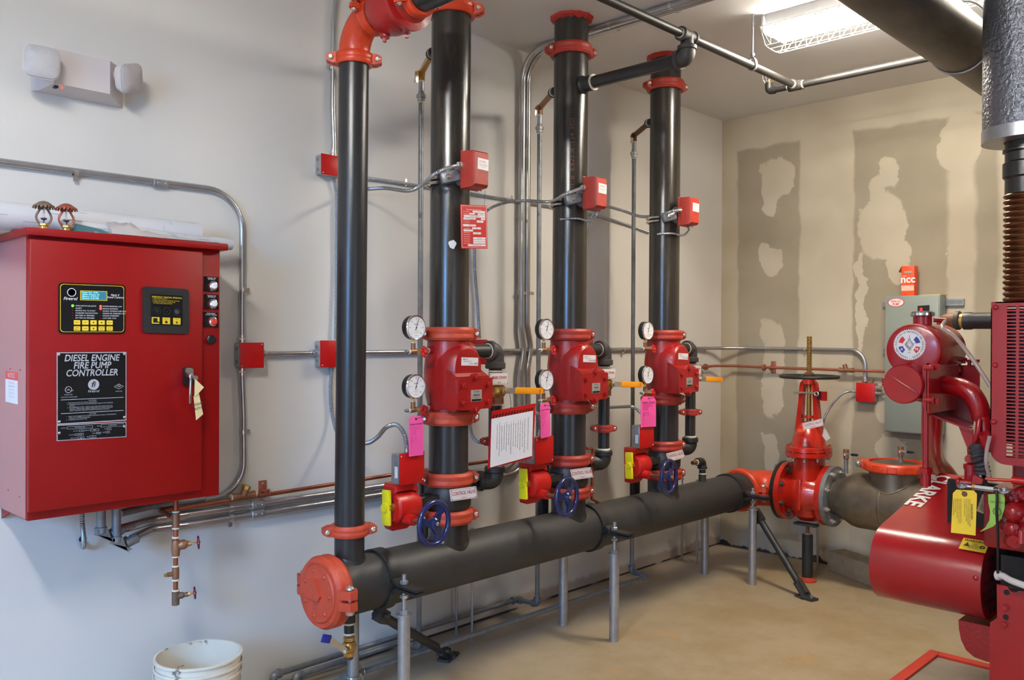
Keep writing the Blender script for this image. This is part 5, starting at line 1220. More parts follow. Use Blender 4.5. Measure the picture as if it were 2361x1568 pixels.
def pinktag(y, tl, tr, bl, label, wire):
    p = Panel(Y, y, tl, tr, bl); b = MB('pink'); w, h = p.w, p.h; k = w*.16
    b.prism([(0, 0), (w, 0), (w, h-k), (w-k, h), (k, h), (0, h-k)], p.p(0, 1), p.ux, p.uy, p.n*.001)
    b.lathe([(.0015, 0), (.0055, 0), (.0055, .0006), (.0015, .0006)], p.p(.5, .07, .001), p.n, 16, 'brass'); b.lathe([(.0025, 0), (.0025, .0003)], p.p(.5, .07, .0017), p.n, 12, 'dark_ink')
    L = ['Residential sprinkler', 'service and test record', 'of this system', 'valve is open', 'inspected by', '', 'Main drain test', 'Static       psi', 'Residual     psi', 'Date', '', 'By', '1', '2', '3', '4', '5']
    p.text(b, 'Simplex Grinnell', .5, .20, w*.15, 'dark_ink', lift=.0014, shear=.3, wid=.85, bold=.004)
    for i, s in enumerate(L): 
        p.text(b, s, .12, .27+.042*i, w*.085, 'pink_ink', 'LEFT', .0014, shear=.1, wid=.85) if s else None
        if i > 6: p.quad(b, .1, .284+.042*i, .9, .286+.042*i, .0002, 'pink_ink', .0012)
    if wire: b.tube([p.p(.5, .07, .002), wire], .0008, 5, 'wire')
    b.build('inspection_tag', label=label, cat='tag', group='pink inspection tags on the lower gauges')
gw = lambda i: V((RX[i]-.19, HY-.072, 1.175))
pinktag(HY-.085, (942, 961), (975, 958), (943, 1053), 'bright pink tag hanging beside the first thick riser over the gray switch box', gw(0)-EY*.016)
pinktag(HY-.085, (1245, 931), (1267, 927), (1247, 1011), 'bright pink tag hanging beside the middle thick riser', gw(1)-EY*.016)
pinktag(HY-.085, (1477, 914), (1512, 914), (1477, 985), 'bright pink tag hanging on the left edge of the far thick riser', gw(2)-EY*.016)
# folder with papers
yf = -.63
p = Panel(Y, yf, (1133, 948), (1234, 930), (1124, 1081)); t = thing('folder', p.p(.5, 1), 'red folder with striped edge and a sideways white sheet, hanging by the first drain valve', 'folder')
b = MB('box_red'); p.quad(b, 0, 0, 1, 1, .004, 'box_red'); nb = 15
for k in range(nb):
    u0 = k/nb; b.prism([(0, 0), (p.w/nb*.5, 0), (p.w/nb*.5+.012, .022), (.012, .022)], p.p(u0-.02*(k == 0)*0, .155, .0041)-p.uy*0, p.ux, p.uy, p.n*.0004, 'black') if k < nb-1 else None
b.build('cover', t)
pp = Panel(Y, yf-.006, (1133, 966), (1229, 947), (1130, 1078)); b = MB('paper')
b.prism([(0, 0), (pp.w, pp.h*.02), (pp.w*1.0, pp.h), (0, pp.h)], pp.p(0, 1), pp.ux, pp.uy, pp.n*.001)
TXL = ['SEQUENCE FOR OPERATING THE FIRE PUMP', 'MAKE SURE ALL CONTROL VALVES ARE OPEN', '1. TURN THE MAIN SWITCH TO OFF', '2. CHECK THE OIL AND COOLANT LEVELS', '3. OPEN THE COOLING LOOP VALVES', '   CHECK THE BATTERY VOLTAGE', '4. TURN THE SWITCH TO MANUAL', '5. CRANK ENGINE AND RECORD PRESSURE', '   RUN FOR THIRTY MINUTES', '6. CHECK PACKING FOR WATER FLOW', '7. RETURN THE SWITCH TO AUTO', '   RECORD ALL READINGS ON LOG', '8. NOTIFY ALARM COMPANY WHEN DONE', '9. CHECK ALL VALVES ARE OPEN']
for i, s in enumerate(TXL): b.text(s, pp.p(.88-.055*i-(.03 if i > 0 else 0), .12+.02*(i % 3)), -pp.uy, pp.ux, .0072, 'dark_ink', 'LEFT', .0015)
b.build('sheet', t, 'white typed sheet')
b = MB('wire'); b.torus(p.p(.42, .02, .004), p.n, .008, .0012, 16, 6); b.tube([p.p(.42, -.03, .004), Y(1175, 905, yf)], .0012, 6); b.build('hanger_wire', t)
# hydraulic data plate on the first riser
p = Panel(Y, HY-.145, (1061, 471), (1122, 474.5), (1063, 573)); b = MB('box_red'); p.quad(b, th=.0015, rr=.002); p.border(b, .0045, .0011, 'sign_white', .0016)
p.text(b, 'Hydraulically Calculated System', .5, .11, .0075, 'sign_white', lift=.002, wid=.9)
for (u0, v0, u1, v1, s) in ((.45, .13, .92, .175, 'F.P-5'), (.33, .185, .53, .22, '--'), (.64, .185, .92, .23, '5-04-08'), (.12, .235, .92, .285, 'EATON TENANT'), (.1, .295, .56, .335, '115 Warrendale'), (.76, .295, .92, .335, '--'), (.6, .35, .85, .40, '.19'), (.08, .45, .56, .49, '900'), (.42, .51, .75, .555, '286'), (.1, .565, .45, .61, '77'), (.45, .625, .75, .67, '100'), (.45, .74, .92, .79, 'Light Haz'), (.45, .80, .92, .835, '--'), (.45, .845, .92, .885, '--'), (.25, .90, .92, .945, 'AL Fire Protection')):
    p.quad(b, u0, v0, u1, v1, .0003, 'sign_white', .0016); p.text(b, s, (u0+u1)/2, (v0+v1)/2, .0066, 'dark_ink', lift=.0024, shear=.3)
for k in range(16): 
    v_ = .155+.048*k; p.quad(b, .09, v_, .09+.24+.1*(k % 3)*0, v_+.006, .0002, 'sign_white', .0015)
b.tube([p.p(.9, .02, .001), Y(1119, 440, HY-.15)], .0008, 5, 'wire')
b.build('data_plate_sign', label='red hydraulic data plate with handwritten white boxes hanging from the first flow switch', cat='sign')

# ================================================================== COPPER SENSING LINES
YS = -.19
sx = Y(405, 1300, YS).x
def S_(py): return Y(405, py, YS).z
t = thing('sensing_line', (sx, YS, S_(1395)), 'copper test line hanging under the cabinet with two maroon-handled valves', 'copper pipe')
b = MB('copper'); b.cyl((sx, YS, zb), (sx, YS, S_(1370)), .0085); b.build('tube', t)
b = MB('bronze'); b.cyl((sx, YS, S_(1217)), (sx, YS, S_(1182)), .0135, ch=.002); b.cyl((sx, YS, S_(1334)), (sx, YS, S_(1308)), .0125, ch=.002); b.cyl((sx-.03, YS, S_(1322)), (sx, YS, S_(1322)), .0085); b.lathe([(.006, 0), (.006, .010)], (sx-.042, YS, S_(1322)), EX, 6, 'brass'); b.build('tee', t)
b = MB('tape')
for py in (1180, 1218, 1239, 1283, 1305, 1337, 1361): b.cyl((sx, YS, S_(py)-.0028), (sx, YS, S_(py)+.0028), .0128)
b.build('thread_tape', t)
b = MB('bronze'); b.lathe([(.0130, 0), (.0145, .01), (.0165, .030), (.0145, .050), (.0130, .058)], (sx, YS, S_(1282)), EZ, 24); c = V((sx, YS, S_(1258))); d = V((.93, -.36, .05)).normalized(); b.lathe([(.013, 0), (.018, .01), (.018, .022), (.013, .03), (.009, .034), (.010, .040)], c+d*.008, d, 20); b.cyl(c+d*.045, c+d*.056, .0075, n=6, m='brass'); b.cyl(c+d*.05, c+d*.074, .003, n=8, m='brass'); b.build('globe_valve', t)
wheel(MB('wheel_maroon'), c+d*.078, d, .0225, 8).build('hand_wheel', t, 'maroon hand wheel')
b = MB('bronze_old'); b.cyl((sx, YS, S_(1395)), (sx, YS, S_(1363)), .0135, ch=.002); c = V((sx, YS, S_(1375))); d = V((.93, -.36, .07)).normalized(); b.lathe([(.012, 0), (.012, .018), (.008, .024), (.009, .036)], c+d*.006, d, 18); b.cyl(c+d*.036, c+d*.05, .007, n=6, m='brass'); b.cyl(c+d*.05, c+d*.064, .003, n=8, m='brass'); b.build('angle_valve', t)
wheel(MB('wheel_maroon'), c+d*.066, d, .021, 8).build('hand_wheel', t, 'maroon hand wheel')
# run along the wall
yc = -.055
t = thing('copper_line', (W(560, 1140, yc).x, 0, W(560, 1140, yc).z), 'copper line with brass check valve running right along the wall from the cabinet', 'copper pipe')
e0 = V((sx-.012, YS, S_(1192)))
b = MB('copper'); zk = W(640, 1132, yc).z
b.tube(fillet([e0, Y(372, 1178, yc)+V((.0, .01, 0)), V((W(430, 1170, yc).x, yc, W(400, 1174, yc).z)), V((W(900, 1106, yc).x, yc, zk)), V((W(1190, 1063, yc).x, yc, zk))], [.015, .01, .01], 5), .0085, 14); b.build('tube', t)
q = W(561, 1140, yc); q.z = zk; b = MB('bronze'); b.cyl(q-EX*.040, q+EX*.040, .013, ch=.002); b.cyl(q-EX*.05, q-EX*.036, .0155, n=8); b.cyl(q+EX*.036, q+EX*.05, .0155, n=8); d = V((.3, -.1, 1)).normalized(); b.cyl(q, q+d*.030, .015); b.lathe([(.019, 0), (.019, .014), (.012, .018)], q+d*.028, d, 8, 'brass'); b.build('check_valve', t, 'brass check valve')
b = MB('copper_paint'); q = W(620, 1130, yc); b.box((q.x, -.003, zk+.006), (.036, .006, .072), None, .002); b.torus((q.x, yc, zk), EX, .011, .003, 16, 6); b.cyl((q.x, 0, zk), (q.x, yc+.008, zk), .008); b.dome((q.x, -.006, zk+.030), -EY, .005, .003, 'zinc'); b.build('wall_bracket', t)
b = MB('tape'); 
for dx in (-.052, .052): b.cyl(V((W(561, 1140, yc).x+dx-.003, yc, zk)), V((W(561, 1140, yc).x+dx+.003, yc, zk)), .0125)
b.build('thread_tape', t)

# ================================================================== CEILING SPRINKLER LINE
SY, SZ, r2 = -1.175, 2.80, .0185
by = RX[1]
t = thing('branch_pipe', (by, -.9, 2.70), 'black branch pipe from the middle thick riser forward to the ceiling line', 'pipe')
zb2 = 2.705
b = MB('pipe_dark'); b.cyl((by, HY-.05, zb2), (by, SY+.02, zb2), .0295, n=28); b.build('tube', t)
b = MB('header_paint'); b.lathe([(.030, 0), (.037, .008), (.037, .05), (.045, .062)], (by, HY-.085-.06, zb2), EY, 28); b.build('welded_outlet', t)
b = MB('tape'); b.lathe([(.0385, 0), (.0385, .005)], (by, HY-.150, zb2), EY, 28); b.lathe([(.026, 0), (.026, .007)], (by, SY, SZ-.034), EZ, 24); b.build('thread_tape', t)
b = MB('iron'); b.tube(fillet([(by, SY+.045, zb2), (by, SY, zb2), (by, SY, SZ-.045)], .04, 9), .036, 26); b.lathe([(.037, 0), (.043, .003), (.043, .020), (.037, .024)], (by, SY+.030, zb2), EY, 26); b.lathe([(.037, 0), (.042, .003), (.042, .018), (.036, .022)], (by, SY, SZ-.062), EZ, 26); b.build('elbow', t)
t = thing('sprinkler_line', (3.4, SY, SZ), 'dark iron sprinkler line hung below the ceiling with a tee at each turn', 'sprinkler pipe')
xe = Z(1842, 196, SZ).x
b = MB('iron_dark'); b.cyl((XL, SY, SZ), (xe, SY, SZ), r2, n=22); b.build('main_run', t)
b = MB('iron'); b.cyl((by-.045, SY, SZ), (by+.045, SY, SZ), .027, n=22); b.cyl((by, SY, SZ-.04), (by, SY, SZ), .028, n=22)
for s in (-1, 1): b.lathe([(.027, 0), (.031, .002), (.031, .012), (.027, .014)], (by+s*.045-(.007), SY, SZ), EX, 22)
b.build('tee', t)
b = MB('tape'); b.lathe([(.021, 0), (.021, .006)], (by-.058, SY, SZ), EX, 20); b.lathe([(.021, 0), (.021, .006)], (xe-.045, SY, SZ), EX, 20)
b.lathe([(.021, 0), (.021, .006)], (xe, SY-.046, SZ), EY, 20); b.lathe([(.0165, 0), (.0165, .006)], (xe, SY+.038, SZ), EY, 20); b.lathe([(.0165, 0), (.0165, .006)], (xe, SY+.115, SZ), EY, 20); b.build('thread_tape', t)
b = MB('iron_dark'); b.cyl((xe, SY, SZ), (xe, -3.6, SZ), r2, n=22); b.build('cross_run', t)
b = MB('iron'); b.cyl((xe, SY-.04, SZ), (xe, SY+.035, SZ), .026, n=22); b.cyl((xe-.04, SY, SZ), (xe, SY, SZ), .027, n=22); b.build('tee', t)
b = MB('iron_dark'); b.cyl((xe, SY+.03, SZ), (xe, SY+.13, SZ), .0145); b.tube(fillet([(xe, SY+.115, SZ), (xe, SY+.15, SZ), (xe, SY+.15, SZ+.045)], .02, 6), .019, 20); b.build('end_elbow', t)
sp = V((xe, SY+.15, SZ+.045)); b = MB('brass'); b.cyl(sp, sp+EZ*.016, .010)
for s in (-1, 1): b.tube(smooth([sp+EX*s*.006+EZ*.014, sp+EX*s*.012+EZ*.024, sp+EX*s*.003+EZ*.042]), .002, 6)
b.lathe([(.016, .043), (.004, .046)], sp, EZ, 16); b.build('upright_head', t, 'small upright sprinkler head')
b = MB('zinc')
for zz_, rr_ in ((.006, .020), (.022, .030), (.045, .030), (.056, .018)): b.torus(sp+EZ*zz_, EZ, rr_, .0013, 24, 5)
for k in range(6):
    a = k*math.pi/3; d = V((math.cos(a), math.sin(a), 0)); b.tube([sp+d*.018, sp+d*.030+EZ*.02, sp+d*.030+EZ*.045, sp+d*.014+EZ*.058], .0012, 5)
b.build('wire_cage', t)
hx = Z(1745, 150, SZ).x; b = MB('galv'); b.cyl((hx, SY, SZ+.045), (hx, SY, HC), .0045, n=10); b.lathe([(.012, 0), (.012, .012)], (hx, SY, SZ+.048), EZ, 6)
b.rings([[V((hx-.009, SY+(.0205+q)*math.cos(a), SZ+(.0205+q)*math.sin(a)*(1 if math.sin(a) < 0 else 1.9))) for q in (0,)]+[V((hx+.009, SY+.0205*math.cos(a), SZ+.0205*math.sin(a)*(1 if math.sin(a) < 0 else 1.9))), V((hx+.009, SY+.023*math.cos(a), SZ+.023*math.sin(a)*(1 if math.sin(a) < 0 else 1.9))), V((hx-.009, SY+.023*math.cos(a), SZ+.023*math.sin(a)*(1 if math.sin(a) < 0 else 1.9)))] for a in [2*math.pi*k/28 for k in range(28)]], False, close=True)
b.build('pipe_hanger', label='thin rod and ring hanger holding the sprinkler line beside the strip light', cat='pipe hanger')
# big overhead pipe and insulated exhaust
t = thing('overhead_pipe', (3.2, -2.151, 2.64-.11), 'big scuffed grey steel pipe overhead at the top right', 'pipe')
b = MB('exhaust_steel'); b.cyl((XL, -2.151, 2.64), (XC, -2.151, 2.64), .1095, n=56); b.build('tube', t)
b = MB('iron_dark'); xw = 4.35; b.lathe([(.1095, -.004), (.1115, 0), (.1095, .004)], (xw, -2.151, 2.64), EX, 56, cap=False); b.build('weld_seam', t)
b = MB('galv'); hp = 3.62; b.tube([V((hp, -2.151+.113*math.cos(a), 2.64+.113*math.sin(a)*(1 if math.sin(a) < 0 else 1.45))) for a in [math.radians(k*12) for k in range(31)]], .005, 8); b.cyl((hp, -2.151, 2.80), (hp, -2.151, HC), .006, n=10); b.hexn((hp, -2.151, 2.81), EZ, .013, .012, 'zinc'); b.hexn((hp, -2.151, 2.84), EZ, .013, .012, 'zinc'); b.build('pipe_hanger', label='rod and clevis hanger around the big overhead pipe', cat='pipe hanger')
ex = X(2366, 400, 3.25); ex_ = V((3.25, ex.y, 0)); Zd = lambda py: Y(2366, py, ex.y).z
t = thing('exhaust_pipe', (ex_.x, ex_.y, Zd(695)), 'vertical exhaust with shiny silver jacket above rusty bellows at the right edge', 'exhaust')
b = MB('silver_wrap'); zs = Zd(328); b.lathe([(.129, zs+.012), (.131, zs+.03), (.131, HC)], ex_, EZ, 56, cap=True); b.build('insulation_jacket', t, 'silver embossed jacket')
b = MB('galv'); b.lathe([(.130, zs+.002), (.1335, zs+.002), (.1335, zs+.045), (.1315, zs+.045), (.1315, zs+.02), (.066, zs+.008), (.066, zs+.002)], ex_, EZ, 56, close=True, cap=False)
random.seed(5); b.build('end_band', t)
b = MB('pipe_dark'); b.cyl(ex_+EZ*Zd(372), ex_+EZ*(zs+.02), .063, n=36); b.lathe([(.063, 0), (.070, .004), (.070, .012), (.063, .016)], ex_+EZ*Zd(352), EZ, 36); b.cyl(ex_+EZ*Zd(412), ex_+EZ*Zd(372), .070, n=36, ch=.006); b.cyl(ex_+EZ*Zd(447), ex_+EZ*Zd(410), .063, n=36); b.build('coupling_pipe', t)
b = MB('bellows'); z0_, z1_ = Zd(697), Zd(445); nb = 19; pr = []
for k in range(nb):
    for q in range(8):
        f = q/8; pr.append((.058+.009*(.5-.5*math.cos(2*math.pi*f))**.6, z0_+(z1_-z0_)*(k+f)/nb))
b.lathe(pr, ex_, EZ, 40); b.build('bellows', t, 'rusty brown corrugated bellows')

# ================================================================== GATE VALVE AND STEEL LINE
gy = -.865; GZ = .535
def flange(b, y0, y1, R_, m=None, n=48): b.lathe([(.10, 0), (R_, 0), (R_, abs(y1-y0)), (.10, abs(y1-y0))], (GX, y0, GZ), V((0, y1-y0, 0)), n, m)
t = thing('gate_valve', (GX, gy, GZ-.18), 'tall glossy red gate valve with black handwheel and brass stem by the unpainted wall', 'gate valve')
b = MB('gate_red'); flange(b, gy+.145, gy+.115, .180); flange(b, gy-.115, gy-.145, .180)
b.lathe([(.110, -.12), (.118, -.07), (.140, -.03), (.140, .03), (.118, .07), (.110, .12)], (GX, gy, GZ), EY, 44)
def oval(z_, a, c): return [V((GX+a*math.cos(2*math.pi*k/40), gy+c*math.sin(2*math.pi*k/40), z_)) for k in range(40)]
b.rings([oval(GZ-.165, .05, .055), oval(GZ-.135, .095, .085), oval(GZ-.05, .118, .100), oval(GZ+.08, .115, .095), oval(GZ+.235, .112, .094)])
b.bx((GX-.140, gy-.014, GZ-.09), (GX-.10, gy+.016, GZ+.10), .006)
for k, s in enumerate('KENNEDY'): b.text(s, V((GX-.121, gy+.040, GZ+.09-.030*k)), -EY, EZ, .026, 'gate_red', lift=.004)
b.text('300', V((GX-.113, gy+.02, GZ+.16)), -EY, EZ, .034, 'gate_red', lift=.004)
b.build('valve_body', t)
b = MB('gate_red'); b.rings([oval(GZ+.228, .150, .128), oval(GZ+.232, .156, .134), oval(GZ+.258, .156, .134)]); b.rings([oval(GZ+.262, .156, .134), oval(GZ+.288, .154, .132), oval(GZ+.292, .15, .128)])
b.rings([oval(GZ+.285, .118, .100), oval(GZ+.33, .112, .094), oval(GZ+.37, .098, .082), oval(GZ+.405, .076, .064), oval(GZ+.43, .055, .050), oval(GZ+.44, .03, .03)]); b.build('bonnet', t)
for k in range(10):
    a = 2*math.pi*(k+.5)/10; p = V((GX+.139*math.cos(a), gy+.117*math.sin(a), GZ)); b = MB('zinc'); b.hexn(p+EZ*.292, EZ, .0105, .009, 'bronze'); b.hexn(p+EZ*.228, -EZ, .0105, .012); b.cyl(p+EZ*.205, p+EZ*.294, .005, n=8); b.build('bonnet_bolt', t)
for yy_, d in ((gy+.115, -1), (gy-.145, -1)):
    for k in range(8):
        a = 2*math.pi*(k+.5)/8; p = V((GX+.150*math.cos(a), yy_, GZ+.150*math.sin(a))); b = MB('zinc' if yy_ < gy else 'iron'); b.hexn(p, V((0, -1, 0)) if yy_ > gy else V((0, -1, 0)), .0145, .014); b.cyl(p-EY*.012, p-EY*.024, .008, n=10)
        if yy_ < gy: 
            q = p+EY*.03; b.hexn(q, EY, .0145, .012)
        b.build('flange_bolt', t)
b = MB('gate_red')   # yoke
for s in (-1, 1):
    rs = []
    for z_, o_, w1, w2 in ((GZ+.36, .062, .018, .030), (GZ+.45, .056, .015, .026), (GZ+.56, .047, .013, .022), (GZ+.64, .042, .013, .021), (GZ+.675, .036, .014, .021), (GZ+.695, .018, .016, .020)):
        c = V((GX, gy+s*o_, z_)); rs.append([c+V((w2, w1, 0)), c+V((-w2, w1, 0)), c+V((-w2, -w1, 0)), c+V((w2, -w1, 0))])
    b.rings(rs)
b.cyl((GX, gy, GZ+.665), (GX, gy, GZ+.702), .036, n=28, ch=.006); b.bx((GX-.022, gy-.05, GZ+.415), (GX+.022, gy+.05, GZ+.435)); b.build('yoke', t)
b = MB('gate_red'); b.cyl((GX, gy, GZ+.462), (GX, gy, GZ+.478), .036, n=28); b.build('packing_gland', t)
b = MB('brass_stem'); pr = []; z_ = GZ+.44
b.cyl((GX, gy, GZ+.43), (GX, gy, GZ+.70), .0145, n=20)
n = 26; zs0, zs1 = GZ+.71, Y(1869, 775, gy).z
for k in range(n):
    h_ = (zs1-zs0)/n
    for f, rr_ in ((0, .0125), (.25, .0165), (.6, .0165), (.85, .0125)): pr.append((rr_, zs0+h_*(k+f)))
b.lathe(pr, (GX, gy, 0), EZ, 22); b.build('stem', t)
b = MB('iron_dark'); zw = GZ+.716; b.torus((GX, gy, zw), EZ, .168, .011, 52, 10)
for k in range(5):
    a = 2*math.pi*k/5+.3; d = V((math.cos(a), math.sin(a), 0)); b.obox(V((GX, gy, zw))+d*.02, V((GX, gy, zw))+d*.165, .018, .010, EZ, .003)
b.cyl((GX, gy, zw-.014), (GX, gy, zw+.012), .034, n=24); b.build('hand_wheel', t, 'black spoked handwheel')
b = MB('rusty'); b.hexn((GX, gy, zw+.012), EZ, .030, .014); b.build('wheel_nut', t)
b = MB('zinc'); zc_ = GZ+.615; b.tube([V((GX-.035, gy+.085, zc_-.003)), V((GX-.04, gy+.0, zc_+.002)), V((GX-.035, gy-.06, zc_))], .004, 8); b.tube([V((GX-.035, gy+.085, zc_+.004)), V((GX-.03, gy, zc_+.006)), V((GX-.03, gy-.06, zc_+.006))], .003, 8); b.torus((GX-.035, gy-.064, zc_), EX, .012, .004, 18, 8)
b.build('switch_rod', t); b = MB('box_red'); b.box((GX-.005, gy-.095, zc_-.014), (.03, .03, .055)); b.box((GX-.02, gy-.075, zc_-.01), (.02, .02, .05), None, 0, 'black'); b.build('switch_bracket', t)
b = MB('black'); b.lathe([(.11, 0), (.181, 0), (.181, .022), (.11, .022)], (GX, gy+.147, GZ), EY, 48)
b.build('flange_gasket', label='black ring flange between the orange elbow and the gate valve', cat='flange')
sign(X, GX-.165, (1850, 976), (1896, 965), (1853, 992), 'CONTROL VALVE', 'Fire Pump', 'white CONTROL VALVE sign hanging tilted on the gate valve bonnet')
b = MB('orange_card'); p = Panel(X, GX-.118, (1840, 989), (1860, 989), (1840, 996)); p.quad(b, th=.001); b.build('sticker', t, 'bright orange sticker')
# clear tag beneath the sign
b = MB('plastic_beige'); b.rings([[X(*q, GX-.10) for q in ((1901, 985), (1915, 1010), (1905, 1017), (1896, 1005))], [X(*q, GX-.101) for q in ((1901, 985), (1915, 1010), (1905, 1017), (1896, 1005))]]); b.build('inspection_tag', label='small pale tag hanging right of the gate valve bonnet', cat='tag')
# pedestal under the gate valve
q = Z(1860, 1338, 0); q = V((5.03, -.875, 0)); t = thing('support_post', q, 'black post on a round floor flange under the gate valve', 'support post')
b = MB('iron_dark'); b.cyl(q+EZ*.02, q+EZ*.285, .032, n=28); b.build('post_tube', t)
b = MB('rusty'); b.lathe([(.055, 0), (.055, .010), (.036, .014), (.034, .026)], q, EZ, 32, 'orange'); b.build('floor_flange', t, 'orange round floor flange')
b = MB('rusty'); b.cyl(q+EZ*.28, q+EZ*.345, .010, n=12); b.hexn(q+EZ*.285, EZ, .02, .014, 'zinc'); b.obox(q+V((-.02, .07, .350)), q+V((-.02, -.07, .350)), .06, .012, EZ, m='iron'); b.build('screw_jack', t)
# stainless line with flange and tee
t = thing('steel_pipe', (GX, -1.5, GZ-.16), 'wide dull stainless pipe running from the gate valve behind the red engine', 'pipe')
b = MB('steel'); sy = gy-.176
b.lathe([(.108, 0), (.112, .03), (.135, .075), (.156, .115), (.163, .15), (.163, 1.45)], (GX, sy, GZ), V((0, -1, 0)), 60); b.build('tube', t)
b = MB('steel'); b.lathe([(.163, 0), (.166, .006), (.163, .012)], (GX, sy-.30, GZ), V((0, -1, 0)), 60, cap=False); b.build('weld_bead', t)
b = MB('galv_dull'); b.lathe([(.10, 0), (.181, 0), (.181, .026), (.10, .026)], (GX, gy-.147, GZ), V((0, -1, 0)), 48); b.build('flange', t)
for k in range(8):
    a = 2*math.pi*(k+.5)/8; p = V((GX+.150*math.cos(a), gy-.173, GZ+.150*math.sin(a))); b = MB('zinc'); b.hexn(p, V((0, -1, 0)), .0155, .015); b.cyl(p-EY*.013, p-EY*.026, .008, n=10); b.build('flange_bolt', t)
ty = X(2062, 1075, GX).y-.005; b = MB('steel'); n = 48; lo, hi = [], []
for k in range(n):
    a = 2*math.pi*k/n; dx, dy = .14*math.cos(a), .14*math.sin(a); lo.append(V((GX+dx, ty+dy, GZ+math.sqrt(.163**2-dx*dx)-.004))); hi.append(V((GX+dx, ty+dy, GZ+.215)))
b.rings([lo, hi]); b.build('outlet', t)
b = MB('zinc')
b.tube([V((GX+.1425*math.cos(2*math.pi*k/n), ty+.1425*math.sin(2*math.pi*k/n), GZ+math.sqrt(.163**2-(.1425*math.cos(2*math.pi*k/n))**2)+.001)) for k in range(n+1)], .0045, 6, 'steel'); b.build('weld_bead', t)
t = thing('grooved_coupling', (GX, ty, GZ+.215), 'large flat orange coupling ring lying on top of the stainless pipe', 'pipe coupling', 'orange-red grooved pipe couplings')
zc_ = GZ+.222; b = MB('orange_bright'); b.lathe([(.141, -.028), (.160, -.030), (.176, -.020), (.176, .014), (.168, .024), (.141, .026)], (GX, ty, zc_), EZ, 52, close=True, cap=False)
for k in range(12):
    a = 2*math.pi*k/12; d = V((math.cos(a), math.sin(a), 0)); b.obox(V((GX, ty, zc_-.006))+d*.17, V((GX, ty, zc_-.006))+d*.182, .045, .034, EZ, .004)
for s in (-1, 1): b.box((GX, ty+s*.192, zc_-.002), (.06, .05, .05), None, .012)
b.build('housing', t)
for s in (-1, 1):
    b = MB('zinc'); b.cyl((GX-.05, ty+s*.195, zc_), (GX+.05, ty+s*.195, zc_), .011, n=14); b.hexn((GX-.032, ty+s*.195, zc_), -EX, .022, .018); b.dome((GX-.05, ty+s*.195, zc_), -EX, .012, .008); b.build('bolt', t)
b = MB('steel'); b.lathe([(.141, -.02), (.141, .012), (.12, .019), (.06, .026), (.01, .029)], (GX, ty, zc_), EZ, 48); b.build('end_cap', t, 'grey domed end cap')
def smallball(x, y, z0_, z1_, label, m='galv_dull'):
    t = thing('ball_valve', (x, y, z0_), label, 'valve', 'little brass ball valves on the stainless line')
    if z1_-z0_ > .08: b = MB(m); b.cyl((x, y, z0_-.01), (x, y, z1_-.055), .0115, n=16); b.build('nipple', t)
    b = MB('bronze'); b.lathe([(.0135, 0), (.0165, .004), (.0165, .016), (.0150, .02), (.0185, .030), (.0150, .040), (.0165, .044), (.0165, .058)], (x, y, z1_-.058), EZ, 16); b.build('valve_body', t)
    b = MB('zinc'); b.cyl((x-.012, y, z1_-.028), (x-.030, y-.006, z1_-.028), .007, n=10); b.obox((x-.028, y, z1_-.026), (x-.030, y-.060, z1_-.024), .010, .004, EX); lv = b.build('lever', t); b = MB('black'); b.obox((x-.030, y-.045, z1_-.025), (x-.031, y-.082, z1_-.024), .014, .014, EX, .002); b.build('grip', lv)
smallball(GX, X(1951, 1060, GX).y, GZ+.158, X(1951, 1036, GX).z, 'small brass ball valve on a nipple between the gate valve and the flat coupling')
smallball(GX, X(2077, 1040, GX).y, zc_+.026, X(2077, 1029, GX).z, 'small brass ball valve standing in the middle of the flat orange coupling')
# concrete block on the floor
p0, p1 = V((5.34, -.86, 0)), V((5.17, -1.24, 0)); ax = (p1-p0).normalized(); nn = V((-ax.y, ax.x, 0)); nn = nn if nn.x > 0 else -nn
b = MB('block'); b.box((p0+p1)/2+nn*.07+EZ*.065, ((p1-p0).length, .14, .13), Matrix((ax, EZ.cross(ax), EZ)).transposed(), .008); b.build('concrete_block', label='rough grey concrete block on the floor under the stainless pipe', cat='concrete block')

# ================================================================== RIGHT WALL FITTINGS
rx = XC-.055
a = X(1974, 882, rx); c = X(2017, 928, rx)
t = thing('junction_box', (XC, (a.y+c.y)/2, c.z), 'red junction box with two bronze connectors on the unpainted wall', 'junction box')
b = MB('galv'); b.bx((rx+.001, c.y+.001, c.z+.001), (XC, a.y-.001, a.z-.001), .006)
b.build('box_body', t); b = MB('box_red'); b.bx((rx-.002, c.y, c.z), (rx+.001, a.y, a.z), .001); b.dome((rx-.002, a.y-.008, c.z+.012), -EX, .004, .003, 'black'); b.build('cover', t)
b = MB('copper_paint')
for py_ in (1990, 2010): yy_ = X(py_, 876, XC-.03).y; b.hexn((XC-.03, yy_, a.z), EZ, .013, .014, 'bronze'); b.cyl((XC-.03, yy_, a.z+.013), (XC-.03, yy_, a.z+.024), .010, n=12, m='bronze')
b.build('top_fitting', t)
b = MB('zinc'); b.cyl((XC-.03, c.y-.03, a.z-.03), (XC-.03, c.y, a.z-.03), .014); b.cyl((XC-.03, c.y-.03, a.z-.065), (XC-.03, c.y, a.z-.065), .012); b.build('side_connector', t)
cable([X(1974, 903, XC-.03), X(1958, 903, XC-.05), X(1940, 910, XC-.12), X(1918, 933, XC-.22), X(1903, 960, 5.16), X(1893, 1000, 5.15)], .0075, 'armoured cable bowing from the wall box to the gate valve')
cable([V((XC-.03, c.y-.03, a.z-.065)), V((XC-.03, c.y-.12, a.z-.063)), V((XC-.03, -1.6, a.z-.08))], .0075, 'armoured cable leaving the right of the wall box behind the engine')
cz = X(1775, 848, XC-.05).z; yv_ = X(2079, 935, XC-.06)
t = thing('copper_line', (XC, -.5, cz), 'reddish copper line with brass check valve crossing the unpainted wall', 'copper pipe')
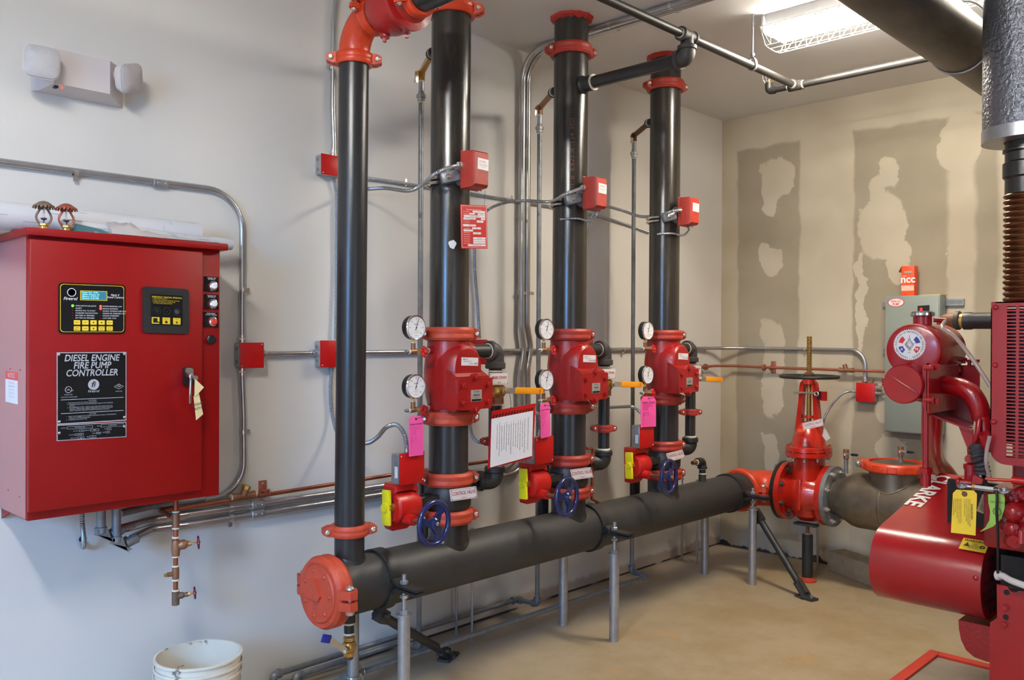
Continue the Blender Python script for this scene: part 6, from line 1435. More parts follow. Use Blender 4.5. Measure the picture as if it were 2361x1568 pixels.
b = MB('copper_paint'); b.tube(fillet([V((5.10, -.05, cz)), V((5.30, -.05, cz+.006)), V((XC-.05, -.14, cz+.006)), V((XC-.05, -.45, cz+.002)), V((XC-.05, yv_.y, cz)), V((XC-.05, yv_.y, yv_.z))], [.03, .03, .03, .015], 5), .0095, 14); b.build('tube', t)
q = X(1951, 853, XC-.05); b = MB('bronze'); b.cyl((XC-.05, q.y-.035, cz), (XC-.05, q.y+.035, cz), .014, ch=.002); b.cyl((XC-.05, q.y-.048, cz), (XC-.05, q.y-.032, cz), .0165, n=8); b.cyl((XC-.05, q.y+.032, cz), (XC-.05, q.y+.048, cz), .0165, n=8); b.cyl((XC-.05, q.y+.0, cz), (XC-.05, q.y+.012, cz+.036), .014); b.build('check_valve', t, 'brass check valve')
for (yy_, wall) in ((X(1776, 848, XC-.05).y, 1), (None, 0)):
    b = MB('copper_paint')
    if wall: b.box((XC-.003, yy_, cz+.002), (.006, .034, .085), None, .001); b.torus((XC-.05, yy_+.0, cz), EY, .014, .004, 16, 6); b.cyl((XC, yy_, cz), (XC-.04, yy_, cz), .008); b.cyl((XC-.05, yy_+.040, cz), (XC-.05, yy_+.054, cz), .022, n=16)
    else: b.box((5.13, -.003, cz), (.034, .006, .085), None, .001); b.cyl((5.13, 0, cz), (5.13, -.045, cz), .008); b.torus((5.13, -.05, cz), EX, .014, .004, 16, 6); b.cyl((5.19, -.05, cz), (5.203, -.05, cz), .022, n=16)
    b.build('wall_bracket', t)
b = MB('bronze'); p = V((XC-.05, yv_.y, yv_.z)); b.cyl(p+EZ*.01, p-EZ*.03, .013); b.cyl(p-EZ*.062, p-EZ*.105, .014, ch=.002); b.cyl(p-EZ*.03, p-EZ*.065, .010, m='bronze_old'); b.cyl(p-EZ*.105, p-EZ*.122, .009, n=8, m='brass'); d = V((-.3, -.95, .1)).normalized(); b.lathe([(.012, 0), (.013, .02), (.008, .03), (.006, .065)], p-EZ*.083, d, 16); b.build('drain_cock', t)
b = MB('tape'); b.cyl(p-EZ*.032, p-EZ*.028, .0125); b.cyl(p-EZ*.065, p-EZ*.060, .0125); b.build('thread_tape', t)
wheel(MB('wheel_maroon'), p-EZ*.083+d*.07, d, .022, 8).build('hand_wheel', t, 'small maroon hand wheel')
# grey pump controller on the wall
fx = XC-.13; a = X(2041, 683, fx); c = X(2165, 1005, fx)
t = thing('pump_controller', (XC, (a.y+c.y)/2, c.z), 'grey wall controller cabinet with an oval red-lettered badge', 'control cabinet')
b = MB('grey_box'); b.bx((fx, c.y, c.z), (XC-.025, a.y, a.z), .003); b.build('body', t)
b = MB('grey_box'); b.bx((fx-.006, c.y+.004, c.z+.006), (fx, a.y-.004, a.z-.006), .003); b.build('door', t)
o = X(2066, 697.5, fx-.006); Rm = X(2047, 697.5, fx-.006); rw = abs(Rm.y-o.y); b = MB('sign_white')
def ell(k, l): return [(rw*k*math.cos(q), rw*.52*k*math.sin(q)) for q in [2*math.pi*i/36 for i in range(36)]]
b.prism(ell(1, 0), o-EX*.0005, -EY, EZ, (-.001, 0, 0), 'logo_red'); b.prism(ell(.9, 0), o-EX*.0014, -EY, EZ, (-.0006, 0, 0), 'sign_white')
b.text('PEERLESS', o+EZ*.006, -EY, EZ, .0175, 'logo_red', lift=.0024, wid=.85, bold=.02, shear=.1); b.text('PUMP', o-EZ*.011, -EY, EZ, .0175, 'logo_red', lift=.0024, wid=.95, bold=.02, shear=.1); b.build('badge', t, 'oval white badge with red lettering')
p = Panel(X, fx-.006, (2117, 705.5), (2143, 703.5), (2118, 731)); b = MB('black'); p.quad(b, th=.012); sw = b.build('disconnect_switch', t); b = MB('red_button'); p.quad(b, .25, .2, .48, .72, .012, 'red_button', .012, rr=.004); b.build('switch_lever', sw, 'red switch lever')
b = MB('galv'); 
for py_ in (697, 810):
    z_ = X(2200, py_, XC-.01).z; b.bx((XC-.022, X(2222, py_, XC-.02).y, z_-.02), (XC, X(2035, py_, XC-.02).y, z_+.02)); b.bx((XC-.024, X(2220, py_, XC-.02).y, z_-.010), (XC-.018, X(2037, py_, XC-.02).y, z_+.010), m='galv_dull')
b.build('mounting_strut', t)
b = MB('cream'); q0, q1 = X(2123, 682, fx+.05), X(2178, 682, fx+.06); b.rings([[V((fx+.02, q0.y, a.z)), V((fx+.10, q0.y-.01, a.z)), V((fx+.10, q1.y, a.z)), V((fx+.02, q1.y+.01, a.z))], [V((fx+.02, q0.y, a.z+.002)), V((fx+.10, q0.y-.01, a.z+.002)), V((fx+.10, q1.y, a.z+.007)), V((fx+.02, q1.y+.01, a.z+.004))]]); b.build('envelope', label='pale paper envelope lying on top of the grey wall controller', cat='envelope')
o0 = X(2078, 681, fx+.03); o1 = X(2108, 612, fx+.03); W_ = abs(o1.y-o0.y); H_ = X(2078, 614, fx+.03).z-a.z
t = thing('carton', (fx+.06, (o0.y+o1.y)/2, a.z), 'tall orange and white carton standing on the grey wall controller', 'carton')
b = MB('orange_card'); b.bx((fx+.03, o1.y, a.z), (fx+.09, o0.y, a.z+H_), .002)
P = Panel.__new__(Panel); P.o = V((fx+.0295, o0.y, a.z+H_)); P.ux = -EY; P.uy = EZ; P.n = -EX; P.w = W_; P.h = H_
for i in range(7): P.quad(b, 0.01, .56+.045*i, .99, .606+.045*i, .0003+.00002*i, ['orange_card', 'orange_card', 'pale_card', 'pale_card', 'pale_card', 'pale_card', 'orange_card'][i], .0002)
P.quad(b, .22, .17, .82, .24, .0004, 'label_silver', .0002); P.text(b, 'ncc', .52, .45, .062, 'white', lift=.001, bold=.03, wid=1.0); P.text(b, 'nibco', .25, .33, .012, 'white', lift=.001)
b.build('box_body', t); b = MB('pale_card'); b.rings([[V((fx+.03, o0.y, a.z+H_)), V((fx+.09, o0.y, a.z+H_)), V((fx+.085, o0.y+.02, a.z+H_-.035)), V((fx+.035, o0.y+.02, a.z+H_-.035))], [V((fx+.03, o0.y+.001, a.z+H_+.001)), V((fx+.09, o0.y+.001, a.z+H_+.001)), V((fx+.085, o0.y+.021, a.z+H_-.034)), V((fx+.035, o0.y+.021, a.z+H_-.034))]]); b.build('flap', t)

# ================================================================== BUCKETS
BX, BY = 1.395, -.345
for i in range(3):
    z0_ = .030*i; Hb = .305
    b = MB('bucket'); pr = [(.118, 0), (.122, .004), (.140, Hb-.085), (.1395, Hb-.080), (.1435, Hb-.078), (.1435, Hb-.072), (.1405, Hb-.068), (.1415, Hb-.042), (.1460, Hb-.041), (.1460, Hb-.036), (.1425, Hb-.033), (.1435, Hb-.008), (.149, Hb-.007), (.149, Hb), (.141, Hb), (.139, Hb-.06), (.1155, .006), (.02, .006)]
    if i < 2: pr = pr[:14]+[(.1455, Hb), (.1435, Hb-.03), (.128, .10), (.1135, .006), (.02, .006)]
    k_ = 1-.0*i; b.lathe([(r_*k_, z0_+h_) for r_, h_ in pr], (BX+.001*i, BY, 0), EZ, 56)
    b.build('bucket', label=['white plastic bucket, lowest of the nested stack on the floor', 'white plastic bucket, middle of the nested stack on the floor', 'dirty white plastic bucket, open and topmost of the nested stack'][i], cat='bucket', group='nested white buckets under the test line')

# ================================================================== DIESEL ENGINE (right foreground)
E0 = 3.0
def XE(px, py, x=E0): return X(px, py, x)
# concrete pad with red border
pz = .10; pc = Z(2145, 1497, pz)
t = thing('equipment_pad', (pc.x-.8, pc.y-1.2, 0), 'low concrete pad with a red painted border under the engine', 'equipment pad')
b = MB('pad'); b.bx((pc.x-1.75, pc.y-2.6, 0), (pc.x, pc.y, pz-.012), .004); b.build('concrete', t)
b = MB('pad_red'); w_ = .045
b.bx((pc.x-1.75, pc.y-w_, pz-.02), (pc.x, pc.y, pz), .002); b.bx((pc.x-w_, pc.y-2.6, pz-.02), (pc.x, pc.y-w_, pz), .002); b.bx((pc.x-1.75, pc.y-2.6, pz-.02), (pc.x-1.75+w_, pc.y-w_, pz), .002); b.build('border', t)
eng = thing('diesel_engine', (3.45, -2.6, pz), 'glossy red diesel pump engine with lettered belt guard, cut by the right edge', 'engine')
# --- belt guard
yF, yN = -2.06, -2.411; cxg, czg, rg = 3.12, .700, .130
poly = [(3.70, .945)]+[(cxg+rg*math.cos(math.radians(a)), czg+rg*math.sin(math.radians(a))) for a in range(98, 266, 7)]+[(3.45, .585)]
b = MB('eng_red'); th = .004
inner = [(3.70, .940)]+[(cxg+(rg-th)*math.cos(math.radians(a)), czg+(rg-th)*math.sin(math.radians(a))) for a in range(98, 266, 7)]+[(3.45, .589)]
# wrap sheet: full width at the nose, narrowing on the top towards the back
def yn(x): return yN if x < 3.20 else max(yN, yN) if x < 3.24 else yN+min(1, (x-3.24)/.12)*.17
rs = []
top = [(3.70-.0+(3.10-3.70)*k/14, .945+(.829-.945)*k/14) for k in range(14)]
outl = top+poly[1:]
for x_, z_ in outl:
    onTop = z_ > czg and x_ > 3.2
    y1_ = yn(x_) if onTop else yN
    rs.append([V((x_, yF, z_)), V((x_, y1_, z_)), V((x_+.001, y1_, z_-th)) if onTop else V((x_+(.004 if x_ < cxg else 0), y1_, z_-(th if z_ > czg else -th))), V((x_+.001, yF, z_-th)) if onTop else V((x_+(.004 if x_ < cxg else 0), yF, z_-(th if z_ > czg else -th)))])
b.rings(rs)
b.build('belt_guard', eng, 'red belt guard with white lettering')
guard = [o for o in col.objects if o.name.startswith('belt_guard')][-1]
b = MB('eng_red')   # far end plate and near perforated end plate
arcp = [(cxg+(rg-.002)*math.cos(math.radians(a)), czg+(rg-.002)*math.sin(math.radians(a))) for a in range(70, 291, 10)]
b.prism([(3.60, .92)]+[(3.16, .836)]+arcp[2:-2]+[(3.45, .59), (3.6, .60)], (0, yF, 0), EX, EZ, (0, -.004, 0)); b.build('far_plate', guard)
b = MB('eng_red'); b.prism(arcp+[(3.20, .578), (3.20, .815)], (0, yN-.001, 0), EX, EZ, (0, .004, 0))
for i in range(7):
    for j in range(5):
        x_ = 3.022+.036*j+(.018 if i % 2 else 0); z_ = .602+.034*i
        if (x_-cxg)**2+(z_-czg)**2 < (rg-.018)**2 or (x_ > cxg and abs(z_-czg) < .10): b.lathe([(.0075, 0), (.0075, .0008)], (x_, yN-.0012, z_), -EY, 10, 'eng_shade')
b.build('perforated_plate', guard)
sl = V((-.60, 0, -.116)).normalized(); nrm = V((-.19, 0, .98)).normalized()
# CLARKE lettering on the sloping top: reads along the slope, letters facing the pump side
b = MB('sign_white'); o = V((3.66, -2.105, .9370))
b.text('CLARKE', V((3.672, -2.0885, .9405)), V((-.6, 0, -.116)), V((0, -1, 0)), .084, 'sign_white', 'LEFT', .0012, bold=.035, shear=.12, wid=1.22); b.build('lettering', guard, 'large white letters')
for (px, py) in ((2096, 1186), (2170, 1198), (2267, 1230)):
    p = Z(px, py, .842 if px < 2200 else .83); b = MB('eng_red'); b.lathe([(.012, 0), (.012, .002)], p, nrm, 16); b.hexn(p+nrm*.002, nrm, .0085, .007); b.build('guard_bolt', guard)
q = X(2250, 1333, 2.995); b = MB('eng_red'); b.dome(q-EX*.001, V((-1, 0, .1)), .009, .005); b.build('guard_bolt', guard)
# warning decal
b = MB('yellow_tag'); c0 = V((3.062, -2.385, .8155)); d1 = V((0, -1, 0)); d2 = V((.45, 0, .19)).normalized(); d2 = V((.90, 0, .43)).normalized(); n_ = d1.cross(d2); n_ = n_ if n_.z > 0 else -n_
A0, A1, B0, B1_ = Z(2210.5, 1265, .803), Z(2272, 1276, .803), Z(2222, 1241, .832), Z(2282, 1250.5, .832)
b.rings([[A0, A1, B1_, B0], [p+n_*.002 for p in (A0, A1, B1_, B0)]]); ux_ = (A1-A0).normalized(); uy_ = ((B0-A0)-ux_*(B0-A0).dot(ux_)).normalized(); W_ = (A1-A0).length; H_ = (B0-A0).length
gp = lambda u, v_: A0+ux_*W_*u+(B0-A0)*v_+n_*.0022
b.text('WARNING', gp(.5, .82), ux_, uy_, H_*.27, 'black', lift=.001, bold=.02, wid=1.15)
for k, s in enumerate(['KEEP', 'GUARDS', 'IN PLACE']): b.text(s, gp(.52, .56-.17*k), ux_, uy_, H_*.17, 'dark_ink', lift=.001)
b._add([gp(.12, .30)+n_*.001, gp(.34, .30)+n_*.001, gp(.23, .65)+n_*.001], [(0, 1, 2)], 'black'); b.text('!', gp(.23, .42), ux_, uy_, H_*.22, 'yellow_tag', lift=.002); b.torus(gp(.82, .38)+n_*.001, n_, H_*.14, H_*.04, 12, 4, 'black')
b.build('warning_decal', guard, 'yellow WARNING decal')
# --- header tank with round emblem
tc = XE(2103, 808); tr = .090
b = MB('eng_red'); b.lathe([(tr-.012, 0), (tr-.003, .004), (tr, .012), (tr, .262), (tr-.006, .275), (tr-.02, .282)], tc+V((.002, 0, 0)), EX, 52); b.lathe([(.030, 0), (.030, .036), (.027, .038)], tc+V((.095, -.0, tr-.008)), EZ, 28); b.build('header_tank', eng)
b = MB('chrome'); ct = tc+V((.095, 0, tr+.026)); b.lathe([(.036, 0), (.039, .003), (.039, .012), (.036, .016), (.02, .018)], ct, EZ, 32); b.build('radiator_cap', eng, 'chrome filler cap')
b = MB('eng_red'); b.cyl(ct+V((.02, -.03, -.012)), ct+V((.04, -.062, -.014)), .008); b.build('overflow_nipple', eng)
lc = XE(2096.5, 795, tc.x-.0005); lc.x = tc.x+.0025; b = MB('sign_white'); LR = .053
pts = []
for k in range(96):
    a = 2*math.pi*k/96; rr = LR if (k % 2 == 0) ^ (k % 4 == 2 and False) else LR*.93
    pts.append((LR*(1.0 if k % 2 else .925)*math.cos(a), LR*(1.0 if k % 2 else .925)*math.sin(a)))
b.prism([(x, y) for x, y in pts], lc, -EY, EZ, (-.0022, 0, 0))
LX = lc-EX*.0022
s1 = 'INTERNATIONAL ASSOCIATION OF MACHINISTS AND AEROSPACE WORKERS * '
for k, ch in enumerate(s1):
    if ch == ' ': continue
    a = math.radians(-98)-2*math.pi*k/len(s1); d = V((0, -math.cos(a), math.sin(a))); b.text(ch, LX+d*LR*.82, V((0, -math.sin(a)*-1*-1, 0))*0+(-EY*math.sin(a)*1 - EZ*math.cos(a)), d, .0088, 'dark_ink', lift=.0006)
def wedge(a0, a1, m_, r0=.40, r1=.68):
    P = [(LR*r1*math.cos(math.radians(a0+(a1-a0)*i/8)), LR*r1*math.sin(math.radians(a0+(a1-a0)*i/8))) for i in range(9)]+[(LR*r0*math.cos(math.radians(a1-(a1-a0)*i/8)), LR*r0*math.sin(math.radians(a1-(a1-a0)*i/8))) for i in range(9)]
    b._add([LX-EX*.0005-EY*x+EZ*y for x, y in P], [tuple(range(18))], m_)
wedge(128, 168, 'logo_red'); wedge(12, 52, 'logo_blue'); wedge(192, 232, 'logo_blue'); wedge(308, 348, 'logo_red')
b.text('A', LX-EX*.001+EY*LR*.46-EZ*LR*.29, -EY, EZ, .013, 'sign_white', lift=.0006, bold=.02); b.text('M', LX-EX*.001-EY*LR*.46-EZ*LR*.29, -EY, EZ, .013, 'sign_white', lift=.0006, bold=.02)
b.text('I', LX+EZ*LR*.52, -EY, EZ, .012, 'logo_blue', lift=.0006, bold=.01); b.text('OF', LX-EZ*LR*.5, -EY, EZ, .007, 'dark_ink', lift=.0006)
for rr in (.10, .17, .24): b.torus(LX-EX*.0006, EX, LR*rr, .0004, 24, 4, 'dark_ink')
for (u0, v0, u1, v1) in ((-.30, .05, .08, -.38), (-.24, .1, .14, -.33), (.30, .12, -.06, -.36), (.0, .38, .20, .05), (.0, .38, -.20, .05)): b.tube([LX-EX*.0006-EY*LR*u0+EZ*LR*v0, LX-EX*.0006-EY*LR*u1+EZ*LR*v1], .0006, 4, 'dark_ink')
b.torus(LX-EX*.0006+EZ*LR*.36, EX, LR*.07, .0004, 16, 4, 'dark_ink'); b.build('round_emblem', eng, 'round gear-edged red white and blue emblem sticker')
# --- cooler canister with round end cap
cc = XE(2081, 886, 2.955); cr = .0655
b = MB('eng_red'); b.lathe([(cr-.004, 0), (cr, .004), (cr, .020), (cr-.003, .022), (cr-.003, .20), (cr+.006, .205), (cr+.006, .40)], cc, EX, 44)
b.obox(cc+V((-.001, .045, .030)), cc+V((-.001, -.048, -.028)), .006, .010, EX, .002); b.build('cooler_canister', eng)
for k, (dy, dz) in enumerate(((.066, .014), (.066, .004), (.066, -.006))): b = MB('eng_red'); b.cyl(cc+V((.03, dy-.004, dz)), cc+V((.03, dy+.012, dz)), .0045); b.build('cooler_plug', eng)
# --- bracket plates
def plate(pts, x, th, name, m='eng_red', fn=None):
    P = [X(*q, x) for q in pts]; b = MB(m); b.rings([P, [p+EX*th for p in P]]); return b.build(name, eng)
plate(((2127, 838), (2136, 838), (2136, 948), (2127, 936)), 2.97, .22, 'bracket_plate')
plate(((2138, 842), (2141, 842), (2141, 954), (2138, 950)), 2.93, .30, 'bracket_plate')
plate(((2142, 842), (2258, 842), (2258, 915), (2240, 990), (2146, 952)), 3.26, .008, 'mounting_bracket')
b = MB('eng_red'); P = [X(2147, 947, 3.02), X(2243, 988, 3.02), X(2243, 985, 3.25), X(2147, 943, 3.25)]; P = [X(2142, 953, 3.03), X(2243, 992, 3.03), X(2241, 975, 3.26), X(2146, 935, 3.26)]; b.rings([P, [p-EZ*.006 for p in P]]); b.build('bracket_shelf', eng)
plate(((2208, 978), (2243, 990), (2243, 1078), (2234, 1044)), 3.05, .008, 'gusset')
for (px, py, x) in ((2137, 848, 2.93), (2148, 846, 2.94), (2137, 922, 2.93), (2148, 925, 2.94)): p = X(px, py, x); b = MB('eng_red'); b.cyl(p+EY*.008, p-EY*.018, .008); b.lathe([(.012, 0), (.012, .008)], p-EY*.016, -EY, 6); b.build('bracket_bolt', eng)
for px in (2198, 2211): p = X(px, 858, 3.24); b = MB('eng_red'); b.lathe([(.010, 0), (.004, .02)], p, EZ, 8); b.build('stud', eng)
for (px, py) in ((2235, 842), (2251, 842), (2222, 838)): p = X(px, py, 3.25); b = MB('eng_red'); b.cyl(p, p+EZ*.012, .006); b.hexn(p+EZ*.010, EZ, .011, .01); b.build('bracket_bolt', eng)
# --- coolant and exhaust pipes
b = MB('eng_red'); b.tube(smooth([X(2150, 925, 3.35), X(2149, 985, 3.45), X(2149, 1030, 3.58), X(2160, 1066, 3.76), X(2182, 1094, 3.86), X(2196, 1120, 3.92), X(2200, 1190, 3.95)], 10), .037, 28); b.build('coolant_pipe', eng)
b = MB('eng_cast'); b.tube(smooth([X(2155, 886, 3.10), X(2185, 888, 3.08), X(2215, 893, 3.06), X(2240, 908, 3.05), X(2256, 935, 3.05), X(2263, 965, 3.06)], 10), .030, 28); b.cyl(X(2160, 886, 3.10), X(2170, 887, 3.09), .034, n=28); b.build('exhaust_manifold', eng)
b = MB('eng_red'); b.cyl(X(2266, 962, 3.05), X(2276, 1032, 3.05), .022, .026); b.cyl(X(2270, 1000, 3.0), X(2277, 1040, 3.02), .020, .012); b.build('water_outlet', eng)
b = MB('eng_red'); b.cyl(X(2134, 940, 3.0), X(2134, 1080, 3.0), .0095, n=16); b.cyl(X(2134, 1120, 3.0), X(2134, 1086, 3.0), .0165, n=20); b.build('drain_tube', eng)
b = MB('eng_red'); b.hexn(X(2134, 1091, 3.0), EZ, .022, .020); b.build('union_nut', eng)
b = MB('eng_red'); b.tube(smooth([X(2258, 968, 3.02), X(2253, 1000, 3.01), X(2245, 1030, 3.02), X(2244, 1060, 3.03)], 8), .0085, 14); b.dome(X(2258, 969, 3.02), EZ, .0085, .010); b.build('dipstick_tube', eng)
b = MB('eng_red'); b.cyl(X(2234, 985, 3.08), X(2240, 1076, 3.06), .010); b.cyl(X(2237, 1060, 3.05), X(2234, 1058, 3.04), .014); b.build('stay_rod', eng)
b = MB('eng_cast'); p = X(2240, 1108, 3.03); q = X(2240, 1077, 3.03); b.cyl(p, q, .021, n=24); b.lathe([(.024, 0), (.024, .014), (.021, .016)], q-EZ*.006, EZ, 24); b.build('filler_neck', eng)
b = MB('eng_red'); b.cyl(X(2204, 1111, 2.96), X(2240, 1115, 2.97), .0125); b.lathe([(.0125, 0), (.015, .003), (.015, .010)], X(2207, 1111, 2.96), -EY, 16); b.build('injector_line', eng)
plate(((2243, 1098), (2247, 1095), (2266, 1106), (2264, 1116), (2240, 1117)), 2.94, .012, 'lever_bracket')
# thermal wrap and wire looms
b = MB('grey_box'); b.tube(smooth([X(2251, 1030, 3.02), X(2254, 1052, 3.0), X(2262, 1070, 3.0), X(2266, 1090, 3.01)], 8), .020, 14, rf=lambda i: .019+.005*math.sin(i*1.7)); b.ms[0] = 'dark_ink'; b.build('insulated_loom', eng, 'grey wrapped wiring loom')
b = MB('dark_ink'); b.tube(smooth([X(2282, 1005, 2.97), X(2275, 1040, 2.97), X(2274, 1070, 2.97), X(2283, 1104, 2.99)], 10), .006, 12, m='hose'); b.build('loom_sleeve', eng)
b = MB('black'); b.tube(smooth([X(2268, 1098, 3.02), X(2275, 1120, 3.0), X(2300, 1130, 3.02)], 8), .007, 10); b.build('black_cable', eng)
b = MB('gear_red'); b.tube([X(2272, 1104, 2.98), X(2290, 1106, 2.98), X(2335, 1108, 2.98)], .005, 10); b.cyl(X(2333, 1107, 2.98), X(2380, 1112, 2.98), .011); b.build('fuel_line', eng)
# tie rod
p0, p1 = XE(2219, 1120, 2.93), XE(2316, 1132, 2.93)
d = (p1-p0).normalized(); L = (p1-p0).length; b = MB('galv'); b.cyl(p0+d*.024, p1-d*.024, .003); b.lathe([(.0085, 0), (.0085, L*.50)], p0+d*L*.26, d, 6, 'galv'); b.lathe([(.010, 0), (.010, .008)], p0+d*L*.24, d, 6, 'brass')
for p in (p0, p1): b.torus(p, V((-.3, .1, 1)), .0115, .005, 20, 10); b.sph(p, .008, m='chrome'); 
b.cyl(p0+d*.012, p0+d*.028, .006, .004); b.cyl(p1-d*.012, p1-d*.028, .006, .004); b.hexn(p1+EZ*.004, EZ, .009, .008); b.build('tie_rod', eng, 'silver throttle tie rod')
# engine block masses
b = MB('eng_cast'); b.bx((3.22, -3.35, .60), (3.86, -2.24, .90), .03); b.bx((3.22, -3.35, .42), (3.80, -2.46, .62), .01); b.bx((3.28, -3.30, .90), (3.80, -2.42, 1.18), .03); b.bx((3.30, -3.2, 1.18), (3.70, -2.5, 1.32), .03); b.build('cylinder_block', eng)
b = MB('eng_shade'); b.bx((3.205, -2.9, .62), (3.23, -2.245, 1.0)); b.build('recess_shade_slab', eng)  # near-black slab standing in for the shade of the recess
random.seed(11)
lumps = (((2322, 1150, .028), (2345, 1145, .030), (2330, 1180, .034)), ((2352, 1185, .034), (2322, 1208, .026), (2345, 1225, .040)), ((2332, 1240, .030), (2356, 1265, .030), (2318, 1175, .016)))
b = MB('eng_cast')
cpts = [(2312, 1140, 3.03, .020), (2335, 1146, 3.0, .028), (2358, 1140, 3.02, .030), (2318, 1172, 3.02, .026), (2342, 1180, 2.98, .034), (2364, 1190, 3.0, .034), (2318, 1205, 3.03, .024), (2340, 1218, 2.99, .032), (2362, 1228, 2.99, .030), (2332, 1245, 3.02, .022)]
for px, py, x_, r_ in cpts: b.sph(X(px, py, x_), r_, (1.3, 1, 1), n=22)
for i in range(16):
    px, py, x_, r_ = random.choice(cpts); p = X(px+random.uniform(-10, 10), py+random.uniform(-12, 12), x_-r_*1.15); b.cyl(p+EX*.02, p, random.uniform(.006, .012), n=12); b.hexn(p, -EX, random.uniform(.005, .009), .006)
b.cyl(X(2345, 1180, 3.3), X(2345, 1180, 2.99), .05, n=24); b.bx(X(2312, 1235, 3.25), X(2372, 1140, 3.02), .015); b.build('fuel_pump', eng, 'knobbly cast red fuel pump')
p = X(2338, 1250, 2.94); b = MB('eng_red'); b.lathe([(.020, 0), (.020, .07), (.024, .072), (.024, .09)], p, V((1, .1, .2)), 26); b.build('oil_filler_cap', eng)
b = MB('eng_red'); P = X(2330, 1246, 2.955)
b.cyl(X(2356, 1255, 2.95), X(2356, 1225, 2.96), .016); b.build('sensor', eng)
# data plate of the governor seen behind the tags
P = Panel(X, 3.06, (2264, 1140), (2292, 1135), (2252, 1172)); b = MB('label_silver')
A = [X(*q, 3.06) for q in ((2265, 1140), (2292, 1134), (2284, 1190), (2252, 1178))]; b.rings([A, [q-EX*.003 for q in A]]); ux_ = (A[2]-A[3]).normalized(); uy_ = (A[0]-A[3]).normalized()
for k, s in enumerate(['TYPE', 'SERIAL NO', 'MODEL', 'RATED RPM', 'LOAD', 'SPEED', 'MFG DATE']): b.text(s, A[3]+ux_*.006+uy_*(.006+.007*k)-EX*.004, ux_, uy_, .0065, 'dark_ink', 'LEFT', .0008)
b.build('governor_plate', eng, 'pale printed data plate')
# slotted guard panel
gx = E0; g0, g1 = X(2283, 697, gx), X(2300, 1073, gx)
yL = X(2284, 850, gx).y; zT = X(2300, 696, gx).z; zB = X(2320, 1072, gx).z; yR = yL-.62
b = MB('eng_red'); cols = []; yA = X(2321, 850, gx).y; cw_ = abs(X(2342, 850, gx).y-yA); gp_ = abs(X(2348.5, 850, gx).y-X(2341.5, 850, gx).y)
zs0 = X(2330, 708, gx).z; zs1 = X(2330, 1053, gx).z; nr = 42; ph = (zs0-zs1)/nr
th = .003
# solid margins
r_ = .045
b.prism([(0, r_)]+[(r_-r_*math.cos(math.radians(a)), r_-r_*math.sin(math.radians(a))) for a in range(15, 91, 15)]+[(yL-yA, 0), (yL-yA, zT-zB), (0, zT-zB)], (gx, yL, zB), -EY, EZ, (th, 0, 0))
b.bx((gx, yR, zB), (gx+th, yA, zs1)); b.bx((gx, yR, zs0), (gx+th, yA, zT))
y_ = yA; ncol = 0
while y_-cw_ > yR+.05:
    for k in range(nr+1): zz_ = zs0-ph*k; b.bx((gx, y_-cw_, zz_-ph*.21), (gx+th, y_, zz_+ph*.21))
    b.bx((gx, y_-cw_-gp_, zs1), (gx+th, y_-cw_, zs0)); y_ -= cw_+gp_; ncol += 1
b.bx((gx, yR, zs1), (gx+th, y_+.001, zs0))
b.bx((gx, yR, zT-.004), (gx+.35, yL-.012, zT)); b.bx((gx, yL-.003, zB+.06), (gx+.05, yL, zT-.02)); b.build('slotted_guard', eng, 'red heat guard panel with rows of slots')
for (px, py) in ((2296, 709), (2295, 842), (2292, 973)): p = X(px, py, gx); b = MB('eng_red'); b.lathe([(.0105, 0), (.0105, .002)], p, -EX, 16); b.dome(p-EX*.002, -EX, .0085, .006); b.build('panel_bolt', eng)
# turbo and piping behind the slots, plus a dark box painting in the shade
b = MB('iron_dark'); b.bx((gx+.06, yR+.02, zB+.06), (gx+.16, yL-.004, zT-.02)); b.cyl((gx+.07, yL-.16, zT-.14), (gx+.07, yL-.50, zT-.12), .045, n=24, m='galv_dull'); b.tube([V((gx+.06, yL-.10, zT-.20)), V((gx+.05, yL-.2, zT-.3)), V((gx+.06, yL-.3, zB+.1))], .018, 12, m='rusty'); b.build('turbo_and_dark_backing', eng)
# support leg
leg = [(2298, 1347), (2372, 1362), (2372, 1640), (2279, 1640), (2283, 1435), (2299, 1425)]
P = [X(*q, 2.985) for q in leg]; P[2].z = P[3].z = pz; b = MB('eng_red'); b.rings([P, [p+EX*.012 for p in P]])
b.bx((2.985, P[2].y-.9, pz), (3.05, P[2].y+.0, P[1].z-.0)); b.build('support_leg', eng)
for (px, py, hole) in ((2321, 1366, 1), (2319, 1423, 1), (2317, 1401, 0), (2315, 1440, 0)):
    p = X(px, py, 2.984)
    if hole: b = MB('eng_shade'); b.lathe([(.0085, 0), (.0085, .0008)], p, -EX, 18); b.build('bolt_hole', eng)
    else: b = MB('eng_red'); b.lathe([(.014, 0), (.014, .002)], p, -EX, 18); b.hexn(p-EX*.002, -EX, .010, .008); b.build('leg_bolt', eng)
# oil pan
b = MB('eng_cast'); 
pr = [(2223, 1420), (2224, 1440), (2229, 1465), (2240, 1488), (2258, 1504), (2285, 1514)]
Pn = [X(*q, 3.16) for q in pr]; zl_ = Pn[-1].z
rs = []
for p in Pn: rs.append([V((3.10+.0, p.y, p.z)), V((3.62, p.y, p.z)), V((3.62, -3.2, p.z)), V((3.10, -3.2, p.z))])
b.rings(rs); b.build('oil_pan', eng)
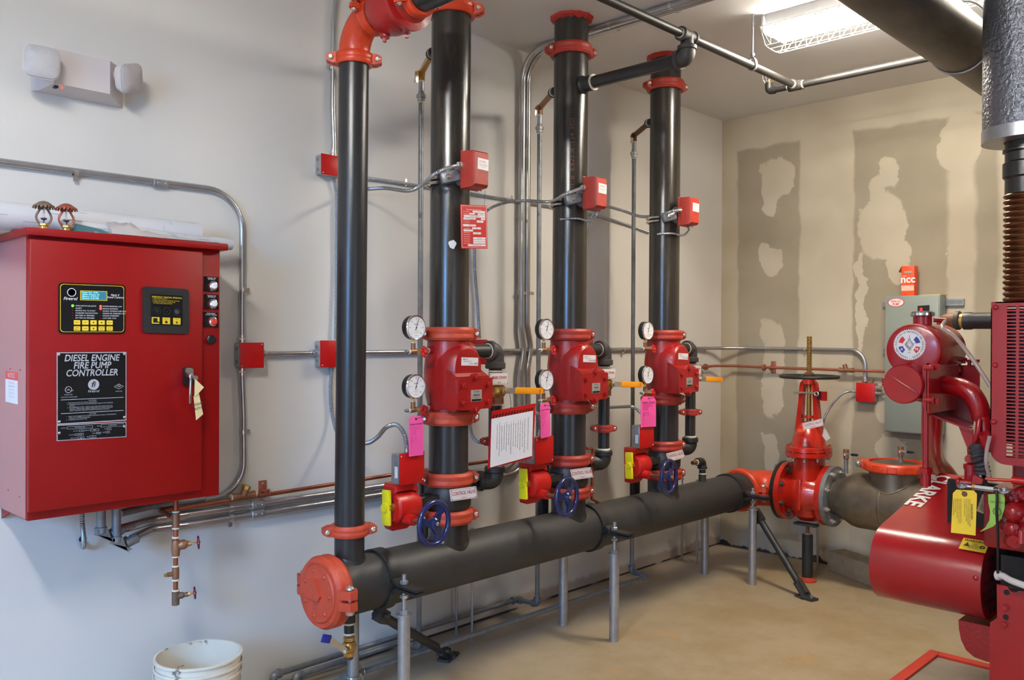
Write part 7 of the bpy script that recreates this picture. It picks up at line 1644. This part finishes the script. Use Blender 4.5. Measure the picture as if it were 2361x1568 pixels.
# hoses at the leg
b = MB('galv_dull'); b.tube(smooth([X(2298, 1327, 2.97), X(2312, 1328, 2.965), X(2330, 1338, 2.955), X(2362, 1350, 2.95), X(2400, 1362, 2.95)], 8), .012, 16, m='plastic_beige', rf=lambda i: .015 if i < 6 else .0105); b.build('white_hose', eng, 'off-white hose')
b = MB('black'); b.tube(smooth([X(2332, 1350, 2.97), X(2350, 1352, 2.96), X(2390, 1356, 2.97)], 8), .013, 16); b.cyl(X(2340, 1352, 2.975), X(2336, 1351, 2.98), .018); b.build('black_hose', eng)
b = MB('eng_shade'); b.bx((3.06, -2.9, .60), (3.20, -2.452, .80)); b.build('cavity_shade_box', eng)  # solid near-black box, painted shade for the gap by the leg
b = MB('hose'); b.tube(smooth([ct+V((.04, -.062, -.014)), X(2172, 756, 3.08), X(2200, 775, 3.06), X(2235, 818, 3.04), X(2268, 866, 3.03), X(2284, 892, 3.03)], 10), .0068, 14); b.build('overflow_hose', eng, 'clear overflow hose')
# hanging tags on the tie rod
p = Panel(X, 2.915, (2198, 1129), (2253, 1131), (2193, 1228)); 
A = [X(*q, 2.915) for q in ((2205, 1129), (2245, 1131), (2252.5, 1139), (2249, 1235), (2192.5, 1228), (2197, 1137))]; b = MB('yellow_tag'); b.rings([A, [q+EX*.0012 for q in A]])
ux_ = (A[3]-A[4]).normalized(); uy_ = ux_.cross(EX).normalized()*-1; uy_ = EZ
o = X(2224, 1139, 2.9145); b.lathe([(.003, 0), (.0085, 0), (.0085, .0006), (.003, .0006)], o, -EX, 20, 'rusty')
T_ = ['FLANGE RATING', 'THE MAXIMUM WORKING PRESSURE OF THIS FLANGE', 'IS LIMITED TO THE RATING STAMPED ON THE RIM', 'DO NOT EXCEED THE RATING OR REMOVE', 'THIS TAG BEFORE THE FINAL TEST', '', 'INSTALL COUPLING GUARD BEFORE STARTING', 'CHECK ALIGNMENT OF SHAFT AND COUPLING', 'REFER TO THE MANUAL FOR DETAILS', 'BOLTS MUST BE TORQUED', 'AFTER ONE HOUR OF RUNNING']
for k, s in enumerate(T_):
    if s: b.text(s, X(2241-4.2*k, 1150+(12 if k == 0 else 0), 2.9146), -EZ, -EY, .0075 if k == 0 else .0042, 'dark_ink', 'LEFT', .0012, bold=.01 if k == 0 else 0, wid=.85)
b.tube([o, X(2214, 1128, 2.91), X(2212, 1122, 2.91)], .0008, 5, 'wire')
b.build('tag', label='yellow instruction tag hanging from the silver rod on the engine', cat='tag')
b = MB('green_tag'); L1 = [(2278, 1140), (2279, 1160), (2283, 1180), (2281, 1200), (2272, 1216), (2259, 1226)]; L2 = [(2314, 1138), (2317, 1150), (2316, 1172), (2309, 1196), (2290, 1214), (2262, 1226)]
rs = [[X(*a_, 2.93+.006*i), X(*c_, 2.93+.006*i), X(*c_, 2.931+.006*i), X(*a_, 2.931+.006*i)] for i, (a_, c_) in enumerate(zip(L1, L2))]; b.rings(rs); b.text('CAUTION', X(2299, 1158, 2.929), -EY+EZ*.06, EZ, .0085, 'dark_ink', lift=.002)
b.torus(X(2299, 1180, 2.934), EX, .012, .0008, 8, 4, 'dark_ink'); b.build('tag', label='curled green tag lettered CAUTION hanging from the silver rod', cat='tag')
b = MB('black'); b.tube([X(2297, 1130, 2.925), X(2299, 1146, 2.92), X(2298, 1180, 2.918), X(2301, 1240, 2.93), X(2301, 1300, 2.95), X(2300, 1335, 2.965)], .0042, 6); b.build('cable_tie', label='long black cable tie hanging down from the silver rod', cat='cable tie')
# iron elbow pipe behind the tank
xq = 3.9; b = MB('iron'); b.tube(fillet([X(2174, 775, xq+.1), X(2180, 741, xq), X(2212, 739, xq)], .05, 9), .034, 28, m='rusty'); b.lathe([(.036, 0), (.040, .003), (.040, .016), (.036, .02)], X(2203, 739, xq), -EY, 28)
t = thing('elbow_pipe', X(2190, 741, xq), 'rusty iron elbow with a short black pipe between engine tank and slotted guard', 'pipe')
b.build('elbow', t); b = MB('brass'); b.cyl(X(2209, 739, xq), X(2225, 740, xq), .031, n=26); b.build('nipple', t)
b = MB('iron_dark'); b.lathe([(.037, 0), (.037, .03), (.034, .035), (.034, .5)], X(2223, 740, xq), -EY, 28); b.build('black_pipe', t)
b = MB('iron_dark'); b.cyl(X(2174, 775, xq+.1), X(2174, 775, xq+.1)-EZ*.32, .03, n=24); b.build('drop_pipe', t)
